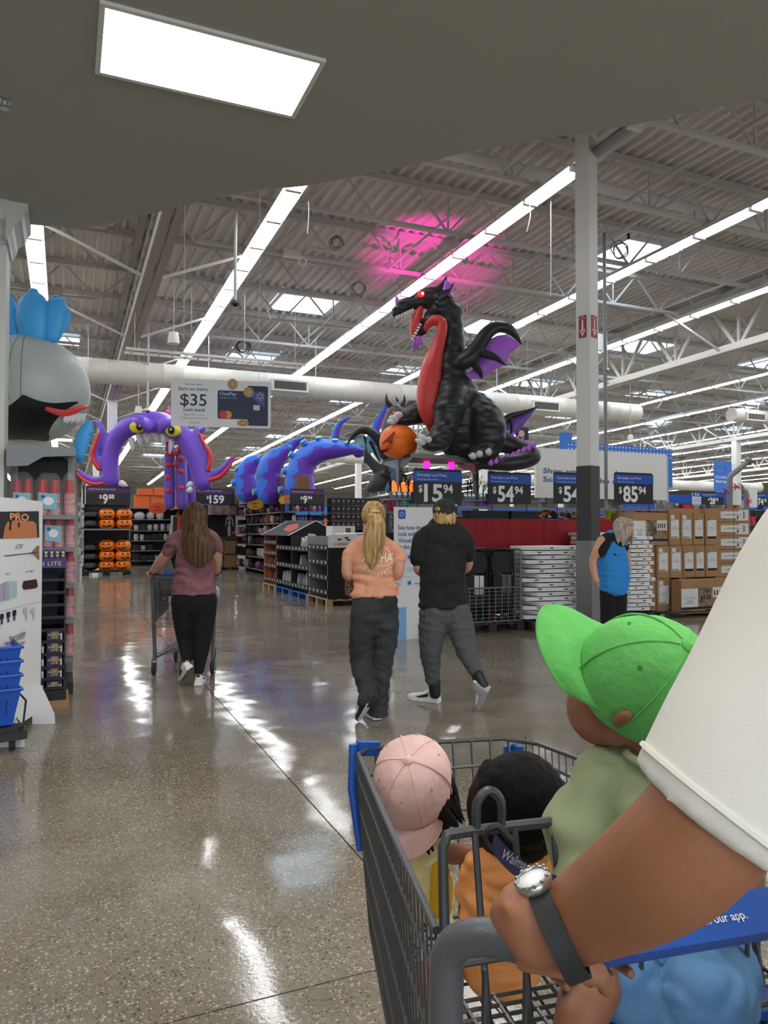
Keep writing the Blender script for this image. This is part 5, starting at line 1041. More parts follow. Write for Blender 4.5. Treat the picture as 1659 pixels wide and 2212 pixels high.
for u in (1008, 1018, 1036, 1044): bare_tree(onY(u, 1070, YS + .15).x, YS + .15 + random.uniform(-.05, .1), z77, random.uniform(.5, .66), 'bare black twig tree between the two blue price signs')
for i, u in enumerate((852, 868, 880, 890)):
    p = onY(u, 1070, YS + .3); m = MB(); m.lathe([(0, 0), (.05, 0), (.06, .1), (.05, .2), (.02, .26), (0, .27)], (p.x, YS + .33, z77 + .02), 10); o = m.build('flame_lamp', M('lamp_orange', (240, 140, 70), rough=.5, emit=lin(255, 130, 50), estr=.8), None, True); tag(o, 'glowing orange flame ornament among the black twig trees', 'lamp', 'orange flame ornaments')
glass = M('glass_bowl', (150, 155, 158), rough=.12, metal=.6)
for i, u in enumerate((850, 861, 874, 886, 1004, 1013, 1021, 1038, 1047)):
    sgn = '15.94' if u < 900 else '54.94'
    p = onY(u, 1075, YS + .06); m = MB(); m.lathe([(0, 0), (.05, 0), (.07, .05), (.065, .1), (.06, .1), (.06, .05), (0, .01)], (p.x, YS + .07, z77), 12); o = m.build('glass_bowl', glass, None, True); tag(o, 'small clear glass bowl on the shelf ' + ('below the orange flame ornaments' if u < 900 else 'left of the sign under the dragon tail'), 'bowl', 'glass bowls by the %s sign' % ('15' if u < 900 else '54'))
for nm, u0, u1, rgb, lab in (('gift_pack', 868, 893, (36, 110, 104), 'teal wrapped pack on the low shelf under the glass bowls'), ('gift_pack', 996, 1012, (92, 52, 150), 'purple wrapped pack beside the camouflage cap'), ('gift_pack', 1034, 1056, (104, 66, 156), 'purple wrapped pack left of the dragon tail sign')):
    a, b_ = onY(u0, 1090, YS + .05), onY(u1, 1090, YS + .05); m = MB(); m.bx((a.x, YS + .03, zr1), (b_.x, YS + .15, zr1 + .08)); m.ball(((a.x + b_.x) / 2, YS + .09, zr1 + .08), ((b_.x - a.x) / 2, .06, .04), 10); o = m.build(nm, M(lab[:6] + 'foil', rgb, rough=.3, var=.4, vscale=30), None, 30); tag(o, lab, 'package')
for k, (u0, u1) in enumerate(((1012, 1095), (1102, 1166))):
    a, b_ = onY(u0, 1118, YS + .1), onY(u1, 1118, YS + .1); m = MB(); m.bx((a.x, YS + .06, zskirt), (b_.x, YS + .3, zr1 - .06)); m.bx((a.x - .01, YS + .05, zr1 - .085), (b_.x + .01, YS + .31, zr1 - .055)); o = m.build('storage_bin', shk, None); tag(o, 'black lidded storage bin on the shelf, ' + ('beside the black T-shirt' if k == 0 else 'under the 54.94 price sign'), 'bin')
for k in range(10):
    u = 1182 + k * 11.5 if k < 6 else 1160 + (k - 6) * 4; p = onY(u, 1110, YS + .1); m = MB(); rr = random.uniform(.035, .06)
    for j in range(4): m.ball((p.x + random.uniform(-.03, .03), YS + .1 + random.uniform(-.03, .03), zskirt + rr + random.uniform(0, .06)), rr * random.uniform(.6, 1), 8)
    o = m.build('autumn_garland', M('garland_%d' % (k % 3), ((150, 70, 30), (40, 36, 30), (196, 150, 70))[k % 3], rough=.8, var=.8, vscale=40), None, True); tag(o, 'bunch of dark autumn garland on the shelf above the red skirt', 'decoration', 'autumn garlands')
for k, (u, rgb, nm) in enumerate(((1322, (190, 210, 40), 'lime'), (1345, (190, 210, 40), 'lime'), (1385, (178, 38, 110), 'magenta'), (1410, (178, 38, 110), 'magenta'), (1430, (178, 38, 110), 'magenta'))):
    p = onY(u, 1110, YS + .15); m = MB(); m.lathe([(0, 0), (.06, 0), (.085, .17), (.095, .19), (.085, .19), (.06, .02), (0, .02)], (p.x, YS + .2, zskirt - .03), 14); m.tube([(p.x + .08 * math.cos(a), YS + .2, zskirt + .15 + .09 * math.sin(a)) for a in [math.pi * q / 8 for q in range(9)]], .004, 5); o = m.build('plastic_bucket', M('plastic_' + nm, rgb, rough=.4), None, 40); tag(o, nm + ' plastic bucket hanging under the 85.94 price sign', 'bucket', nm + ' buckets')
# magenta party lamps glowing under the deck
for i, u in enumerate((922, 975)):
    a = onY(u - 7, 1015, YS + .6); b_ = onY(u + 7, 1000, YS + .6); m = MB(); m.lathe([(0, 0), (.05, 0), (.05, .2), (.0, .2)], ((a.x + b_.x) / 2, YS + .6, onY(u, 1018, YS + .6).z), 12); o = m.build('party_lamp', M('lamp_magenta', (255, 40, 130), emit=lin(255, 20, 120), estr=4.), None, 40); tag(o, 'glowing magenta party lamp under the dragon shelf deck', 'lamp', 'magenta party lamps')
# magenta glow on the roof: a stage spot of the same display
spd = bpy.data.lights.new('party_spot', 'SPOT'); spo = bpy.data.objects.new('party_spot', spd); COL.objects.link(spo); q0 = W(890, 760, 12.6); tq = onR(930, 545, DZ); spo.location = q0
spo.rotation_euler = (tq - q0).to_track_quat('-Z', 'Y').to_euler(); spd.energy = 1100; spd.color = (1, .03, .5); spd.spot_size = R(40); spd.spot_blend = .8; spd.shadow_soft_size = .05
# white board and blue dotted board behind
bw = M('board_white', (222, 222, 218), rough=.6); YB = 12.6; f = FY(1158, 967, 1440, 1075, YB); o = empty('sign_board', f.p(f.w / 2, 0, 0), 0, 'large white board reading Shop smarter, behind the price signs', 'sign'); m = MB(); m.prism([(0, 0), (f.w, 0), (f.w, f.h), (0, f.h)], f, -.06, 0); m.build('board', bw, o); t = MB(); text(t, 'Shop smarter.', f, .05 * f.w, .5 * f.h, .1 * f.h, w=.4 * f.w, z=.01, bold=.005); text(t, 'Scan it all in the app', f, .05 * f.w, .33 * f.h, .1 * f.h, w=.62 * f.w, z=.01, bold=.005)
t.build('lettering', M('ink_blue', (38, 62, 140), rough=.6), o, recalc=False); t = MB(); q = rrect(.72 * f.w, .02 * f.h, .83 * f.w, .5 * f.h, .02); 
for (x0, y0), (x1, y1) in zip(q, q[1:] + q[:1]): t.bar(f.p(x0, y0, .008), f.p(x1, y1, .008), .018, .006)
t.build('phone_outline', sblue, o); m = MB(); m.bx(f.p(f.w, -.05, -.3), f.p(f.w + .05, f.h * .97, 0)); m.build('side_post', M('board_grey', (190, 192, 192), rough=.5), o); m = MB(); m.bx(f.p(.1, 0, -.05), f.p(.16, -f.o.z, -.01)); m.bx(f.p(f.w - .16, 0, -.05), f.p(f.w - .1, -f.o.z, -.01)); m.build('leg', shg, o)
f = FY(1211, 934, 1452, 985, YB + .35); o = empty('sign_board', f.p(f.w / 2, 0, 0), 0, 'blue board with rows of small white dots, above the white board', 'sign'); m = MB(); m.prism([(0, -.6), (f.w, -.6), (f.w, f.h * .55), (.3, f.h * .62), (.3, f.h), (0, f.h)], f, -.04, 0); m.build('board', M('board_blue', (58, 118, 206), rough=.5), o); t = MB()
for i in range(30):
    for j in range(3): disc(t, f, .2 + (f.w - .25) * i / 29, f.h * (.5 - .17 * j), .018, .004, 8)
t.build('dot_print', pwhite, o, recalc=False); m = MB(); m.bx(f.p(.1, -.6, -.04), f.p(.2, -f.o.z, -.0)); m.bx(f.p(f.w - .2, -.6, -.04), f.p(f.w - .1, -f.o.z, 0)); m.build('leg', shg, o)
# hanging navy sign with coin behind the wing
f = FY(1114, 922, 1142, 950, 14.12); o = empty('hanging_sign', f.p(f.w / 2, 0, 0), 0, 'small navy hanging sign with a gold coin, behind the dragon wing', 'sign'); m = MB(); m.prism([(0, 0), (f.w, 0), (f.w, f.h), (0, f.h)], f, -.02, 0); m.build('board', M('navy', (32, 38, 72), rough=.5), o); t = MB(); disc(t, f, f.w * .45, f.h * .5, f.h * .28); t.build('coin_print', M('coin_gold', (206, 168, 120), rough=.5), o, recalc=False); t = MB()
for q in (.1, .9): t.tube([f.p(q * f.w, f.h, 0), Vector((f.p(q * f.w, 0).x, 14.12, zr(JB, 14.12)))], .004, 4)
t.build('hanger', steel, o)
# ---------------------------------------------------------------- cage of folding chairs
YC = 8.95; ca, cb = onY(1000, 1300, YC), onY(1125, 1300, YC); xa, xb = ca.x, cb.x; cz0 = .14; ctop = onY(1126, 1187, YC).z; cfront = onY(1060, 1270, YC).z; cag = empty('wire_cage', ((xa + xb) / 2, YC + .45, 0), 0, 'grey wire cage on a dark pallet, holding black folding chairs', 'cage')
cm_ = M('cage_grey', (112, 115, 118), rough=.45, metal=.4); m = MB(); DPT = .95
m.tube([(xa, YC, cfront), (xb, YC, cfront)], .014, 6); m.tube([(xa, YC, cz0), (xb, YC, cz0)], .014, 6)
for i in range(10): x = xa + (xb - xa) * i / 9; m.tube([(x, YC, cz0), (x, YC, cfront)], .006, 5)
for i in range(1, 9): z = cz0 + (cfront - cz0) * i / 9; m.tube([(xa, YC, z), (xb, YC, z)], .005, 5)
m.build('front_panel', cm_, cag, True)
for sx in (xa, xb):
    m = MB(); m.tube([(sx, YC, ctop), (sx, YC + DPT, ctop)], .014, 6)
    for i in range(8): y = YC + DPT * i / 7; m.tube([(sx, y, cz0), (sx, y, ctop)], .006 if i % 7 else .014, 6)
    for i in range(14): z = cz0 + (ctop - cz0) * i / 13; m.tube([(sx, YC, z), (sx, YC + DPT, z)], .005, 5)
    m.build('side_panel', cm_, cag, True)
m = MB(); m.tube([(xa, YC + DPT, ctop), (xb, YC + DPT, ctop)], .012, 6)
for i in range(14): x = xa + (xb - xa) * i / 13; m.tube([(x, YC + DPT, cz0), (x, YC + DPT, ctop)], .006, 5)
m.build('back_panel', cm_, cag, True)
def pallet(x0, y0, x1, y1, h, label, rgb=(46, 46, 48), slats=6, name='pallet', rough=.75, group=None):
    o = empty(name, ((x0 + x1) / 2, (y0 + y1) / 2, 0), 0, label, 'pallet', group); pm_ = M('pallet_%d_%d_%d' % rgb, rgb, rough=rough, var=.15, vscale=8)
    for i in range(3): y = y0 + (y1 - y0 - .09) * i / 2; m = MB(); m.bx((x0, y, h * .75), (x1, y + .09, h * .87)); [m.bx((x0 + (x1 - x0 - .12) * k / 2, y, 0), (x0 + (x1 - x0 - .12) * k / 2 + .12, y + .09, h * .75)) for k in range(3)]; m.build('runner', pm_, o)
    for i in range(slats): x = x0 + (x1 - x0 - .1) * i / (slats - 1); m = MB(); m.bx((x, y0, h * .87), (x + .1, y1, h)); m.build('deck_board', pm_, o)
    return o
pallet(xa - .05, YC - .02, xb + .05, YC + 1.0, .13, 'dark plastic pallet under the wire cage')
chairm = M('chair_black', (14, 14, 15), rough=.5, spec=.3); tagw = M('label_white', (222, 222, 218), rough=.7)
ch0 = None; spots = [(0, k) for k in range(6)] + [(1, k) for k in range(6)]
cw_ = (xb - xa) / 2 - .04
for ci, k in spots:
    x0 = xa + .03 + ci * ((xb - xa) / 2); y0 = YC + .1 + .055 * k + (.03 if ci else 0); z0 = .16
    if ch0 is None:
        ch0 = empty('folding_chair', (x0, y0, z0)); f = Fr((x0, y0, z0), (1, 0, 0)); H_ = .98
        m = MB(); fr_pts = [(x0 + .02, y0 + .01, z0), (x0 + .02, y0 + .01, z0 + H_ - .1), (x0 + .06, y0 + .01, z0 + H_ - .02), (x0 + cw_ / 2, y0 + .01, z0 + H_), (x0 + cw_ - .06, y0 + .01, z0 + H_ - .02), (x0 + cw_ - .02, y0 + .01, z0 + H_ - .1), (x0 + cw_ - .02, y0 + .01, z0)]; m.tube([Vector(q) for q in cat([tuple(q) for q in fr_pts], 3)], .012, 6); m.build('frame', chairm, ch0, True)
        m = MB(); m.prism(rrect(.035, H_ - .33, cw_ - .035, H_ - .025, .08), f, -.008, .006); m.build('backrest', chairm, ch0, 40); m = MB(); m.prism(rrect(.05, .2, cw_ - .05, H_ - .36, .05), f, .0, .026); m.build('seat', chairm, ch0, 40)
        m = MB(); m.tube([(x0 + .05, y0 + .02, z0), (x0 + .06, y0 + .02, z0 + .6)], .01, 6); m.build('leg', chairm, ch0, True); m = MB(); m.tube([(x0 + cw_ - .05, y0 + .02, z0), (x0 + cw_ - .06, y0 + .02, z0 + .6)], .01, 6); m.build('leg', chairm, ch0, True)
        r = ch0
    else: r = copy_tree(ch0); r.location = (x0, y0, z0)
    if k == 0:
        t = MB(); f = Fr((x0, y0 - .03, z0), (1, 0, 0)); rect(t, f, cw_ * .45, .36, cw_ * .62, .62, .0); rect(t, f, cw_ * .65, .36, cw_ * .8, .62, .0)
        c_ = t.build('price_tag', tagw, None, base=False, recalc=False); c_.parent = r; c_.matrix_parent_inverse = Matrix.Identity(4); c_.location = -Vector((x0, y0, z0))
    tag(r, 'black folding chair standing in the wire cage, ' + ('frontmost of its row with white tags' if k == 0 else 'behind the tagged chair'), 'chair', 'tagged folding chairs' if k == 0 else 'folding chairs in the cage')
# ---------------------------------------------------------------- stacks of white folding tables
tabw = M('table_white', (246, 247, 244), rough=.45); tb0 = None
def table_stack(cx_, cy_, n_, zb_, dz, L, Wd, label, group, seed, a0=0.):
    global tb0
    random.seed(seed)
    for i in range(n_):
        ang = R(a0 + (9 if i % 2 else -13) + random.uniform(-5, 5)); ox, oy = (.035 if i % 2 else -.02) + random.uniform(-.02, .02), random.uniform(-.03, .03)
        if tb0 is None:
            tb0 = empty('folding_table', (0, 0, 0)); f = Fr((0, 0, 0), (1, 0, 0), (0, 1, 0)); th = .052
            for q in (0, 1): m = MB(); m.prism(rrect(-.46, -.3, .46, .3, .05), f, q * th / 2 + .001, (q + 1) * th / 2 - .002); m.build('leaf', tabw, tb0, 30)
            m = MB(); m.prism(rrect(-.44, -.28, .44, .28, .05), f, th / 2 - .004, th / 2 + .004); [m.bx((x - .03, -.306, th / 2 - .008), (x + .03, -.29, th / 2 + .008)) for x in (-.2, .24)]; m.build('latch', rubber, tb0); r = tb0
        else: r = copy_tree(tb0)
        r.location = (cx_ + ox, cy_ + oy, zb_ + i * dz); r.rotation_euler = (0, 0, ang); r.scale = (L / .92, Wd / .6, 1); tag(r, label, 'table', group)
s1 = onY(1186, 1300, 9.05); pallet(s1.x - .5, 8.75, s1.x + .5, 9.6, .13, 'dark plastic pallet under the stack of white tables beside the cage')
table_stack(s1.x, 9.18, 16, .145, .066, .84, .66, 'folded white plastic table in the stack beside the wire cage', 'white tables beside the cage', 3)
s2 = onY(1312, 1300, 9.6); pallet(s2.x - .62, 9.2, s2.x + .62, 9.9, .13, 'dark plastic pallet under the white tables behind the blue vest')
table_stack(s2.x - .32, 9.5, 19, .145, .066, .62, .6, 'folded white table in the stack right behind the white column', 'white tables behind the column', 5); table_stack(s2.x + .32, 9.5, 18, .145, .066, .58, .56, 'folded white table in the stack between the blue vest and the boxes', 'white tables by the boxes', 7)
# ---------------------------------------------------------------- cardboard boxes
cbd = M('cardboard', (168, 130, 90), rough=.85, var=.06, vscale=5); blab = M('label_white', (222, 222, 218)); bblk = M('label_black', (28, 28, 32), rough=.7); pic = M('box_photo', (170, 140, 100), rough=.6, var=.9, vscale=9, var2=lin(70, 66, 66))
YX = 9.55
def carton(x0, x1, y0, y1, z0, z1, end, label, group, picture=False):
    o = empty('carton', ((x0 + x1) / 2, (y0 + y1) / 2, z0), 0, label, 'box', group); m = MB(); e = .004; m.bx((x0 + e, y0, z0 + e), (x1 - e, y1, z1 - e)); m.build('body', cbd, o)
    f = Fr((x0, y0, z0), (1, 0, 0)); w_, h_ = x1 - x0, z1 - z0
    t = MB(); rect(t, f, .0 + e, h_ * .5 - .002, w_ - e, h_ * .5 + .002, .001) if False else None
    if picture:
        t = MB(); rect(t, f, e, h_ * .2, w_ * .36, h_ * .74, .002); t.build('label', blab, o, recalc=False); t = MB(); rect(t, f, w_ * .36, h_ * .2, w_ * .68, h_ * .76, .002); rect(t, f, w_ * .72, h_ * .2, w_ * .96, h_ * .44, .002); t.build('photo_print', pic, o, recalc=False); t = MB(); rect(t, f, w_ * .68, h_ * .46, w_ * .98, h_ * .76, .002); t.build('label', blab, o, recalc=False); t = MB(); rect(t, f, e, h_ * .13, w_ - e, h_ * .2, .002); text(t, '5-Piece Card Table Set', f, w_ * .18, h_ * .44, .03, w=w_ * .22, align='c', z=.003)
        for q in range(3): rect(t, f, w_ * (.08 + .02 * q), h_ * (.3 + .04 * q), w_ * (.28 - .02 * q), h_ * (.31 + .04 * q), .003)
        for q in range(4): rect(t, f, w_ * (.42 + .06 * q), h_ * .42, w_ * (.45 + .06 * q), h_ * (.5 + .04 * (q % 2)), .003); rect(t, f, w_ * (.71 + .06 * q), h_ * .52, w_ * (.74 + .06 * q), h_ * .66, .003)
        t.build('print', bblk, o, recalc=False)
    elif end:
        lx0, lx1 = w_ * .16, w_ * .86; t = MB(); rect(t, f, lx0, h_ * (.22 if end == 1 else .27), lx1, h_ * .78, .002); rect(t, f, lx0 + .0, h_ * .74, lx0 + w_ * .3, h_ * .92, .003) if end == 1 else None; t.build('label', blab, o, recalc=False); t = MB(); rect(t, f, lx0, h_ * .2, lx1, h_ * .27, .003) if end == 2 else None
        text(t, '5-Piece', f, w_ / 2, h_ * .54, .016, w=w_ * .3, align='c', z=.004); text(t, 'Card Table Set', f, w_ / 2, h_ * .49, .016, w=w_ * .52, align='c', z=.004)
        for q in range(4): rect(t, f, lx0 + .01 + .035 * q, h_ * .235, lx0 + .03 + .035 * q, h_ * .27, .004)
        for q in range(7): rect(t, f, lx0 + .006 + .007 * q, h_ * .75, lx0 + .009 + .007 * q, h_ * .8, .004)
        t.build('print', bblk, o, recalc=False)
    if end == 3: pass
    return o
def xat(u): return onY(u, 1200, YX).x
def zat(v): return onY(1460, v, YX).z
rows = [(1107, 1178), (1178, 1248), (1248, 1319)]
bx_lab = 'brown card-table carton upright in the '
carton(xat(1368), xat(1443), YX, YX + .55, zat(1178), zat(1107), 0, 'long brown carton with room photo lying behind the white tables, top row', None, True)
for u0, u1, e in ((1443, 1467, 1), (1468, 1494, 1), (1495, 1519, 2), (1521, 1549, 2)): carton(xat(u0), xat(u1), YX - .03, YX + .8, zat(1178), zat(1107), e, bx_lab + 'top row, ' + ('barcode at its top' if e == 1 else 'black stripe below its label'), 'cartons of the top row ' + str(e))
carton(xat(1390), xat(1416), YX + .02, YX + .8, zat(1248), zat(1178), 0, 'plain side of a brown carton behind the white tables, middle row', None)
for u0, u1, e in ((1416, 1443, 1), (1444, 1471, 1), (1472, 1498, 2), (1498, 1520, 2), (1521, 1549, 2)): carton(xat(u0), xat(u1), YX - .03, YX + .8, zat(1248), zat(1178), e, bx_lab + 'middle row, ' + ('barcode at its top' if e == 1 else 'black stripe below its label'), 'cartons of the middle row ' + str(e))
carton(xat(1390), xat(1416), YX, YX + .8, zat(1319), zat(1248), 0, 'plain side of a brown carton behind the white tables, bottom row', None); carton(xat(1416), xat(1446), YX - .02, YX + .8, zat(1319), zat(1248), 1, bx_lab + 'bottom row of the box pile', None)
carton(xat(1439), xat(1439) + 1.02, YX - .32, YX - .1, zat(1322), zat(1250), 0, 'long brown carton with room photo lying at the front of the bottom row', None, True)
for i, (v0, v1) in enumerate(((1096, 1127), (1127, 1158), (1158, 1189), (1189, 1219), (1219, 1250), (1250, 1285), (1285, 1319))):
    a, b_ = xat(1550), xat(1626); o = carton(a, b_, YX + .05, YX + 1., zat(v1), zat(v0), 3, 'flat brown carton in the pile right of the upright ones, ' + ('topmost with a taller label' if i == 0 else 'below the topmost one'), None if i == 0 else 'flat cartons of the right pile'); f = Fr((a, YX + .05, zat(v1)), (1, 0, 0)); t = MB(); w_, h_ = b_ - a, zat(v0) - zat(v1); rect(t, f, w_ * .68, h_ * .12, w_ * .95, h_ * .9, .003); rect(t, f, w_ * .6, h_ * .12, w_ * .68, h_ * .5, .003); t.build('label', blab, o, recalc=False); t = MB(); rect(t, f, w_ * .8, h_ * .25, w_ * .82, h_ * .8, .004); rect(t, f, w_ * .84, h_ * .3, w_ * .855, h_ * .75, .004); rect(t, f, w_ * .62, h_ * .2, w_ * .66, h_ * .45, .004); t.build('print', bblk, o, recalc=False)
    MB().bx((a + w_ * .52, YX + .046, zat(v1) + .004), (a + w_ * .525, YX + .05, zat(v0) - .004)).build('edge_seam', bblk, o)
carton(xat(1480), xat(1562), YX + .35, YX + .8, zat(1127) + .1, zat(1096), 0, 'plain brown carton lying on top behind the upright cartons', None)
pallet(xat(1390), YX - .4, xat(1640), YX + 1., .1, 'dark plastic pallet under the brown cartons')
# ================================================================ left: end-cap shelf, cups, display tower, sign stand, baskets
def hit(f, u, v):
    r = ray(u, v); t = (f.o - C0).dot(f.n) / r.dot(f.n); q = C0 + r * t - f.o; return q.dot(f.x), q.dot(f.y)
YE = 7.0; ex0, ex1 = onY(14, 1000, YE).x, onY(163, 1000, YE).x; ec_ = empty('end_cap_shelf', ((ex0 + ex1) / 2, YE + .3, 0), 0, 'grey steel end-cap shelf with red cup packs, beside the white pilaster', 'shelf')
etop = onY(90, 965, YE).z
for x in (ex0 + .03, ex1 - .03):
    for y in (YE + .52,): m = MB(); m.bx((x - .03, y, 0), (x + .03, y + .05, etop)); m.build('upright', shg, ec_)
m = MB(); m.bx((ex0, YE + .55, 0), (ex1, YE + .58, etop)); m.build('back_panel', M('panel_dark', (44, 46, 48), rough=.7), ec_)
bv = [1113, 1183, 1262, 1338, 1422]; bz_ = [onY(150, v, YE).z for v in bv]
for z in bz_: m = MB(); m.bx((ex0, YE, z - .035), (ex1, YE + .5, z)); m.build('shelf_board', shg, ec_)
m = MB(); m.bx((ex0, YE - .02, etop - .02), (ex1, YE + .6, etop)); f = Fr((ex0, YE - .02, etop), (1, 0, 0)); w_ = ex1 - ex0; m.prism([(0, 0), (w_, 0), (w_, -.07), (.28, -.09), (.16, -.17), (0, -.18)], f, 0, .012); m.build('top_bracket', shg, ec_)
for i in range(4): x = ex0 + .1 + (w_ - .2) * i / 3; MB().bar((x, YE + .05, etop - .06), (x + .03, YE + .5, etop - .06), .02, .03).build('cross_rail', MATS['panel_dark'], ec_)
m = MB(); m.bx((ex0, YE, 0), (ex1, YE + .5, .1)); m.build('base', shk, ec_)
# bags of red cups
cupr = M('cup_red', (176, 24, 44), rough=.35); rimm = M('cup_rims', (206, 148, 152), rough=.5, var=.35, vscale=70, stretch=(.1, .1, 1)); wrapm = mat('clear_wrap', (1, 1, 1), .12, alpha=.07, spec=.8, bump=.9, bscale=24); lblu = M('label_sky', (130, 186, 206), rough=.5)
def cup_bag(u0, u1, zb_, n_, label, y=YE + .14, hgt=.31, lab=True, side=False):
    a, b_ = onY(u0, 1100, y).x, onY(u1, 1100, y).x; o = empty('cup_pack', ((a + b_) / 2, y, zb_), 0, label, 'cups'); r = min((b_ - a) / n_ / 2 * .94, .06)
    for k in range(n_):
        x = a + (b_ - a) * (k + .5) / n_; m = MB(); h1 = hgt * .62
        m.lathe([(0, 0)] + [(r * (1 if j % 2 else .93), h1 * j / 22) for j in range(23)], (x, y, zb_ + .003), 14); so_ = m.build('cup_rims', rimm, o, 30)
        m = MB(); m.lathe([(r * .96, h1), (r * .9, h1 + .02), (r * .72, hgt - .02), (r * .68, hgt), (0, hgt)], (x, y, zb_ + .003), 14); m.build('cup_stack', cupr, o, 40)
    if lab:
        f = Fr((a, y - r - .012, zb_), (1, 0, 0)); wq = b_ - a; t = MB(); t.add([f.p(wq * .12, hgt * .2), f.p(wq * .84, hgt * .14), f.p(wq * .88, hgt * .6), f.p(wq * .1, hgt * .64)], [(0, 1, 2, 3)]); lo = t.build('pack_label', lblu, o, recalc=False); t = MB(); disc(t, f, wq * .5, hgt * .4, wq * .22, .003, 14, hgt * .12); t.build('label_patch', pwhite, lo, recalc=False); t = MB(); disc(t, f, wq * .28, hgt * .52, wq * .09, .004, 10, hgt * .05); t.build('label_logo', sblue, lo, recalc=False)
    if side: f = Fr((b_ + .008, y - r * .9, zb_), (0, 1, 0)); t = MB(); rect(t, f, 0, hgt * .15, r * 1.5, hgt * .6, 0); t.build('pack_label', lblu, o, recalc=False)
    m = MB(); random.seed(int(u0)); q = []
    for zz, g in ((0, 1.0), (hgt * .5, 1.05), (hgt * .95, .98), (hgt * 1.08, .8), (hgt * 1.2, .45)):
        q.append([Vector(((a + b_) / 2 + ((b_ - a) / 2 + .012) * g * math.copysign(abs(math.cos(t_)) ** .5, math.cos(t_)) + random.uniform(-.008, .008), y + (r + .012) * g * math.copysign(abs(math.sin(t_)) ** .5, math.sin(t_)) + random.uniform(-.008, .008), zb_ + .002 + zz + random.uniform(-.006, .006) * (zz > 0))) for t_ in [2 * math.pi * j / 16 for j in range(16)]])
    m.rings(q); m.build('clear_wrap', wrapm, o, 60); return o
zt_ = bz_[0]
cup_bag(24, 71, zt_, 2, 'bag of red cups on the top shelf, next to the white pilaster'); cup_bag(78, 131, zt_, 2, 'bag of red cups on the top shelf, in the middle with a large blue label'); cup_bag(137, 163, zt_, 1, 'single bagged stack of red cups at the free end of the top shelf', lab=False)
cup_bag(93, 139, bz_[1], 2, 'bag of red cups on the second shelf, above the purple boxes'); 
for z, nm in zip(bz_[1:], ('second', 'third', 'fourth', 'lowest')): cup_bag(141, 164, z, 1, 'single bagged stack of red cups on the %s shelf of the end cap' % nm, lab=False, side=True)
# shark-like inflatable on top
DM = 7.35; mi_ = empty('monster_inflatable', W(80, 958, DM), 0, 'large grey inflatable sea monster with open black mouth and blue fins, on the end cap', 'inflatable')
gm_ = inflate('nylon_shark', (176, 186, 182)); bm_ = inflate('nylon_void', (14, 14, 16)); bf_ = inflate('nylon_azure', (66, 172, 244))
b = MB(); c0 = W(58, 842, DM + .1); sc = DM / F; b.ball(c0, (132 * sc, 118 * sc, 118 * sc), 64, Matrix((VR, VF, VZ)).transposed()); bo = b.build('body', [gm_, bm_], mi_, True)
def mouth_edge(x):
    upz = -30 - 26 * math.sin(max(0, min(1, (x + 46) / 90)) * math.pi) if x < 45 else -30 - 12 * math.sin((x - 45) / 80 * math.pi)
    low = -113 + max(0, x - 50) * 1.08; return upz, min(low, upz)
m = MB(); nx, nz = 60, 16; G = []
for i in range(nx + 1):
    x = -125 + 248 * i / nx; u_, l_ = mouth_edge(x)
    for j in range(nz + 1):
        z = u_ + (l_ - u_) * j / nz; q = 1 - (x / 132) ** 2 - (z / 118) ** 2; y = 118 * math.sqrt(max(q, .004)); G.append(c0 + (VR * x - VF * y + VZ * z) * sc * 1.006)
m.add(G, [(i * (nz + 1) + j, i * (nz + 1) + j + 1, (i + 1) * (nz + 1) + j + 1, (i + 1) * (nz + 1) + j) for i in range(nx) for j in range(nz)]); m.build('mouth', bm_, mi_, True)
def on_body(u, v, out=0.): h = W(u, v, DM); r_ = (h - C0).normalized(); bv_ = c0; t_ = (bv_ - C0).dot(r_); return W(u, v, 1) if False else h
bvt = BVHTree.FromPolygons([wm(bo) @ v.co for v in bo.data.vertices], [tuple(p.vertices) for p in bo.data.polygons])
def surf(u, v, gap=.0):
    h = bvt.ray_cast(C0, ray(u, v).normalized()); return (h[0] - ray(u, v).normalized() * gap) if h[0] is not None else W(u, v, DM)
m = MB(); pts = [surf(u, v, .005) for u, v in cat([(98, 882), (120, 889), (140, 892), (160, 886), (176, 880), (187, 879)], 4)]; m.tube(pts, [.02 + .02 * math.sin(math.pi * i / (len(pts) - 1)) for i in range(len(pts))], 8); m.build('lip', redf, mi_, True)
m = MB()
for i in range(8): u, v = 142 + i * 5.6, 895 - .1 * i * i * .4 + (0 if i < 5 else (i - 4) * 1.2); a = surf(u, v, .0); limb(m, [a, a - VZ * (.05 + .01 * (i % 2)) - FW * .02, a - VZ * (.09 + .01 * (i % 2)) - VR * .01 - FW * .02], [.022, .018, .002], None, 7)
m.build('teeth', whitef, mi_, True)
for path in ([(30, 728, 12), (22, 690, 20), (18, 650, 14), (22, 640, 6)], [(75, 728, 26), (70, 690, 36), (72, 650, 30), (72, 632, 12)], [(110, 728, 20), (118, 690, 26), (122, 655, 22), (122, 645, 10)], [(125, 722, 8), (140, 695, 11), (146, 675, 7), (147, 668, 3)]):
    m = MB(); swell(m, path, DM - .05 * (path[0][0] == 75), n=16, rd=.55); m.build('crest_fin', bf_, mi_, True)
m = MB(); swell(m, [(170, 985, 12), (178, 950, 16), (190, 920, 12), (193, 912, 6)], DM - .3, n=14, rd=.6); swell(m, [(186, 940, 9), (199, 930, 5)], DM - .3); swell(m, [(176, 970, 10, .1), (172, 995, 8, .1)], DM - .3); m.build('side_fin', bf_, mi_, True)
m = MB()
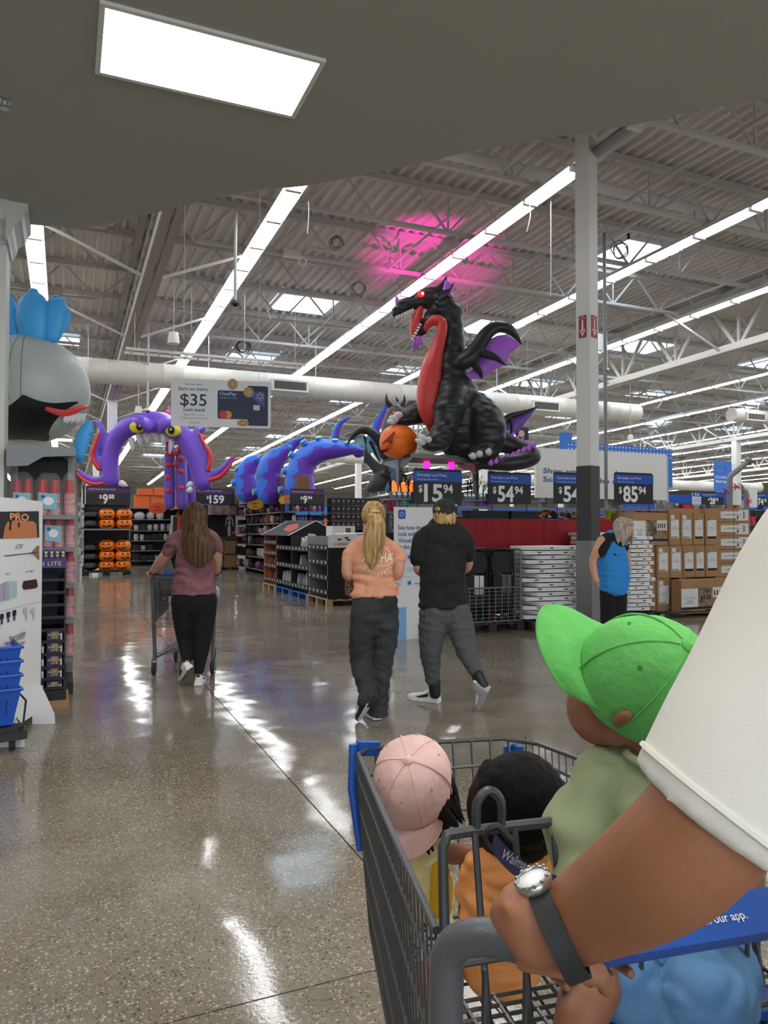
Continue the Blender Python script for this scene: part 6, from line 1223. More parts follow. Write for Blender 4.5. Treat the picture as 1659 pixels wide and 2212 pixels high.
for k in (-1, 1):
    q = []
    for i in range(20): a = R(8 + 150 * i / 19); q.append(c0 + (VR * (.25 + .1 * k) - VF * .95).normalized() * math.sin(a) * 118.6 * sc * 1.0 + VZ * math.cos(a) * 118.4 * sc)
    m.tube([surf(*proj(p_)[:2]) for p_ in q if proj(p_)[1] < 880], .004, 5)
m.build('seam', M('seam_grey', (104, 112, 108), rough=.7), mi_, True)
# display tower of purple light boxes
YT = 6.52; tf = FY(88, 1190, 140, 1500, YT); o = empty('display_tower', tf.p(tf.w / 2, -tf.o.z, 0), 0, 'black cardboard display tower headed PUMPKIN LITE, beside the white sign stand', 'display'); purp = M('box_purple', (74, 44, 122), rough=.5); kraft = M('cardboard', (168, 130, 90)); lime = M('print_lime', (206, 220, 70), rough=.6); xa_, xb_ = tf.o.x - .25, tf.o.x + tf.w; zb0 = onY(110, 1500, YT).z; zb1 = onY(110, 1528, YT).z
m = MB(); m.bx((xb_ - .012, YT, zb0), (xb_, YT + .4, onY(110, 1225, YT).z)); m.bx((xa_, YT, zb0), (xa_ + .012, YT + .4, onY(110, 1225, YT).z)); m.bx((xa_, YT + .38, zb0), (xb_, YT + .4, onY(110, 1225, YT).z)); m.build('side_panel', shk, o); m = MB(); m.bx((xa_, YT - .02, 0), (xb_ + .03, YT + .42, zb0 - .05)); m.build('kraft_base', kraft, o); m = MB(); m.bx((xa_, YT - .005, zb0 - .05), (xb_ + .01, YT + .4, zb0 + .03)); m.build('tray', shk, o)
hz0, hz1 = onY(110, 1227, YT).z, onY(110, 1207, YT).z; m = MB(); m.bx((xa_, YT - .01, hz0), (xb_, YT, hz1)); ho = m.build('header', purp, o); t = MB(); f = Fr((xb_, YT - .01, hz0), (1, 0, 0)); text(t, 'PUMPKIN LITE', f, -.035, .02, .032, w=.36, align='r', z=.003); t.build('lettering', lime, ho, recalc=False)
rows_ = [1253, 1280, 1307, 1334, 1361, 1386, 1413, 1441, 1467, 1487]; bx0 = None
for i, v in enumerate(rows_):
    z = onY(110, v, YT).z; m = MB(); m.bx((xa_, YT, z - .008), (xb_, YT + .38, z)); m.bx((xa_, YT - .004, z - .012), (xb_, YT, z + .012)); m.build('tray', shk, o)
    if i < 4: MB().bx((xa_ + .02, YT + .12, z), (xb_ - .06, YT + .14, z + .09)).build('tray_back', M('navy_board', (24, 30, 44), rough=.8), o)
for i, v in enumerate(rows_[5:9] + [1497]):
    z = onY(110, v, YT).z; 
    for k in range(1 if i == 0 else 2):
        x1 = xb_ - .022 - k * .135
        if bx0 is None:
            bx0 = empty('light_box', (x1, YT + .03, z)); m = MB(); m.bx((x1 - .115, YT + .03, z), (x1, YT + .15, z + .088)); m.build('body', purp, bx0); f = Fr((x1 - .115, YT + .03, z), (1, 0, 0)); t = MB(); text(t, 'PUMPKIN', f, .057, .042, .016, w=.09, align='c', z=.002, bold=.03); text(t, 'LITE', f, .057, .02, .016, w=.05, align='c', z=.002, bold=.03); t.build('lettering', lime, bx0, recalc=False); t = MB(); disc(t, f, .057, .07, .03, .002, 12, .012); t.build('pumpkin_print', M('print_pinkish', (214, 150, 150), rough=.6), bx0, recalc=False); t = MB(); f2 = Fr((x1 - .014, YT + .03, z), (1, 0, 0)); rect(t, f2, 0, .008, .013, .06, .002); t.build('side_stripe', M('print_cream', (242, 226, 204)), bx0, recalc=False); r = bx0
        else: r = copy_tree(bx0); r.location = (x1, YT + .03, z)
        tag(r, 'small purple PUMPKIN LITE box on a low tray of the black display tower', 'box', 'purple light boxes on the tower')
zc = onY(110, 1207, YT).z
for k in range(8):
    x1 = xb_ - .005 - k * .042; m = MB(); m.bx((x1 - .036, YT + .02, zc), (x1, YT + .06, zc + .075)); r = m.build('light_pack', purp, None); tag(r, 'slim purple pack standing in the row above the PUMPKIN LITE header', 'box', 'slim purple packs'); t = MB(); f = Fr((x1 - .036, YT + .02, zc), (1, 0, 0)); disc(t, f, .018, .05, .011, .002, 8); disc(t, f, .018, .024, .009, .002, 8); t.build('dot_print', lime, r, recalc=False)
# ---------------------------------------------------------------- white sign stand with phone adverts
af = frame_px(-45, 1310, 4.55, 90, 1297, 5.6); zt0 = onZ(90, 1083, 0).z; aw = af.w; af.o.z = 0.0; atop = W(90, 1083, 5.6).z; as_ = empty('sign_stand', af.p(aw / 2, 0), 0, 'tall white cardboard sign stand advertising phones and watches, beside the blue baskets', 'sign')
card = M('card_white', (232, 233, 232), rough=.6); m = MB(); m.prism([(0, .06), (aw, .06), (aw, atop), (0, atop)], af, -.025, 0); m.build('board', card, as_); 
for x in (aw - .16, aw * .3):
    ff = Fr(af.p(x, 0, 0), af.n); m = MB(); m.prism([(0, .3 if x > aw * .5 else .26), (.0, 0), (.16, 0), (.155, .07), (.06, .28)], ff, -.004, .004); m.build('foot', card, as_)
def hp(pts): return [hit(af, u, v) for u, v in pts]
def apoly(pts, mat_, nm, z=.003): t = MB(); poly(t, af, hp(pts), z); return t.build(nm, mat_, as_, recalc=False)
apoly([(-45, 1106), (83, 1104), (84, 1161), (-45, 1165)], M('ad_black', (22, 22, 23), rough=.6), 'advert_panel'); apoly([(5, 1163), (8, 1140), (14, 1127), (30, 1124), (70, 1126), (77, 1132), (79, 1161)], M('phone_orange', (200, 122, 66), rough=.4), 'phone_print', .005)
t = MB()
for u, v in ((21, 1128), (20, 1140), (39, 1134)): x, y = hit(af, u, v); disc(t, af, x, y, .02, .007, 14)
t.build('lens_print', M('lens_black', (20, 18, 18), rough=.3), as_, recalc=False)
t = MB(); x, y = hit(af, 19, 1123); text(t, 'PRO', af, x, y, .045, w=.34, z=.006, bold=.04); t.build('lettering', M('ad_orange', (230, 150, 100), rough=.5), as_, recalc=False)
t = MB()
for s_, u, v, h in (('iPhone 17', 33, 1108, .014), ): x, y = hit(af, u, v); text(t, s_, af, x, y, h, z=.006)
t.build('lettering', M('ad_orange', (0, 0, 0)), as_, recalc=False)
ink = M('ink_dark', (52, 52, 56), rough=.6); t = MB()
for s_, u, v, h in (('Introducing', 36, 1179, .016), ('iPhone Air', 32, 1186, .02), ('iPhone 17', 11, 1243, .016), ('WATCH SERIES 11', 54, 1238, .014), ('Now available.', 20, 1384, .034), ('See associate for details.', 10, 1394, .024), ('walmart.com/apple', 20, 1402, .024)): x, y = hit(af, u, v); text(t, s_, af, x, y, h, z=.004)
for u0, v0, u1, v1 in ((8, 1200, 80, 1192), ): poly(t, af, hp([(u0, v0), (u1, v1), (u1, v1 + 2), (u0, v0 + 2)]), .004)
t.build('lettering', ink, as_, recalc=False)
apoly([(62, 1199), (78, 1180), (84, 1178), (84, 1210), (70, 1196)], M('hand_print', (150, 106, 86), rough=.6), 'hand_print'); apoly([(0, 1300), (0, 1262), (8, 1258), (8, 1298)], M('print_lilac', (176, 170, 196), rough=.5), 'phone_print'); apoly([(9, 1298), (9, 1257), (17, 1255), (17, 1296)], M('print_lilac', (0, 0, 0)), 'phone_print'); apoly([(19, 1296), (19, 1256), (27, 1254), (27, 1293)], M('print_mint', (176, 206, 198), rough=.5), 'phone_print'); apoly([(29, 1293), (29, 1256), (36, 1254), (36, 1290)], M('print_mint', (0, 0, 0)), 'phone_print')
apoly([(47, 1266), (50, 1255), (78, 1251), (81, 1267), (76, 1271), (50, 1274)], M('watch_dark', (58, 26, 30), rough=.4), 'watch_print', .004); apoly([(-45, 1331), (88, 1298), (88, 1299), (-45, 1333)], M('card_line', (176, 178, 180), rough=.7), 'fold_line')
for u in (3, 17, 30): apoly([(u - 4, 1340 - u * .3), (u - 4, 1328 - u * .3), (u + 4, 1326 - u * .3), (u + 4, 1338 - u * .3)], M('watch_face', (34, 40, 70), rough=.4), 'watch_print', .004); apoly([(u - 2, 1350 - u * .3), (u - 2, 1340 - u * .3), (u + 2, 1339 - u * .3), (u + 2, 1349 - u * .3)], M('watch_strap_print', (70, 74, 90), rough=.6), 'watch_print', .004)
for u in (54, 70): apoly([(u - 4, 1325), (u - 6, 1318), (u - 2, 1312), (u + 4, 1313), (u + 4, 1338), (u + 1, 1340), (u, 1326)], M('earbud_print', (196, 200, 204), rough=.4), 'earbud_print', .004)
# ---------------------------------------------------------------- stacked blue hand baskets on a dolly
bbm = M('basket_blue', (26, 82, 178), rough=.4); dd_ = 4.85; br_ = W(41, 1400, dd_); bang = R(28); bS = Vector((math.cos(bang), -math.sin(bang), 0)) if False else (VR * .82 + VF * .57).normalized(); bA = Vector((-bS.y, bS.x, 0)); bc = W(40, 1470, dd_) - bS * .24 + bA * .1
m = MB(); mxb = Matrix((bS, bA, VZ)).transposed(); do = empty('basket_dolly', (bc.x, bc.y, 0), 0, 'black wheeled dolly under the stack of blue baskets', 'dolly'); m.box((bc.x, bc.y, .1), (.56, .42, .05), mxb); m.box((bc.x, bc.y, .14), (.5, .36, .03), mxb); m.build('deck', rubber, do); m = MB(); q = Vector((bc.x, bc.y, 0)); m.tube([q + bS * .25 + bA * .2 + VZ * .12, q + bS * .27 + bA * .2 + VZ * .32, q + bS * .27 - bA * .2 + VZ * .32, q + bS * .25 - bA * .2 + VZ * .12], .007, 6); m.build('hoop', rubber, do, True)
for sx in (-1, 1):
    for sy in (-1, 1): MB().lathe([(0, -.015), (.036, -.015), (.036, .015), (0, .015)], q + bS * .2 * sx + bA * .14 * sy + VZ * .038, 12, Matrix((bA, VZ, bS)).transposed()).build('wheel', rubber, do, 40)
zs = [.165 + .09 * k for k in range(4)]; bk0 = None
for k, z in enumerate(zs):
    if bk0 is None:
        bk0 = empty('hand_basket', (bc.x, bc.y, z)); m = MB(); hb, wb0, lb0, wt, lt = .24, .15, .2, .19, .245
        def rg(w1, l1, zz): return [q + bS * x + bA * y + VZ * (z + zz) for x, y in ((-l1, -w1), (l1, -w1), (l1, w1), (-l1, w1))]
        m.rings([rg(wb0, lb0, 0), rg(wt, lt, hb), rg(wt - .006, lt - .006, hb), rg(wb0 - .004, lb0 - .004, .006)]); m.build('tub', bbm, bk0); m = MB(); m.tube(rg(wt + .004, lt + .004, hb - .01), .011, 6, closed=True); m.build('rim', bbm, bk0)
        m = MB()
        for s1, s2, wd, ax in ((bS, bA, lt, 1), (bA, bS, wt, 0)):
            for side_ in (-1, 1):
                for i in range(9):
                    t_ = -.8 + 1.6 * i / 8; l1, l2 = (lb0 + (lt - lb0) * .4, wb0 + (wt - wb0) * .4); p_ = q + VZ * (z + .07); e0 = (bS * (lb0 + .3 * (lt - lb0)) if ax else bA * (wb0 + .3 * (wt - wb0))) * side_; e1 = (bS * (lb0 + .75 * (lt - lb0)) if ax else bA * (wb0 + .75 * (wt - wb0))) * side_; tt = (bA * wb0 if ax else bS * lb0) * t_
                    m.bar(p_ + e0 * 1.006 + tt, p_ + e1 * 1.006 + tt + VZ * .1, .006, .008)
        m.build('slot', M('slot_navy', (12, 40, 100), rough=.6), bk0); r = bk0
    else: r = copy_tree(bk0); r.location = (bc.x, bc.y, z)
    tag(r, 'blue plastic hand basket in the stack on the dolly, ' + ('topmost and open' if k == 3 else 'nested below the topmost'), 'basket', None if k == 3 else 'nested blue baskets')
m = MB(); zt2 = zs[-1] + .24; m.tube([q - bS * .0 + bA * .19 + VZ * (zt2 - .01), q + bS * .05 + bA * .1 + VZ * (zt2 - .03), q + bS * .05 - bA * .1 + VZ * (zt2 - .03), q - bA * .19 + VZ * (zt2 - .01)], .008, 6); hd = m.build('handle', rubber, None, True); hd.parent = r; hd.matrix_parent_inverse = Matrix.Translation(-Vector(r.location))
# ================================================================ sign stand, aisle displays, far inflatables
vf = frame_px(853, 1384, 9.55, 945, 1384, 9.85); vf.o.z = 0; vt = W(855, 1095, 9.6).z; vs2 = empty('sign_stand', vf.p(vf.w / 2, 0), 0, 'white sign stand reading See how they look, between the two walking people', 'sign'); vw = vf.w; m = MB(); m.prism([(0, 0), (vw, 0), (vw, vt), (0, vt)], vf, -.03, 0); m.build('board', card, vs2); sky_ = M('card_sky', (128, 180, 226), rough=.6); m = MB(); m.bx(vf.p(vw, 0, -.03), vf.p(vw + .05, vt - .02, -.26)); m.build('side_wing', card, vs2)
for x, sg in ((.02, -1), (vw * .62, 1)): m = MB(); m.prism([(x, .42), (x + .13, .42), (x + .13, 0), (x - .06, 0)], vf, .03 if sg < 0 else .05, .035 if sg < 0 else .055); m.build('foot', sky_, vs2)
t = MB(); vh = lambda u, v: hit(vf, u, v)
inkb = M('ink_blue', (38, 62, 140)); 
for s_, v in (('See how they', 1144), ('look with', 1158), ('Virtual try-on', 1172), ('in the app', 1186)): x, y = vh(860, v); text(t, s_, vf, x, y, .055, z=.004, bold=.01, w={'See how they': .4, 'look with': .27, 'Virtual try-on': .4, 'in the app': .3}[s_])
for s_, u, v in (('Virtual try-on', 889, 1233), ('Shipping', 895, 1262)): x, y = vh(u, v); text(t, s_, vf, x, y, .022, z=.004)
t.build('lettering', inkb, vs2, recalc=False); t = MB(); x, y = vh(868, 1111); poly(t, vf, rrect(x - .055, y - .06, x + .055, y + .06, .025), .003); t.build('logo_tile', sblue, vs2, recalc=False); t = MB(); spark(t, vf, x, y, .038, .006); t.build('logo_spark', pwhite, vs2, recalc=False)
t = MB(); x0, y0 = vh(856, 1196); x1, y1 = vh(870, 1222); poly(t, vf, rrect(x0, y1 - .05, x0 + .055, y0, .015), .003); x0, y0 = vh(858, 1246); poly(t, vf, rrect(x0, y0 - .12, x0 + .06, y0, .015), .003); rect(t, vf, .05, vh(860, 1215)[1] - .01, vw, vh(860, 1215)[1], .003); rect(t, vf, .05, vh(860, 1246)[1] - .01, vw, vh(860, 1246)[1], .003)
for v in (1202, 1230, 1259): x, y = vh(884, v); disc(t, vf, x, y, .045, .004, 16)
t.build('icon_print', M('icon_sky', (190, 214, 236), rough=.6), vs2, recalc=False); t = MB()
for v in (1203, 1259): x, y = vh(884, v); rect(t, vf, x - .022, y - .02, x + .022, y + .018, .007)
t.build('icon_mark', sblue, vs2, recalc=False)
# ---------------------------------------------------------------- helper: gondola with products
def goods(nm, pool, fr_list, label, group, cat):
    """places copies of small product meshes (one object each)"""
    protos = {}
    for i, (p_, k, sc_) in enumerate(fr_list):
        if k not in protos: o = pool[k](); protos[k] = o; o.name = nm
        else: o = protos[k].copy(); COL.objects.link(o)
        o.location = p_; o.scale = sc_; tag(o, label, cat, group)
def unit_box(mat_, r=0): return lambda: MB().bx((-.5, -.5, 0), (.5, .5, 1)).build('p', mat_, None, base=False)
def unit_pouch(mat_): return lambda: MB().rings([[Vector((x * a, y * b_, z)) for x, y in ((-.5, -.5), (.5, -.5), (.5, .5), (-.5, .5))] for z, a, b_ in ((0, 1, 1), (.35, 1.05, .9), (.75, .9, .5), (1, .95, .1))]).build('p', mat_, None, 50, base=False)
def unit_ball(mat_): return lambda: MB().lathe([(0, 0), (.35, 0), (.5, .3), (.48, .65), (.3, .9), (.12, 1), (0, 1)], (0, 0, 0), 8).build('p', mat_, None, True, base=False)
def unit_pot(mat_): return lambda: MB().lathe([(0, 0), (.3, 0), (.5, .45), (.4, .85), (.48, 1), (.4, 1), (.3, .5), (0, .1)], (0, 0, 0), 8).build('p', mat_, None, True, base=False)
gk = M('goods_black', (30, 28, 32), rough=.5, var=.5, vscale=20); gw = M('goods_pale', (176, 170, 168), rough=.6, var=.3, vscale=20); gp_ = M('goods_plum', (110, 40, 84), rough=.5, var=.4, vscale=20); go_ = M('goods_orange', (220, 104, 40), rough=.6, var=.3, vscale=20); gb_ = M('goods_brown', (120, 82, 56), rough=.7, var=.3, vscale=20); gbl = M('goods_blue', (52, 104, 190), rough=.5, var=.3, vscale=15); gr_ = M('goods_red', (186, 44, 46), rough=.6, var=.3, vscale=15); gg_ = M('goods_green', (96, 140, 60), rough=.6, var=.3, vscale=15)
def gondola(label, x0, y0, x1, y1, h, zs_, face, name='gondola_shelf', dpt=.45, col=None):
    """run from (x0,y0) to (x1,y1); face = horizontal normal towards the shopper"""
    a = Vector((x0, y0, 0)); b_ = Vector((x1, y1, 0)); o = empty(name, (a + b_) / 2, 0, label, 'shelf'); mm = col or shk; n_ = Vector((*face, 0)); m = MB(); m.bar(a - n_ * dpt + VZ * h / 2, b_ - n_ * dpt + VZ * h / 2, .04, h); m.build('back_panel', mm, o)
    for z in zs_: m = MB(); m.bar(a - n_ * dpt / 2 + VZ * (z - .015), b_ - n_ * dpt / 2 + VZ * (z - .015), dpt, .03); so_ = m.build('shelf_board', mm, o); m = MB(); m.bar(a + n_ * .004 + VZ * (z - .012), b_ + n_ * .004 + VZ * (z - .012), .008, .036); m.build('price_rail', M('rail_grey', (120, 122, 126), rough=.5), so_)
    L_ = (b_ - a).length; k = max(1, int(L_ / 1.2))
    for i in range(k + 1): p_ = a + (b_ - a) * i / k; m = MB(); m.bar(p_ - n_ * (dpt - .03), p_ - n_ * (dpt - .03) + VZ * h, .05, .05, n_); m.build('upright', mm, o)
    return o
def stock(nm, x0, y0, x1, y1, zs_, face, pool, dens, hr, label, group, cat, seed, dpt=.45, skip=.1):
    random.seed(seed); a = Vector((x0, y0, 0)); b_ = Vector((x1, y1, 0)); n_ = Vector((*face, 0)); t_ = (b_ - a).normalized(); L_ = (b_ - a).length; lst = []; ks = list(pool)
    for z in zs_:
        s_ = .08
        while s_ < L_ - .1:
            wd = random.uniform(*dens)
            if random.random() > skip: lst.append((a + t_ * (s_ + wd / 2) - n_ * random.uniform(.08, .2) + VZ * z, random.choice(ks), ((min(wd * .9, .32), wd * .9) if abs(face[0]) > .5 else (wd * .9, min(wd * .9, .32))) + (random.uniform(*hr),)))
            s_ += wd
    goods(nm, pool, lst, label, group, cat)
# ---------------------------------------------------------------- pumpkin pail rack with 9.88 sign
YP = 24.7; px0, px1 = onY(178, 1200, YP).x, onY(283, 1200, YP).x; pr = empty('display_rack', ((px0 + px1) / 2, YP + .4, 0), 0, 'black rack of orange pumpkin pails and black cauldrons under the 9.88 sign', 'display rack')
zsh = [onY(230, v, YP).z for v in (1238, 1142, 1100)]; zsh[0] = max(.14, zsh[0])
for i, z in enumerate(zsh[:2]): m = MB(); m.bx((px0, YP, z - .05), (px1, YP + .8, z)); m.build('shelf_board', shk if i == 0 else shg, pr)
for x in (px0 + .04, px1 - .04): m = MB(); m.bx((x - .03, YP + .72, 0), (x + .03, YP + .78, onY(230, 1050, YP).z)); m.build('upright', shk, pr)
m = MB(); m.bx((px0, YP + .76, .2), (px1, YP + .8, onY(230, 1088, YP).z)); m.build('back_panel', shk, pr); m = MB(); [m.bx((px0 + (px1 - px0 - .2) * k / 2, YP + .05, 0), (px0 + (px1 - px0 - .2) * k / 2 + .2, YP + .7, zsh[0] - .05)) for k in range(3)]; m.build('base_foot', shk, pr)
pail = None; pom = M('pail_orange', (255, 130, 20), rough=.4); pbk = M('pail_black', (16, 16, 17), rough=.35); s24 = YP * .93 / F; rP = 17.5 * s24
def face_prints(t, f, r_):
    for s_ in (-1, 1): poly(t, f, [(s_ * .45 * r_, .12 * r_), (s_ * .12 * r_, .14 * r_), (s_ * .3 * r_, .45 * r_)], 0)
    poly(t, f, [(-.06 * r_, .02 * r_), (.06 * r_, .02 * r_), (0, .13 * r_)], 0); up_ = [(-.6, -.05), (-.45, -.2), (-.25, -.22), (-.2, -.12), (-.08, -.24), (.1, -.24), (.16, -.12), (.28, -.22), (.45, -.18), (.6, -.05)]; lo_ = [(.5, -.3), (.25, -.44), (.12, -.36), (0, -.46), (-.2, -.46), (-.45, -.34)]; P_ = [(a * r_, b_ * r_) for a, b_ in up_ + lo_]
    for i in range(len(up_) - 1): j = len(up_) + min(len(lo_) - 1, int((len(up_) - 1 - i) / (len(up_) - 1) * len(lo_))); k_ = len(up_) + min(len(lo_) - 1, int((len(up_) - 2 - i) / (len(up_) - 1) * len(lo_))); t.add([f.p(*P_[i]), f.p(*P_[i + 1]), f.p(*P_[k_]), f.p(*P_[j])], [(0, 1, 2, 3)])
def pumpkin(c, r_, tilt, proto=[None]):
    if proto[0] is None:
        o = empty('pumpkin_pail', (0, 0, 0)); m = MB(); n = 24; q_ = []
        for rr, zz in ((.25, 0), (.7, .04), (.95, .3), (1.0, .62), (.9, 1.0), (.66, 1.2), (.6, 1.24), (.6, 1.3), (.56, 1.3), (.5, 1.1)): q_.append([Vector((rr * r_ * math.cos(a) * (1 - .05 * abs(math.sin(a * 6))), rr * r_ * math.sin(a) * (1 - .05 * abs(math.sin(a * 6))), zz * r_)) for a in [2 * math.pi * k / n for k in range(n)]])
        m.rings(q_); bo_ = m.build('pail', pom, o, True); t = MB(); f = Fr((0, -2 * r_, .62 * r_), (1, 0, 0)); face_prints(t, f, r_ * 1.05); bv_ = BVHTree.FromPolygons([v.co for v in bo_.data.vertices], [tuple(p.vertices) for p in bo_.data.polygons])
        for i, v in enumerate(t.v): h = bv_.ray_cast(v, Vector((0, 1, 0))); t.v[i] = (h[0] if h[0] is not None else v) - Vector((0, .012, 0))
        t.build('face_print', M('print_brown', (52, 20, 10), rough=.6), o, recalc=False); m = MB(); m.tube([(.58 * r_ * math.cos(a), -.3 * r_ * math.sin(a) - .5 * r_, r_ * (1.28 - .1 * math.sin(a))) for a in [math.pi * k / 10 for k in range(11)]], .012, 5); m.build('handle', pbk, o, True); proto[0] = o
    else: o = copy_tree(proto[0])
    o.location = c; o.rotation_euler = (0, 0, tilt); return o
for col_, u in enumerate((230.5, 265.5)):
    for i in range(3): p_ = onY(u, 1200, YP + .35); tag(pumpkin((p_.x, YP + .35, zsh[0] + i * rP * 1.25), rP, random.uniform(-.3, .3)), 'orange pumpkin pail on the bottom shelf, ' + ('next to the black cauldrons' if col_ == 0 else 'at the open end of the rack'), 'pail', 'bottom pails, column %d' % (col_ + 1))
    for i in range(2): p_ = onY(u + (0 if col_ == 0 else 3), 1120, YP + .35); tag(pumpkin((p_.x, YP + .35, zsh[1] + i * rP * 1.2), rP, random.uniform(-.2, .2)), 'orange pumpkin pail on the upper shelf, ' + ('next to the black cauldrons' if col_ == 0 else 'at the open end of the rack'), 'pail', 'upper pails, column %d' % (col_ + 1))
cl0 = MB().lathe([(0, 0), (.7 * rP, .04), (.98 * rP, .4 * rP), (.95 * rP, .8 * rP), (.75 * rP, 1.05 * rP), (.85 * rP, 1.15 * rP), (.75 * rP, 1.15 * rP), (.6 * rP, .9 * rP), (0, .3 * rP)], (0, 0, 0), 18).build('cauldron', pbk, None, True, base=False); first = True
for z, n_, nm in ((zsh[0], 3, 'bottom'), (zsh[1], 2, 'upper')):
    for i in range(n_): o = cl0 if first else cl0.copy(); (None if first else COL.objects.link(o)); first = False; p_ = onY(195, 1200, YP + .35); o.location = (p_.x, YP + .35, z + i * rP * 1.12); tag(o, 'black plastic cauldron stacked on the %s shelf beside the orange pails' % nm, 'cauldron', 'cauldrons, %s shelf' % nm)
hal = M('sign_plum', (76, 48, 96), rough=.5)
def hsign(u0, v0, u1, v1, Y, a, b_, label, **k): o = price_sign(u0, v0, u1, v1, Y, a, b_, label, band=hal, headline='More boo for your buck', sub='', small=True, leg=.3, **k); return o
hsign(185, 1050, 281, 1090, YP + .68, '9', '88', 'black sign with plum header reading 9.88, above the pumpkin pail rack')
pf_ = FY(168, 1086, 184, 1225, YP + .2); m = MB(); m.bx(pf_.p(0, 0, 0), pf_.p(pf_.w * .8, pf_.h, -.7)); o = m.build('plush_bin', M('cow_print', (24, 24, 26), rough=.9, var=1, vscale=9, var2=lin(206, 204, 200)), None); tag(o, 'black and white patterned plush display beside the pumpkin rack', 'display')
# ---------------------------------------------------------------- purple arch inflatable
DK = 24.; pur2 = inflate('nylon_kraken', (114, 74, 198)); redk = inflate('nylon_scarlet', (214, 52, 60)); kr = empty('archway_inflatable', W(335, 1088, DK), 0, 'purple inflatable monster arch with yellow eyes, fangs and curling tentacles, above the aisle', 'inflatable')
b = MB(); swell(b, [(241, 1040, 18), (240, 1030, 18), (239, 1010, 17), (241, 976, 17.5), (254, 943, 19.5), (283, 920, 22), (325, 912, 24), (365, 919, 23), (396, 944, 21), (417, 980, 19), (430, 1016, 18), (438, 1040, 19), (440, 1046, 19)], DK, n=20, sub=5)
for pth in ([(222, 1010, 10), (208, 985, 9.5), (213, 958, 9), (221, 934, 8), (214, 915, 6), (198, 907, 2.5)], [(228, 1036, 10), (205, 1038, 9), (186, 1030, 7.5), (168, 1014, 4)], [(444, 1012, 10), (447, 985, 9), (434, 958, 8), (424, 934, 7), (428, 922, 4)], [(446, 1030, 10), (468, 1022, 9), (486, 1008, 7.5), (499, 991, 5), (516, 988, 2)]): swell(b, pth, DK, n=12)
swell(b, [(290, 905, 8, -.3), (306, 912, 13, -.42), (321, 926, 9, -.42)], DK, n=10); swell(b, [(347, 928, 9, -.42), (358, 915, 13, -.42), (376, 908, 8, -.3)], DK, n=10); fuse(b, 'body', pur2, kr, .06, 3)
for pth in ([(214, 1012, 6, -.1), (200, 986, 6, -.1), (206, 960, 5, -.1), (214, 936, 4, -.1)], [(224, 1044, 5, -.1), (204, 1046, 5, -.1), (183, 1038, 4, -.1), (167, 1022, 2.5, -.1)], [(450, 1014, 5, -.12), (455, 985, 5, -.12), (442, 960, 4, -.12), (431, 938, 3, -.12)], [(450, 1037, 5, -.12), (474, 1030, 5, -.12), (492, 1013, 4, -.12), (503, 996, 3, -.12), (518, 990, 1.5, -.1)]): m = MB(); swell(m, pth, DK, n=8); m.build('sucker_strip', redk, kr, True)
for u, v, fl in ((297, 922, 1), (374, 930, -1)):
    m = MB(); m.ball(W(u, v, DK - .42), (.26, .1, .2), 16, Matrix((RT, FW, UP)).transposed()); eo = m.build('eye', M('eye_yellow', (216, 200, 40), rough=.5), kr, True); m = MB(); m.ball(W(u + 4 * fl, v - 1, DK - .52), (.11, .05, .14), 12, Matrix((RT, FW, UP)).transposed()); m.build('iris', pbk, eo, True); m = MB(); m.ball(W(u + 5 * fl, v - 2, DK - .55), (.03, .03, .045), 8); m.build('pupil', pwhite, eo, True)
for u, v, dx, ln in ((284, 950, 3, 20), (300, 942, 4, 17), (318, 939, 0, 15), (338, 939, 0, 15), (356, 944, -4, 17), (372, 954, -6, 22), (262, 1044, 14, 5), (412, 1046, -10, 4), (412, 1058, -10, 2)):
    m = MB(); spike(m, (u, v), (u + dx, v + ln * 1.25), 7.5, DK, -.05, -.05, 8); m.build('fang', whitef, kr, True)
# spotted tentacles standing behind
DT = 25.; st_ = empty('tentacle_inflatable', W(385, 1088, DT), 0, 'tall purple inflatable tentacles with red round suckers, behind the arch', 'inflatable'); m = MB()
for pth in ([(366, 1090, 12), (366, 1040, 12), (366, 990, 11), (368, 940, 9), (366, 900, 6), (364, 880, 3)], [(394, 1090, 13), (393, 1040, 13), (392, 990, 12), (402, 960, 10), (420, 940, 9), (440, 925, 6)], [(412, 1090, 11, .3), (411, 1040, 11, .3), (408, 1000, 9, .3)]): swell(m, pth, DT, n=12)
m.build('arm', inflate('nylon_lilac', (112, 84, 190)), st_, True)
for u, v in ((362, 955), (363, 980), (363, 1005), (364, 1031), (364, 1060), (379, 955), (378, 978), (379, 1002), (389, 968), (391, 990), (390, 1018), (391, 1054), (361, 905), (438, 945), (362, 892)): m = MB(); m.ball(W(u, v, DT - .17), 6.5 * DT / F, 10); m.build('sucker', redk, st_, True)
# ---------------------------------------------------------------- blue and purple tentacle inflatables
azu = inflate('nylon_royal', (52, 118, 230)); vio = inflate('nylon_indigo', (94, 52, 178)); limef = inflate('nylon_lime', (140, 220, 50))
TN = (('largest, reaching over the 9.94 sign', 20.5, [(648, 1062, 33), (647, 1040, 32), (648, 1020, 30), (660, 993, 27), (690, 974, 25), (722, 970, 21), (755, 970, 14), (786, 973, 3)], [(604, 1058), (611, 1018), (627, 981), (655, 954), (688, 946), (724, 951), (750, 957)]),
      ('middle one of the three', 21.8, [(585, 1066, 30), (582, 1040, 28), (582, 1018, 27), (595, 993, 24), (616, 976, 15), (636, 958, 10), (655, 946, 4)], [(548, 1063), (555, 1029), (569, 997), (592, 974), (624, 968)]),
      ('smallest, beside the curled purple tentacle', 23., [(535, 1066, 26), (531, 1040, 24), (531, 1022, 22), (543, 1002, 18), (562, 990, 9)], [(502, 1043), (511, 1013), (534, 995), (556, 990)]))
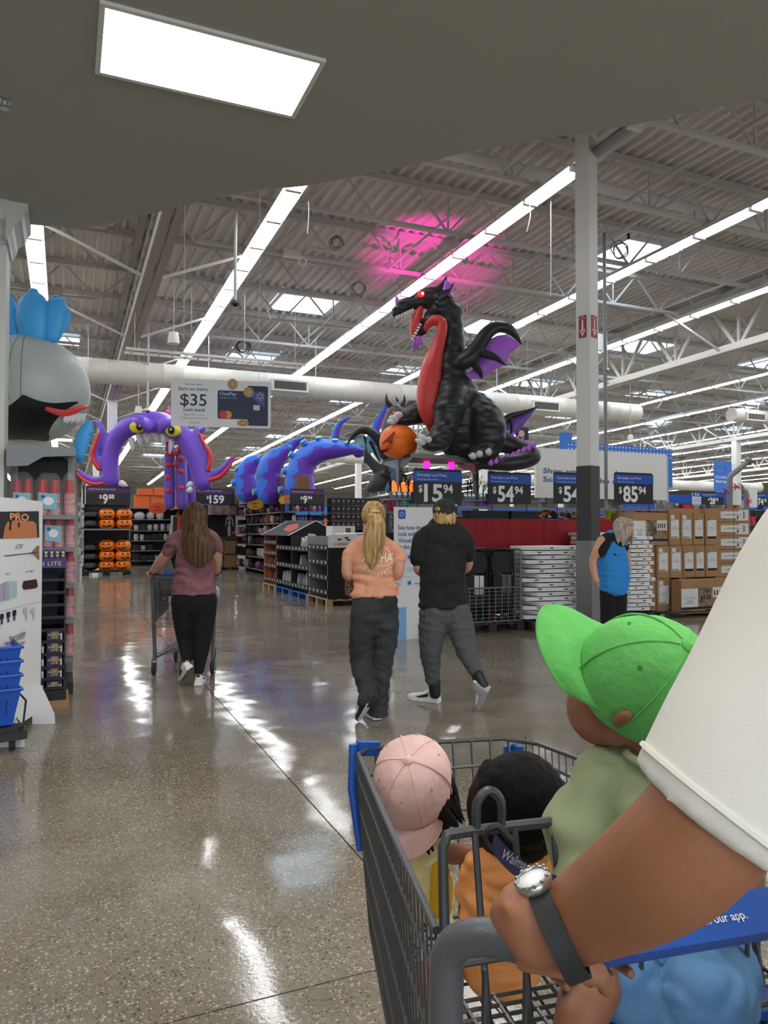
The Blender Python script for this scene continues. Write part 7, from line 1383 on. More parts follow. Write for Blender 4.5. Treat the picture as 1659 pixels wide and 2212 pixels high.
for nm, D_, pth, suck in TN:
    o = empty('tentacle_inflatable', W(pth[0][0], 1090, D_), 0, 'blue and purple inflatable tentacle with lime suckers, ' + nm, 'inflatable'); m = MB(); swell(m, pth, D_, n=44, sub=14); bo_ = m.build('arm', [azu, vio], o, True)
    Q = cat([tuple(p) for p in pth], 14); PW = [(Vector(W(q[0], q[1], D_)), q) for q in Q]
    def side_(p, n_):
        i = min(range(len(PW)), key=lambda j: (PW[j][0] - p).length_squared); a = PW[max(i - 1, 0)][0]; b_ = PW[min(i + 1, len(PW) - 1)][0]; t_ = (b_ - a).normalized(); s_ = t_.cross(FW).normalized(); d_ = (p - PW[i][0]).dot(s_); r_ = PW[i][1][2] * D_ / F
        return 1 if d_ < (.15 + .22 * math.sin(i * .37)) * r_ else 0
    pick(bo_, side_)
    for u, v in suck:
        i = min(range(len(Q)), key=lambda j: (Q[j][0] - u) ** 2 + (Q[j][1] - v) ** 2); dx, dy = u - Q[i][0], v - Q[i][1]; l_ = math.hypot(dx, dy); dx, dy = dx / l_, dy / l_; m = MB(); limb(m, [W(u - dx * 8, v - dy * 8, D_ - .12), W(u + dx * 1, v + dy * 1, D_ - .14)], [7.2 * D_ / F] * 2, None, 12, (False, False)); so_ = m.build('sucker', azu, o, True); c_ = W(u + dx * 2, v + dy * 2, D_ - .14); ax = (RT * dx - UP * dy - FW * .45).normalized(); e1 = ax.cross(UP if abs(ax.dot(UP)) < .9 else RT).normalized(); m = MB(); m.lathe([(.25, .02), (.9, .02), (1.05, -.03), (.9, -.12), (.25, -.12)], c_, 14, Matrix((e1, ax.cross(e1), ax)).transposed() * 1.0 @ Matrix.Scale(6.8 * D_ / F, 3)); m.build('sucker_ring', limef, so_, True)
for nm, D_, pth in (('behind the middle one', 24., [(700, 985, 12), (716, 968, 11), (724, 951, 10), (728, 930, 8.5), (737, 912, 6), (756, 901, 1.5)]), ('beside the grey horned dragon', 22., [(772, 976, 14), (794, 966, 13), (806, 945, 12), (812, 925, 10), (822, 900, 8), (836, 876, 4)])):
    o = empty('tentacle_inflatable', W(pth[0][0], pth[0][1], D_), 0, 'thin upright blue and purple tentacle tip, ' + nm, 'inflatable'); m = MB(); swell(m, pth, D_, n=12); m.build('arm', vio, o, True); m = MB(); swell(m, [(u - r_ * .55, v, r_ * .6, -.06) for u, v, r_ in pth], D_, n=10); m.build('blue_side', azu, o, True); m = MB()
    for (u, v, r_) in pth[-4:-1]: m.ball(W(u - r_ * .9, v - 3, D_ - .1), 3.4 * D_ / F, 8)
    m.build('sucker', limef, o, True)
# ---------------------------------------------------------------- 159 display with boxed decorations
Y9 = 27.0; x0_, x1_ = onY(466, 1200, Y9).x, onY(516, 1200, Y9).x; pallet(x0_, Y9, x1_, Y9 + 1., onY(490, 1226, Y9).z, 'black pallet under the boxed haunted house display', (26, 26, 28)); zt9 = onY(490, 1226, Y9).z; zm, zh = onY(490, 1194, Y9).z, onY(490, 1162, Y9).z
xm = onY(485, 1200, Y9).x
for z_a, z_b, nm in ((zt9, zm, 'lower'), (zm, zh, 'upper')):
    m = MB(); m.bx((xm, Y9 + .05, z_a), (onY(514, 1200, Y9).x, Y9 + .6, z_b - .01)); o = m.build('carton', cbd, None); tag(o, 'square brown carton under the 159 sign display, %s of two' % nm, 'box'); t = MB(); f = Fr((xm, Y9 + .05, z_a), (1, 0, 0)); rect(t, f, .04, (z_b - z_a) * .84, .46, (z_b - z_a) * .92, .004); t.build('handle_slot', bblk, o, recalc=False)
    m = MB(); m.bx((x0_ + .02, Y9 + .05, z_a), (xm - .02, Y9 + .6, z_b - .02)); o = m.build('clear_box', M('clear_box_grey', (140, 132, 140), rough=.2, var=.5, vscale=6), None); tag(o, 'clear plastic box of grey figures beside the brown carton, %s of two' % nm, 'box')
m = MB(); m.bx((x0_ - .05, Y9, zh), (x1_, Y9 + .8, zh + .06)); ot = m.build('display_table', shk, None); tag(ot, 'black display top over the boxes below the 159 sign', 'table')
m = MB(); zq = onY(490, 1112, Y9).z; m.bx((x0_ - .2, Y9 + .6, zh + .06), (x1_, Y9 + .65, zq)); o = m.build('stage_backdrop', M('ad_black', (22, 22, 23)), None); tag(o, 'black backdrop with orange sign behind the skeleton figure', 'display')
m = MB(); c_ = onY(495, 1160, Y9 + .3); bw_ = zq - zh
for z, r_ in ((.06, .05), (.3, .05), (.55, .06), (.8, .1)): m.ball((c_.x, Y9 + .3, zh + .06 + bw_ * z), (r_, .05, .12 if z > .5 else .14), 8)
m.ball((c_.x, Y9 + .3, zh + .06 + bw_ * .93), .07, 8)
for s_ in (-1, 1): limb(m, [Vector((c_.x + s_ * .02, Y9 + .3, zh + .06)), Vector((c_.x + s_ * .04, Y9 + .3, zh + .06 + bw_ * .4))], [.03, .03], None, 6); limb(m, [Vector((c_.x + s_ * .1, Y9 + .3, zh + .06 + bw_ * .8)), Vector((c_.x + s_ * .14, Y9 + .28, zh + .06 + bw_ * .45))], [.025, .02], None, 6)
o = m.build('skeleton_figure', gw, None, True); tag(o, 'pale standing skeleton figure on the black display top', 'figure'); m = MB(); q_ = onY(505, 1160, Y9 + .2); m.ball((q_.x, Y9 + .2, zh + .14), .09, 10); o = m.build('red_ball', gr_, None, True); tag(o, 'small dark red ball beside the skeleton figure', 'decoration')
m = MB(); m.bx((x0_ - .1, Y9 + .1, zq), (x1_, Y9 + .7, zq + .5)); o = m.build('boxed_house', M('boxed_house', (120, 96, 92), rough=.5, var=.6, vscale=5), None); tag(o, 'boxed decorations with printed window under the 159 sign', 'box')
hsign(419, 1055, 507, 1089, Y9 + .07, '159', '', 'black sign with plum header reading 159, above the skeleton display')
# ---------------------------------------------------------------- right-hand shelf run along the aisle, with boxes on top
zs6 = [.15, .55, .95, 1.3, 1.62, 1.95]; gX = 5.75
gondola('long black shelf run of indoor decorations, right of the skeleton display', gX, 18.6, gX, 27.2, 2.35, zs6 + [2.36], (-1, 0)); pool = {'k': unit_ball(gk), 'w': unit_pot(gw), 'p': unit_ball(gp_), 'b': unit_box(gk), 'o': unit_pot(gk), 'q': unit_pot(gb_)}
stock('ornament', gX, 18.7, gX, 27, zs6, (-1, 0), pool, (.2, .34), (.16, .3), 'small dark ornament on the long shelf run right of the skeleton display', 'ornaments on the long run', 'ornament', 2)
stock('stock_carton', gX, 19, gX, 27, [2.36], (-1, 0), {'o': unit_box(go_), 'g': unit_box(gw), 'b': unit_box(gb_)}, (.3, .5), (.35, .7), 'boxed stock standing on top of the long shelf run, below the tentacles', 'boxes on the long run', 'box', 3)
for y, nm in ((18.9, 'close to the purple toy rack'), (22.6, 'close to the skeleton figure')):
    m = MB(); q_ = [Vector((gX - .35 + .0, y, 2.2)) + Vector((.26 * math.cos(a), 0, .15 * math.sin(a))) for a in [2 * math.pi * k / 18 for k in range(18)]]; m.add(q_ + [p + Vector((0, .02, 0)) for p in q_], [tuple(range(18)), tuple(range(35, 17, -1))] + [(k, (k + 1) % 18, 18 + (k + 1) % 18, 18 + k) for k in range(18)]); m.bar((gX - .1, y + .01, 2.25), (gX + .0, y + .01, 2.3), .02); o = m.build('aisle_tag', M('tag_amber', (214, 158, 30), rough=.5), None); tag(o, 'oval amber aisle tag on the long shelf run, ' + nm, 'sign'); t = MB(); f = Fr((gX - .35, y - .003, 2.2), (1, 0, 0)); text(t, 'indoor', f, 0, .02, .05, align='c', z=0, bold=.02); text(t, 'decor', f, 0, -.08, .05, align='c', z=0, bold=.02); t.build('lettering', bblk, o, recalc=False)
# back runs behind the arch
gY = 31.; xa2, xb2 = onY(284, 1150, gY).x, onY(420, 1150, gY).x
gondola('black back shelf with small pumpkins and jars, seen under the purple arch', xa2, gY, xb2, gY, 2.3, [.2, .6, 1.0, 1.4, 1.85, 2.3], (0, -1)); stock('jar', xa2, gY, xb2, gY, [.2, .6, 1.0, 1.4], (0, -1), {'k': unit_box(gk), 'w': unit_pot(gw)}, (.2, .3), (.2, .28), 'small dark jar on the back shelf under the purple arch', 'jars on the back shelf', 'jar', 5); stock('mini_pumpkin', xa2, gY, xb2 - .6, gY, [1.85], (0, -1), {'o': unit_ball(go_), 'w': unit_ball(gw)}, (.35, .5), (.3, .4), 'small pumpkin ornament on the high back shelf under the arch', 'pumpkins on the back shelf', 'ornament', 6); stock('stock_carton', xa2, gY, xb2, gY, [2.32], (0, -1), {'o': unit_box(go_)}, (.55, .75), (.5, .5), 'orange stock box on the back shelf, lower tier', 'orange boxes, lower tier', 'box', 7, skip=0.02); stock('stock_carton', xa2 + .1, gY, xb2, gY, [2.82], (0, -1), {'o': unit_box(go_)}, (.6, .8), (.25, .4), 'orange stock box on top of the back shelf, upper tier', 'orange boxes, upper tier', 'box', 8, skip=.3)
rk = gondola('black costume rack with hanging outfits, behind the mauve T-shirt', 3.9, 25, 3.9, 31, 2.25, [.4, 2.25], (-1, 0)); stock('costume', 3.85, 25.1, 3.85, 30.9, [.9], (-1, 0), {'r': unit_pouch(gr_), 'w': unit_pouch(gw), 'k': unit_pouch(gk), 'g': unit_pouch(gg_), 'b': unit_pouch(gb_)}, (.22, .34), (.7, 1.1), 'hanging costume on the black rack behind the mauve T-shirt', 'costumes on the rack', 'costume', 9, skip=0.02); stock('costume', 3.85, 25.1, 3.85, 30.9, [.42], (-1, 0), {'r': unit_pouch(gr_), 'p': unit_pouch(gp_), 'b': unit_pouch(gbl), 'o': unit_pouch(go_)}, (.25, .4), (.35, .45), 'folded costume pack on the low shelf of the costume rack', 'low costume packs', 'costume', 10)
for u, v, nm in ((340, 1098, 'beside the pumpkin rack'), (398, 1089, 'above the costume rack')): f = Fr(W(u, v, 26.5), RT); m = MB(); m.prism([(.33 * math.cos(a), .2 * math.sin(a)) for a in [2 * math.pi * k / 18 for k in range(18)]], f, -.02, 0); m.bar(f.p(0, .18, -.01), f.p(0, .8, -.01), .012); o = m.build('aisle_tag', M('tag_orange', (216, 84, 40), rough=.5), None); tag(o, 'oval orange aisle tag hanging ' + nm, 'sign'); t = MB(); text(t, 'kids', f, 0, .02, .07, align='c', z=.004, bold=.02); text(t, 'costumes', f, 0, -.1, .07, align='c', z=.004, bold=.02); t.build('lettering', gr_, o, recalc=False)
# ---------------------------------------------------------------- pallet displays along the aisle
PX = 4.5
def pbay(y0, y1, h, label, side_mat, shelves, pal, name='pallet_display', back=None, dx=1.1):
    o = empty(name, (PX + dx / 2, (y0 + y1) / 2, 0), 0, label, 'display'); ph = .13; m = MB(); m.bx((PX + dx - .03, y0, ph), (PX + dx, y1, h)); m.build('back_panel', back or shk, o)
    for y in (y0, y1 - .02): m = MB(); m.bx((PX, y, ph), (PX + dx, y + .02, h)); m.build('side_panel', side_mat, o)
    for z in shelves: m = MB(); m.bx((PX + .01, y0 + .02, z - .015), (PX + dx, y1 - .02, z)); m.bx((PX - .012, y0 + .005, z - .02), (PX, y1 - .005, z + .08)); so_ = m.build('shelf_tray', shk, o); t = MB(); f = Fr((PX - .012, y1, z), (0, -1, 0)); [rect(t, f, .1 + (y1 - y0 - .2) * k / 4, .01, .1 + (y1 - y0 - .2) * k / 4 + .06, .055, .003) for k in range(5)]; t.build('price_tag', tagw, so_, recalc=False)
    return o
A_ = pbay(13.1, 14.28, 1.3, 'black open pallet display with four empty shelves and a white celebrate header', M('panel_grey', (150, 152, 156), rough=.6), [.22, .5, .78, 1.06], None); pallet(PX - .03, 13.06, PX + 1.15, 14.3, .13, 'wooden pallet under the black celebrate display', (172, 140, 100))
m = MB(); m.bx((PX, 13.085, .13), (PX + 1.1, 13.1, 1.3)); m.build('front_panel', M('panel_black', (12, 12, 13), rough=.6), A_); f = Fr((PX, 13.08, 1.09), (1, 0, 0)); m = MB(); m.prism([(0, 0), (1.0, 0), (1.0, .24), (0, .24)], f, 0, .012); hd_ = m.build('header', M('header_white', (226, 226, 224), rough=.6), A_); t = MB(); text(t, 'celebrate', f, .1, .045, .06, w=.56, z=.015, bold=.02); t.build('lettering', M('ink_orange', (206, 104, 60), rough=.6), hd_, recalc=False); t = MB()
for bx_, by_ in ((.22, .16), (.4, .15), (.36, .19)): poly(t, f, [(bx_ - .06, by_ + .02), (bx_ - .02, by_), (bx_, by_ + .02), (bx_ + .02, by_), (bx_ + .06, by_ + .02), (bx_ + .02, by_ - .025), (bx_ - .02, by_ - .025)], .015)
text(t, 'It', f, .66, -.2, .07, z=.015); t.build('bat_print', bblk, hd_, recalc=False)
B_ = pbay(14.3, 15.5, 1.3, 'black pallet display with silver bags heaped on its shelves', shk, [.22, .62, 1.0], None); pallet(PX - .03, 14.32, PX + 1.15, 15.48, .13, 'blue pallet under the silver bag display', (40, 96, 166)); B2 = pbay(15.52, 16.72, 1.3, 'half empty pallet display with bare cardboard backs under the gable roof', shk, [.22, .62, 1.0], None, back=cbd); pallet(PX - .03, 15.54, PX + 1.15, 16.7, .13, 'blue pallet under the half empty display', (40, 96, 166))
sil = M('bag_silver', (176, 176, 178), rough=.35, metal=.3, var=.3, vscale=12); lst = []; random.seed(21)
for z in (.235, .635, 1.015):
    for k in range(7): lst.append(((PX + .12 + random.uniform(0, .15), 14.42 + k * .155, z), 's', (.12, .15, random.uniform(.22, .34))))
goods('silver_bag', {'s': unit_pouch(sil)}, lst, 'crumpled silver bag on the pallet display beside the celebrate box', 'silver bags', 'bag'); lst = [((PX + .12, 15.7 + k * .16, .235), 's', (.13, .16, random.uniform(.2, .3))) for k in range(5)]; goods('silver_bag', {'s': unit_pouch(sil)}, lst, 'silver bag on the bottom tray below the bare cardboard backs', 'silver bags, bare display', 'bag')
C_ = pbay(16.75, 17.9, 1.3, 'orange-lined pallet display at the far end under the gable roof', M('panel_amber', (196, 120, 66), rough=.7), [.22, .55, .85, 1.1], None, back=M('panel_amber', (0, 0, 0))); pallet(PX - .03, 16.76, PX + 1.15, 17.9, .13, 'wooden pallet under the orange-lined display', (190, 156, 112)); lst = [((PX + .1, 16.95 + k * .2, z), 'r' if k % 2 else 'k', (.1, .14, .2)) for z in (.235, .565) for k in range(4)]; goods('decor_pack', {'r': unit_pouch(gr_), 'k': unit_box(gk)}, lst, 'small decoration pack in the orange-lined display', 'packs in the orange display', 'package')
rf = empty('gable_roof', (PX + .55, 16.8, 1.3), 0, 'black cardboard gable roof with white edges and an orange print, over the pallet displays', 'roof'); ya, yb, xl, xr, xm_ = 15.6, 18., PX - .05, PX + 1.2, PX + .58; zr0, zr2 = 1.3, 1.62; m = MB(); m.add([(xl, ya, zr0), (xr, ya, zr0), (xm_, ya, zr2), (xl, ya + .02, zr0), (xr, ya + .02, zr0), (xm_, ya + .02, zr2)], [(0, 1, 2), (5, 4, 3)]); m.build('gable', M('panel_black', (12, 12, 13)), rf, recalc=False)
for xs in (xl, xr):
    m = MB(); m.add([(xs, ya, zr0), (xs, yb, zr0), (xm_, yb, zr2), (xm_, ya, zr2), (xs, ya, zr0 - .012), (xs, yb, zr0 - .012), (xm_, yb, zr2 - .012), (xm_, ya, zr2 - .012)], [(0, 1, 2, 3), (7, 6, 5, 4)]); m.build('roof_panel', M('panel_black', (12, 12, 13)), rf, recalc=False)
m = MB(); [m.bar((xs, y, zr0), (xm_, y, zr2 + .005), .03, .012) for xs in (xl, xr) for y in (ya, yb)]; m.build('roof_edge', pwhite, rf); m = MB(); P_ = lambda s_, y: Vector((xl + (xm_ - xl) * s_, y, zr0 + (zr2 - zr0) * s_ + .006)); m.add([P_(.2, 16.0), P_(.5, 15.9), P_(.85, 16.6), P_(.75, 17.2), P_(.4, 16.9)], [(0, 1, 2, 3, 4)]); m.build('roof_print', M('print_rust', (176, 70, 36), rough=.6), rf, recalc=False)
m = MB(); [m.box((PX + .35 + .2 * k, 13.5 + .12 * k, 1.33 + .012 * k), (.35, .25, .03), Matrix.Rotation(.3 * k, 3, 'Z')) for k in range(3)]; o = m.build('folded_sheet', pwhite, None); tag(o, 'folded white sheets lying on top of the celebrate display', 'paper')
# second header card behind: white card with witch doll
f = FY(718, 1136, 767, 1158, 14.4); m = MB(); m.prism([(0, -.12), (f.w, -.12), (f.w, f.h), (0, f.h)], f, -.4, 0); o = m.build('header_box', M('header_white', (226, 226, 224)), None); tag(o, 'white topped display box with a printed figure, behind the celebrate header', 'display'); t = MB(); rect(t, f, f.w * .58, .0, f.w * .8, f.h * .8, .004); t.build('figure_print', gb_, o, recalc=False)
# ---------------------------------------------------------------- 9.94 rack and bins
YR = 18.2; ra, rb = onY(617, 1120, YR).x, onY(706, 1120, YR).x; zrk = [onY(650, v, YR).z for v in (1190, 1168, 1146, 1125, 1105)]; rck = gondola('black end rack with purple toys and blue price strips under the 9.94 sign', ra, YR, rb, YR, onY(650, 1088, YR).z, zrk, (0, -1), 'display_rack', .35); stock('toy_pack', ra + .1, YR, rb - .05, YR, zrk, (0, -1), {'p': unit_ball(gp_), 'w': unit_ball(gw), 'k': unit_ball(M('goods_violet', (120, 70, 170), rough=.5, var=.3, vscale=12))}, (.09, .13), (.12, .17), 'small purple and white toy on the rack under the 9.94 sign', 'toys on the 9.94 rack', 'toy', 12)
for i, z in enumerate(zrk[2:]):
    for x in (ra + .42, rb - .3): m = MB(); m.bx((x - .17, YR - .012, z - .09), (x + .17, YR - .004, z - .01)); m.build('price_strip', M('strip_blue', (60, 136, 206), rough=.5), rck)
hsign(626, 1057, 701, 1089, YR - .01, '9', '94', 'black sign with plum header reading 9.94, above the purple toy rack'); m = MB(); f = FY(616, 1058, 624, 1089, YR - .01); m.prism([(0, -.22), (f.w, -.22), (f.w, f.h), (0, f.h)], f, -.02, 0); o = m.build('aisle_marker_sign', sblue, None); tag(o, 'narrow blue and orange aisle number blade beside the 9.94 sign', 'sign'); t = MB(); [rect(t, f, .01, f.h * (.06 + .2 * k), f.w - .01, f.h * (.22 + .2 * k), .004) for k in range(3)]; t.build('stripe', go_, o, recalc=False)
YN = 19.5; na, nb = onY(706, 1110, YN).x, onY(850, 1110, YN).x; gondola('black wall shelf stacked with cubes, behind the blond ponytail', na, YN, nb, YN, onY(740, 1142, YN).z + .05, [.2, .6, 1.0, onY(740, 1142, YN).z], (0, -1)); zc0 = onY(740, 1142, YN).z; cw2 = (nb - na) / 14; zc1 = (onY(740, 1076, YN).z - zc0) / 4; cb0 = None
for j in range(4):
    for i in range(14):
        if cb0 is None: cb0 = MB().bx((.005, 0, .005), (cw2 - .01, .35, zc1 - .01)).build('storage_cube', shk, None, base=False); o = cb0; t = MB(); f = Fr((0, -.003, 0), (1, 0, 0)); disc(t, f, cw2 / 2, zc1 * .55, .016, 0, 8); t.build('finger_hole', pwhite, cb0, recalc=False)
        else: o = copy_tree(cb0)
        o.location = (na + i * cw2, YN - .36, zc0 + j * zc1); tag(o, 'black fabric storage cube in the wall behind the blond ponytail', 'box', 'black storage cubes')
stock('candle_jar', na, YN, nb, YN, [.2, .6, 1.0], (0, -1), {'w': unit_pot(gw), 'k': unit_box(gk), 'b': unit_pot(gb_), 'r': unit_ball(gr_)}, (.16, .24), (.14, .22), 'small jar on the shelves below the black cubes', 'jars below the cubes', 'jar', 13); stock('gift_basket', onY(832, 1090, 12.).x, 12., onY(862, 1090, 12.).x, 12., [onY(845, 1105, 12.).z], (0, -1), {'r': unit_pot(M('goods_magenta', (150, 24, 70), rough=.5, var=.3, vscale=12))}, (.18, .2), (.25, .32), 'magenta basket on the shelf left of the white sign stand', 'magenta baskets', 'basket', 14, skip=0)
gondola('grey side shelf with magenta baskets, left of the white sign stand', onY(815, 1090, 12.).x, 12., onY(862, 1090, 12.).x, 12., 1.9, [.3, .7, 1.1, onY(845, 1105, 12.).z], (0, -1), col=shg); stock('tool_pack', onY(815, 1090, 12.).x, 12., onY(862, 1090, 12.).x, 12., [.3, .7, 1.1], (0, -1), {'r': unit_box(gr_), 'k': unit_box(gk), 'b': unit_box(gb_)}, (.12, .18), (.15, .3), 'dark red and black pack on the grey side shelf', 'packs on the side shelf', 'package', 15)
# ---------------------------------------------------------------- far departments on the right
def run_right(label, y, xs0, xs1, h, pool, group, cat_, seed, nm, dens=(.25, .4), hr=(.2, .32)):
    zl = [.2 + (h - .35) * k / 4 for k in range(5)]; o = gondola(label, xs0, y, xs1, y, h, zl, (0, -1), col=shg); m = MB(); m.bx((xs0, y - .03, h), (xs1, y, h + .25)); m.build('blue_header', sblue, o); stock(nm, xs0, y, xs1, y, zl[1:], (0, -1), pool, dens, hr, label.split(',')[0] + ' goods on it', group, cat_, seed)
Y1 = 16.5; xs0, xs1 = onY(1440, 1100, Y1).x, onY(1720, 1100, Y1).x
run_right('kitchenware shelf with blue header beyond the cartons', Y1, xs0, xs1, 2.2, {'w': unit_pot(gw), 'b': unit_box(gbl), 'k': unit_pot(M('pot_steel', (150, 152, 156), rough=.25, metal=.7)), 'r': unit_box(gr_)}, 'kitchenware', 'kitchenware', 16, 'cookware')
Y2 = 34.; run_right('far shelf run with blue header along the back of the store', Y2, 8., 40., 2.3, {'w': unit_box(gw), 'b': unit_box(gbl), 'r': unit_box(gr_), 'o': unit_box(go_)}, 'far goods', 'package', 17, 'far_package', (1.0, 1.6), (.25, .38))
run_right('far blue-topped shelf run behind the kitchenware', 25.2, 22., 44., 2.3, {'w': unit_box(gw), 'b': unit_box(gbl), 'r': unit_box(gr_)}, 'far goods two', 'package', 18, 'far_package', (1.0, 1.6), (.25, .38))
price_sign(1515, 1064, 1563, 1090, Y1 - .06, '28', '93', 'small black and blue price sign reading 28.93, beyond the cartons', small=True); price_sign(1618, 1065, 1668, 1092, Y1 - .06, '74', '42', 'small black and blue price sign reading 74.42, above the person in green', small=True)
f = FY(1496, 1064, 1515, 1090, Y1 - .06); m = MB(); m.prism([(0, 0), (f.w, 0), (f.w, f.h), (0, f.h)], f, -.02, 0); o = m.build('aisle_sign', pwhite, None); tag(o, 'white aisle sign headed F.4 in blue, beside the 28.93 sign', 'sign'); t = MB(); rect(t, f, 0, f.h * .66, f.w, f.h, .004); [rect(t, f, 0, f.h * (.05 + .15 * k), f.w, f.h * (.1 + .15 * k), .004) for k in range(4)]; bb_ = t.build('blue_print', sblue, o, recalc=False); t = MB(); text(t, 'F.4', f, f.w / 2, f.h * .72, .09, align='c', z=.007, bold=.02); t.build('lettering', pwhite, o, recalc=False)
m = MB(); [m.bx(f.p(x, -.02, -.02), f.p(x + .02, -.35, 0)) for x in (.05, f.w - .07)]; m.build('post', shg, o)
Y4 = 22.64; f = FY(1544, 995, 1581, 1062, Y4); o = empty('hanging_sign', f.p(f.w / 2, 0), 0, 'tall blue hanging sign reading Cooking Baking, among the far lights', 'sign'); m = MB(); m.prism([(0, 0), (f.w, 0), (f.w, f.h), (0, f.h)], f, -.05, 0); m.build('board', M('board_blue', (58, 118, 206)), o); t = MB(); text(t, 'Cooking', f, .06, f.h * .44, .1, w=f.w * .75, z=.01, bold=.01); text(t, 'Baking', f, .06, f.h * .3, .1, w=f.w * .6, z=.01, bold=.01); t.build('lettering', pwhite, o, recalc=False); t = MB(); q_ = rrect(.02, f.h * .6, f.w * .62, f.h * .82, .12); [t.bar(f.p(*a, .008), f.p(*b_, .008), .015, .006) for a, b_ in zip(q_, q_[1:])]; t.build('mixer_print', sblue, o); m = MB(); m.bx(f.p(f.w, -.0, -.05), f.p(f.w + .3, f.h * .92, -.02)); m.build('white_side', pwhite, o); t = MB(); [t.tube([f.p(q * f.w, f.h, -.02), Vector((f.p(q * f.w, 0).x, Y4, zr(JB, Y4)))], .006, 4) for q in (.1, .9)]; t.build('hanger', steel, o)
# checkout scanner posts
def scan_post(u0, v0, uk, vk, ut, vt_, d_, label):
    p_ = W(u0, v0, d_); o = empty('scanner_post', (p_.x, p_.y, 0), 0, label, 'checkout post'); m = MB(); m.tube([Vector((p_.x, p_.y, 0)), W(u0, v0, d_), W(u0, vk + 8, d_), W(uk, vk, d_), W(ut, vt_, d_)], .055, 10); m.build('post', shg, o, True); m = MB(); a, b_ = W(ut - 4, vt_ + 2, d_), W(ut + 3, vt_ - 3, d_); m.tube([a, b_], .075, 10); m.build('head', M('cage_grey', (112, 115, 118)), o, 40); m = MB(); f = Fr(W(u0 + 3, v0 + 6, d_), RT); m.prism([(0, 0), (.2, 0), (.2, .4), (0, .4)], f, 0, .01); m.build('notice', pwhite, o)
scan_post(1576, 1085, 1580, 1026, 1618, 996, 14.5, 'grey checkout scanner post bending right, beside the Cooking Baking sign'); scan_post(1613, 1090, 1611, 1062, 1598, 1052, 16.2, 'shorter grey checkout post beside the 74.42 price sign')
for u, v, d_, rgb, nm in ((1569, 1060, 14.4, (120, 50, 160), 'purple'), (1591, 1051, 14.4, (216, 50, 40), 'red'), (1618, 1082, 16.1, (214, 40, 120), 'pink')):
    m = MB(); c_ = W(u, v, d_)
    for k in range(7): a = random.uniform(0, 6.28); limb(m, [c_, c_ + RT * .08 * math.cos(a) + UP * .08 * math.sin(a)], [.018, .006], None, 6)
    o = m.build('ribbon_bow', M('ribbon_' + nm, rgb, rough=.5), None, True); tag(o, '%s ribbon bow tied to a checkout post' % nm, 'decoration')
m = MB(); p_ = W(1640, 1178, 14.8); m.box((p_.x, p_.y, (p_.z + .05) / 2), (1.2, .6, p_.z + .05)); m.box((p_.x, p_.y, p_.z + .07), (1.25, .65, .05)); o = m.build('checkout_counter', rubber, None); tag(o, 'black checkout counter in front of the person in green', 'counter')
# ================================================================ overhead: duct, signs, cameras, speakers, cables
ductm = M('duct_white', (222, 220, 208), rough=.5); YD = 20.
def duct(x0, x1, y, z, r_, label, grills, seam=.45):
    o = empty('air_duct', ((x0 + x1) / 2, y, z - r_), 0, label, 'duct'); m = MB(); n_ = int((x1 - x0) / seam); rings = []; 
    def rg(x, rr): return [Vector((x, y + rr * math.cos(a), z + rr * math.sin(a))) for a in [2 * math.pi * k / 24 for k in range(24)]]
    for i in range(n_ + 1):
        x = x0 + (x1 - x0) * i / n_; rings += [rg(x - .012, r_), rg(x, r_ * 1.012), rg(x + .012, r_)]
    m.rings(rings); m.build('tube', ductm, o, 30); m = MB(); m.lathe([(0, -.02), (r_ * 1.04, -.02), (r_ * 1.04, .02), (0, .02)], (x1, y, z), 24, Matrix(((0, 0, 1), (0, 1, 0), (1, 0, 0)))); m.build('end_cap', ductm, o, 40)
    for gx in grills:
        m = MB(); f = Fr((gx, y - r_ - .06, z - .2), (1, 0, 0)); m.prism([(-.52, -.02), (.52, -.02), (.52, .3), (-.52, .3)], f, -.25, .0); go2 = m.build('grille_box', ductm, o); m = MB(); rect(m, f, -.45, .03, .45, .25, .004); m.build('grille_dark', M('grille_dark', (62, 66, 64), rough=.6), go2, recalc=False); m = MB(); [m.bx(f.p(-.45 + .9 * k / 15 - .004, .03, .004), f.p(-.45 + .9 * k / 15 + .004, .25, .012)) for k in range(16)]; m.build('louvre', M('louvre_grey', (150, 152, 146), rough=.5), go2)
    m = MB(); [m.tube([Vector((x, y, z + r_)), Vector((x, y, zr(JB + .05, y)))], .012, 5) for x in [x0 + 1.5 + 3. * k for k in range(int((x1 - x0) / 3))]]; m.build('hanger', steel, o); return o
duct(-4, 18.1, YD, 5.45, .315, 'long round white air duct across the hall above the aisle displays', [onY(628, 842, YD - .4).x, onY(1182, 868, YD - .4).x])
q1 = onY(1580, 896, 21.5); duct(q1.x, q1.x + 14, 21.5, q1.z, .27, 'round white air duct starting beside the white column at the tills', [q1.x + 1.]); duct(10., 30., 36., 5.2, .3, 'far round white air duct beyond the dragon', []); duct(24, 48., 40., 4.6, .35, 'far round white air duct beyond the Cooking Baking sign', [28.])
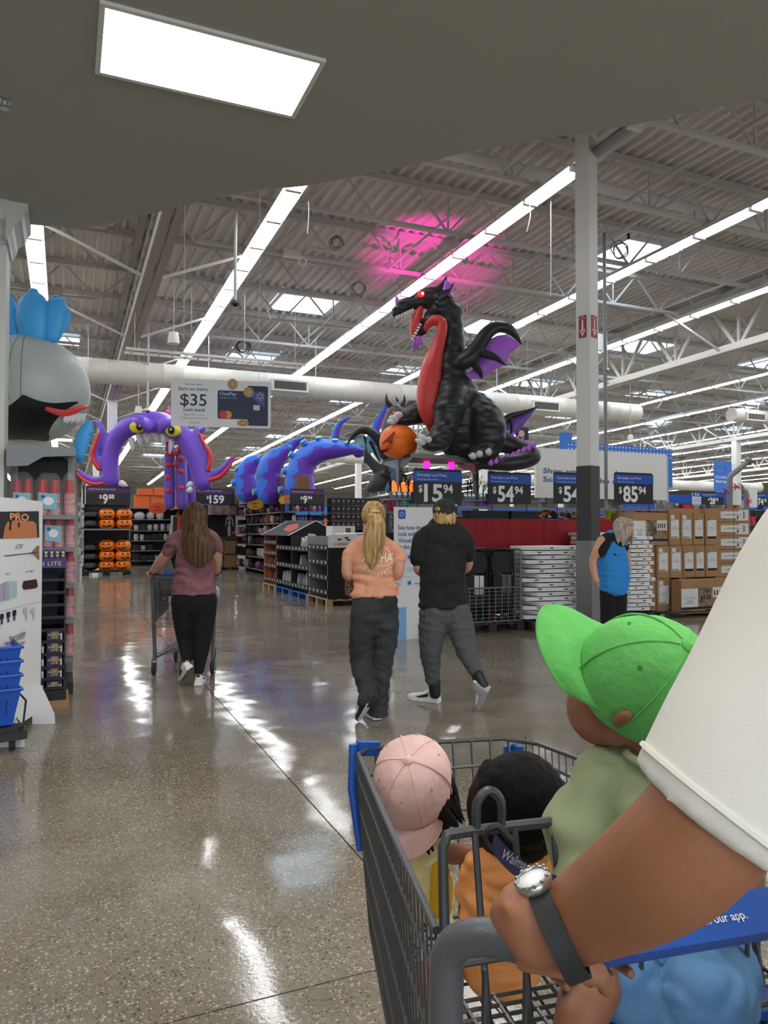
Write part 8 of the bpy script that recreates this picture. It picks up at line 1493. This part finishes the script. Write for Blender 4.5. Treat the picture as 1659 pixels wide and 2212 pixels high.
# bank card sign
sf = frame_px(369, 920, 9.2, 585, 926, 9.45); stop = W(369, 816, 9.2).z; sw = sf.w; sh_ = stop - sf.o.z; so_ = empty('hanging_sign', sf.p(sw / 2, 0), 0, 'white hanging sign with a navy bank card reading Earn an extra 35 cash back', 'sign'); m = MB(); m.prism(rrect(0, 0, sw, sh_, .03), sf, -.012, 0); m.build('board', card, so_); navy = M('navy', (32, 38, 72)); X_ = lambda f_: f_ * sw; Y_ = lambda f_: f_ * sh_
t = MB(); poly(t, sf, rrect(X_(.76), Y_(.05), X_(.97), Y_(.9), .02), .002); poly(t, sf, rrect(X_(.46), Y_(.18), X_(.94), Y_(.78), .02), .003); t.build('card_print', navy, so_, recalc=False); t = MB(); poly(t, sf, [(X_(.8), Y_(.66)), (X_(.84), Y_(.78)), (X_(.935), Y_(.78)), (X_(.935), Y_(.45)), (X_(.88), Y_(.5))], .004); t.build('card_corner', M('navy_mid', (62, 84, 150), rough=.5), so_, recalc=False)
t = MB(); 
for s_, x, y, h, wq in (('Welcome bonus', .22, .87, .03, .17), ('Earn an extra', .22, .76, .055, .29), ('$35', .22, .44, .21, .26), ('cash back', .23, .32, .06, .22)): text(t, s_, sf, X_(x), Y_(y), h * sh_ / .62 * .62 / .62 if False else h * sh_ * 1.15, w=X_(wq), z=.003, align='c', bold=.008)
t.build('lettering', navy, so_, recalc=False); t = MB()
for s_, x, y, wq in (('Spend $75+ within', .23, .23, .2), ('30 days of card opening.', .23, .16, .27), ('Terms apply.', .23, .07, .11)): text(t, s_, sf, X_(x), Y_(y), .034 * sh_ * 1.1, w=X_(wq), z=.003, align='c')
t.build('lettering', M('ink_grey', (120, 124, 140), rough=.6), so_, recalc=False); t = MB(); text(t, 'OnePay', sf, X_(.48), Y_(.68), .07 * sh_, w=X_(.17), z=.005, bold=.02); text(t, 'CashRewards Card', sf, X_(.48), Y_(.61), .032 * sh_, w=X_(.17), z=.005); t.build('lettering', M('ink_sky', (150, 196, 236), rough=.5), so_, recalc=False)
t = MB(); disc(t, sf, X_(.515), Y_(.27), .05, .005, 20); t.build('logo_disc', M('disc_red', (208, 52, 44), rough=.5), so_, recalc=False); t = MB(); disc(t, sf, X_(.563), Y_(.27), .05, .0045, 20); t.build('logo_disc', M('disc_amber', (226, 150, 60), rough=.5), so_, recalc=False); t = MB(); poly(t, sf, rrect(X_(.82), Y_(.38), X_(.885), Y_(.49), .01), .005); t.build('chip_print', M('chip_silver', (200, 202, 204), rough=.4), so_, recalc=False); t = MB(); spark(t, sf, X_(.89), Y_(.68), .05, .006); t.build('logo_spark', M('spark_pink', (226, 190, 190), rough=.5), so_, recalc=False)
for x, y, rx, ry in ((.61, .92, .06, .07), (.77, .76, .065, .065), (.715, .1, .075, .04)): t = MB(); disc(t, sf, X_(x), Y_(y), rx, .006, 22, ry); t.build('coin_print', M('coin_gold', (206, 168, 120)), so_, recalc=False); t = MB(); [t.tube([sf.p(X_(x) + rx * g * math.cos(a), Y_(y) + ry * g * math.sin(a), .007) for a in [2 * math.pi * k / 18 for k in range(18)]], .003, 4, closed=True) for g in (.5, .85)]; t.build('coin_ring', M('coin_brown', (122, 84, 52), rough=.5), so_)
m = MB(); [m.tube([sf.p(x, sh_, -.006), Vector((*sf.p(x, 0).xy, zr(JB, sf.p(x, 0).y)))], .003, 4) for x in (.15, sw - .15)]; m.build('hanger', steel, so_)
# cable ladder above the duct
a = onY(270, 757, 16.2); m = MB(); xe = onY(655, 787, 16.2).x; zl = a.z; ct = empty('cable_tray', ((a.x + xe) / 2, 16.2, zl), 0, 'white ladder cable tray hung below the joists in front of the duct', 'cable tray')
for dy in (-.2, .2): m = MB(); m.bx((a.x, 16.2 + dy - .015, zl - .03), (xe, 16.2 + dy + .015, zl + .03)); m.build('rail', steel, ct)
for k in range(14): x = a.x + (xe - a.x) * (k + .5) / 14; m = MB(); m.bx((x - .012, 16.0, zl - .015), (x + .012, 16.4, zl)); m.build('rung', steel, ct)
m = MB(); [m.tube([Vector((a.x + (xe - a.x) * q, 16.2, zl)), Vector((a.x + (xe - a.x) * q, 16.2, zr(JB, 16.2)))], .006, 4) for q in (.05, .35, .65, .95)]; m.build('hanger', steel, ct)
# speakers and cameras
def speaker(u, v, r_, d_, label): p_ = W(u, v, d_); o = empty('ceiling_speaker', p_, 0, label, 'speaker'); m = MB(); rr = r_ * d_ / F; m.lathe([(0, -.9 * rr), (1.02 * rr, -.9 * rr), (1.0 * rr, -.75 * rr), (.78 * rr, .9 * rr), (.7 * rr, rr), (0, rr)], p_, 18); m.build('housing', colm, o, 40); m = MB(); m.tube([p_ + VZ * rr, Vector((p_.x, p_.y, zr(JB, p_.y)))], .01, 5); m.build('hanger', steel, o)
speaker(375, 731, 13, 15.5, 'white cone ceiling speaker hanging beside the girder'); speaker(299, 886, 8, 19., 'small white cone ceiling speaker above the purple arch'); speaker(1362, 945, 6, 24., 'small far white cone speaker right of the white column')
def camera_dome(u, v, vt_, r_, d_, mat_, label): p_ = W(u, v, d_); rr = r_ * d_ / F; o = empty('security_camera', p_, 0, label, 'camera'); m = MB(); m.lathe([(0, .9 * rr), (.7 * rr, .8 * rr), (rr, .3 * rr), (rr, 0), (0, 0)], p_, 18); m.build('housing', mat_, o, 40); m = MB(); m.ball(p_, .62 * rr, 14); m.build('lens_dome', M('dome_black', (20, 20, 22), rough=.08), o, True); m = MB(); m.tube([p_ + VZ * .8 * rr, Vector((p_.x, p_.y, max(W(u, vt_, d_).z, zr(JB, p_.y))))], .028, 8); m.build('pole', steel, o, True)
camera_dome(508, 657, 530, 10, 12.6, M('camera_grey', (74, 76, 78), rough=.5), 'dark dome security camera on a white pole between the strip lights'); camera_dome(319, 888, 850, 6.5, 19., colm, 'white dome security camera above the purple arch'); camera_dome(1310, 800, 780, 6, 20., colm, 'white dome camera right of the white column')
# emergency light, junction boxes, loops of cable
def jbox(u, v, w_, h_, z0, label, nm='junction_box', mm=None): p_ = onR(u, v, z0); o = MB().box(p_, (w_, .12, h_), None).build(nm, mm or colm, None); tag(o, label, 'electrical box'); return o
jbox(631, 549, .36, .14, JB - .02, 'white emergency light box under the joists beside a cable ring', 'emergency_light'); jbox(705, 541, .8, .05, JB, 'long white power box beside the cable coils', mm=steel); jbox(152, 632, .3, .1, JB - .02, 'small white box under the joists above the blue crest'); jbox(1296, 740, .16, .4, 6.2, 'white electrical box on the conduit right of the white column')
cabk = M('cable_black', (30, 30, 32), rough=.6); random.seed(31)
def coil(u, v, r_, z0, n_, mm, label, ry=1.):
    c_ = onR(u, v, z0); m = MB(); d_ = dep(c_); rr = r_ * d_ / F
    for k in range(n_): g = random.uniform(.7, 1.1); ox, oz = random.uniform(-.2, .2) * rr, random.uniform(-.2, .2) * rr; m.tube([c_ + RT * (ox + rr * g * math.cos(a)) + VZ * (oz + rr * g * ry * math.sin(a)) + VF * .04 * math.sin(3 * a + k) for a in [2 * math.pi * j / 18 for j in range(18)]], .011, 5, closed=True)
    o = m.build('cable_coil', mm, None, True); tag(o, label, 'cable')
coil(728, 522, 15, JB, 3, shg, 'loose grey cable coil under the joists beside the long power box'); coil(775, 622, 14, JB, 3, shg, 'grey cable coil by the skylight above the dragon snout'); coil(525, 750, 15, JB - .1, 4, cabk, 'thick black cable coil above the duct'); coil(655, 566, 10, JB - .2, 1, colm, 'single white cable ring below the emergency light'); coil(1340, 540, 16, JB, 3, shg, 'tangled grey cables by the skylight right of the column')
def drop(pts, z0, label, mm=None, r_=.008): P_ = [onR(pts[0][0], pts[0][1], z0)]; d_ = dep(P_[0]); q_ = cat([tuple(W(u, v, d_)) for u, v in pts], 5); o = MB().tube([Vector(a) for a in q_], r_, 5).build('loose_cable', mm or colm, None, True); tag(o, label, 'cable')
drop([(833, 470), (840, 510), (850, 542)], JB, 'thin white cable hanging below the joists left of the magenta glow'); drop([(1140, 420), (1146, 460), (1138, 500)], JB, 'thin white cable hanging beside the long strip light'); drop([(560, 640), (575, 660), (585, 690)], JB, 'short white cable end by the dome camera'); drop([(665, 420), (667, 460), (664, 505)], JB, 'thin white wire hanging right of the strip light end'); drop([(1190, 420), (1190, 600), (1189, 640)], JB, 'straight thin hanging wire left of the white column')
# sprinkler main across the roof and conduits
p1 = onR(1010, 340, 7.55); o = MB().tube([(p1.x - 6, p1.y, p1.z), (p1.x + 22, p1.y, p1.z)], .1, 14).build('sprinkler_pipe', colm, None, True); tag(o, 'thick white sprinkler main pipe running across under the roof deck', 'pipe')
for k, (u, v) in enumerate(((330, 470), (1480, 420), (1500, 640), (1150, 560))): p1 = onR(u, v, 7.3); o = MB().tube([(p1.x, 5, zr(7.3, 5)), (p1.x, 60, zr(7.3, 60))], .03, 8).build('conduit', steel, None, True); tag(o, 'thin white conduit running along the roof ' + ('beside the grey girder', 'above the right strip lights', 'right of the fire signs', 'over the dragon wing')[k], 'pipe')
p1 = W(1308, 900, 13.6); o = MB().tube([(p1.x, p1.y, 0), (p1.x, p1.y, zr(JB, p1.y))], .032, 8).build('power_pole', shg, None, True); tag(o, 'slim grey power pole right of the white column', 'pipe')
for k in range(11):
    u, v = ((700, 560), (590, 480), (860, 700), (1010, 760), (1140, 640), (1180, 560), (1500, 470), (1590, 520), (460, 610), (780, 780), (1420, 600))[k]; p1 = onR(u, v, JB); o = MB().tube([p1, p1 + VZ * .1, p1 + VZ * .12], [.012, .02, .006], 6).build('sprinkler', M('chrome', (0, 0, 0)), None, True); tag(o, 'small sprinkler head among the roof joists', 'sprinkler', 'roof sprinklers')
bpy.data.scenes.remove(TMP)
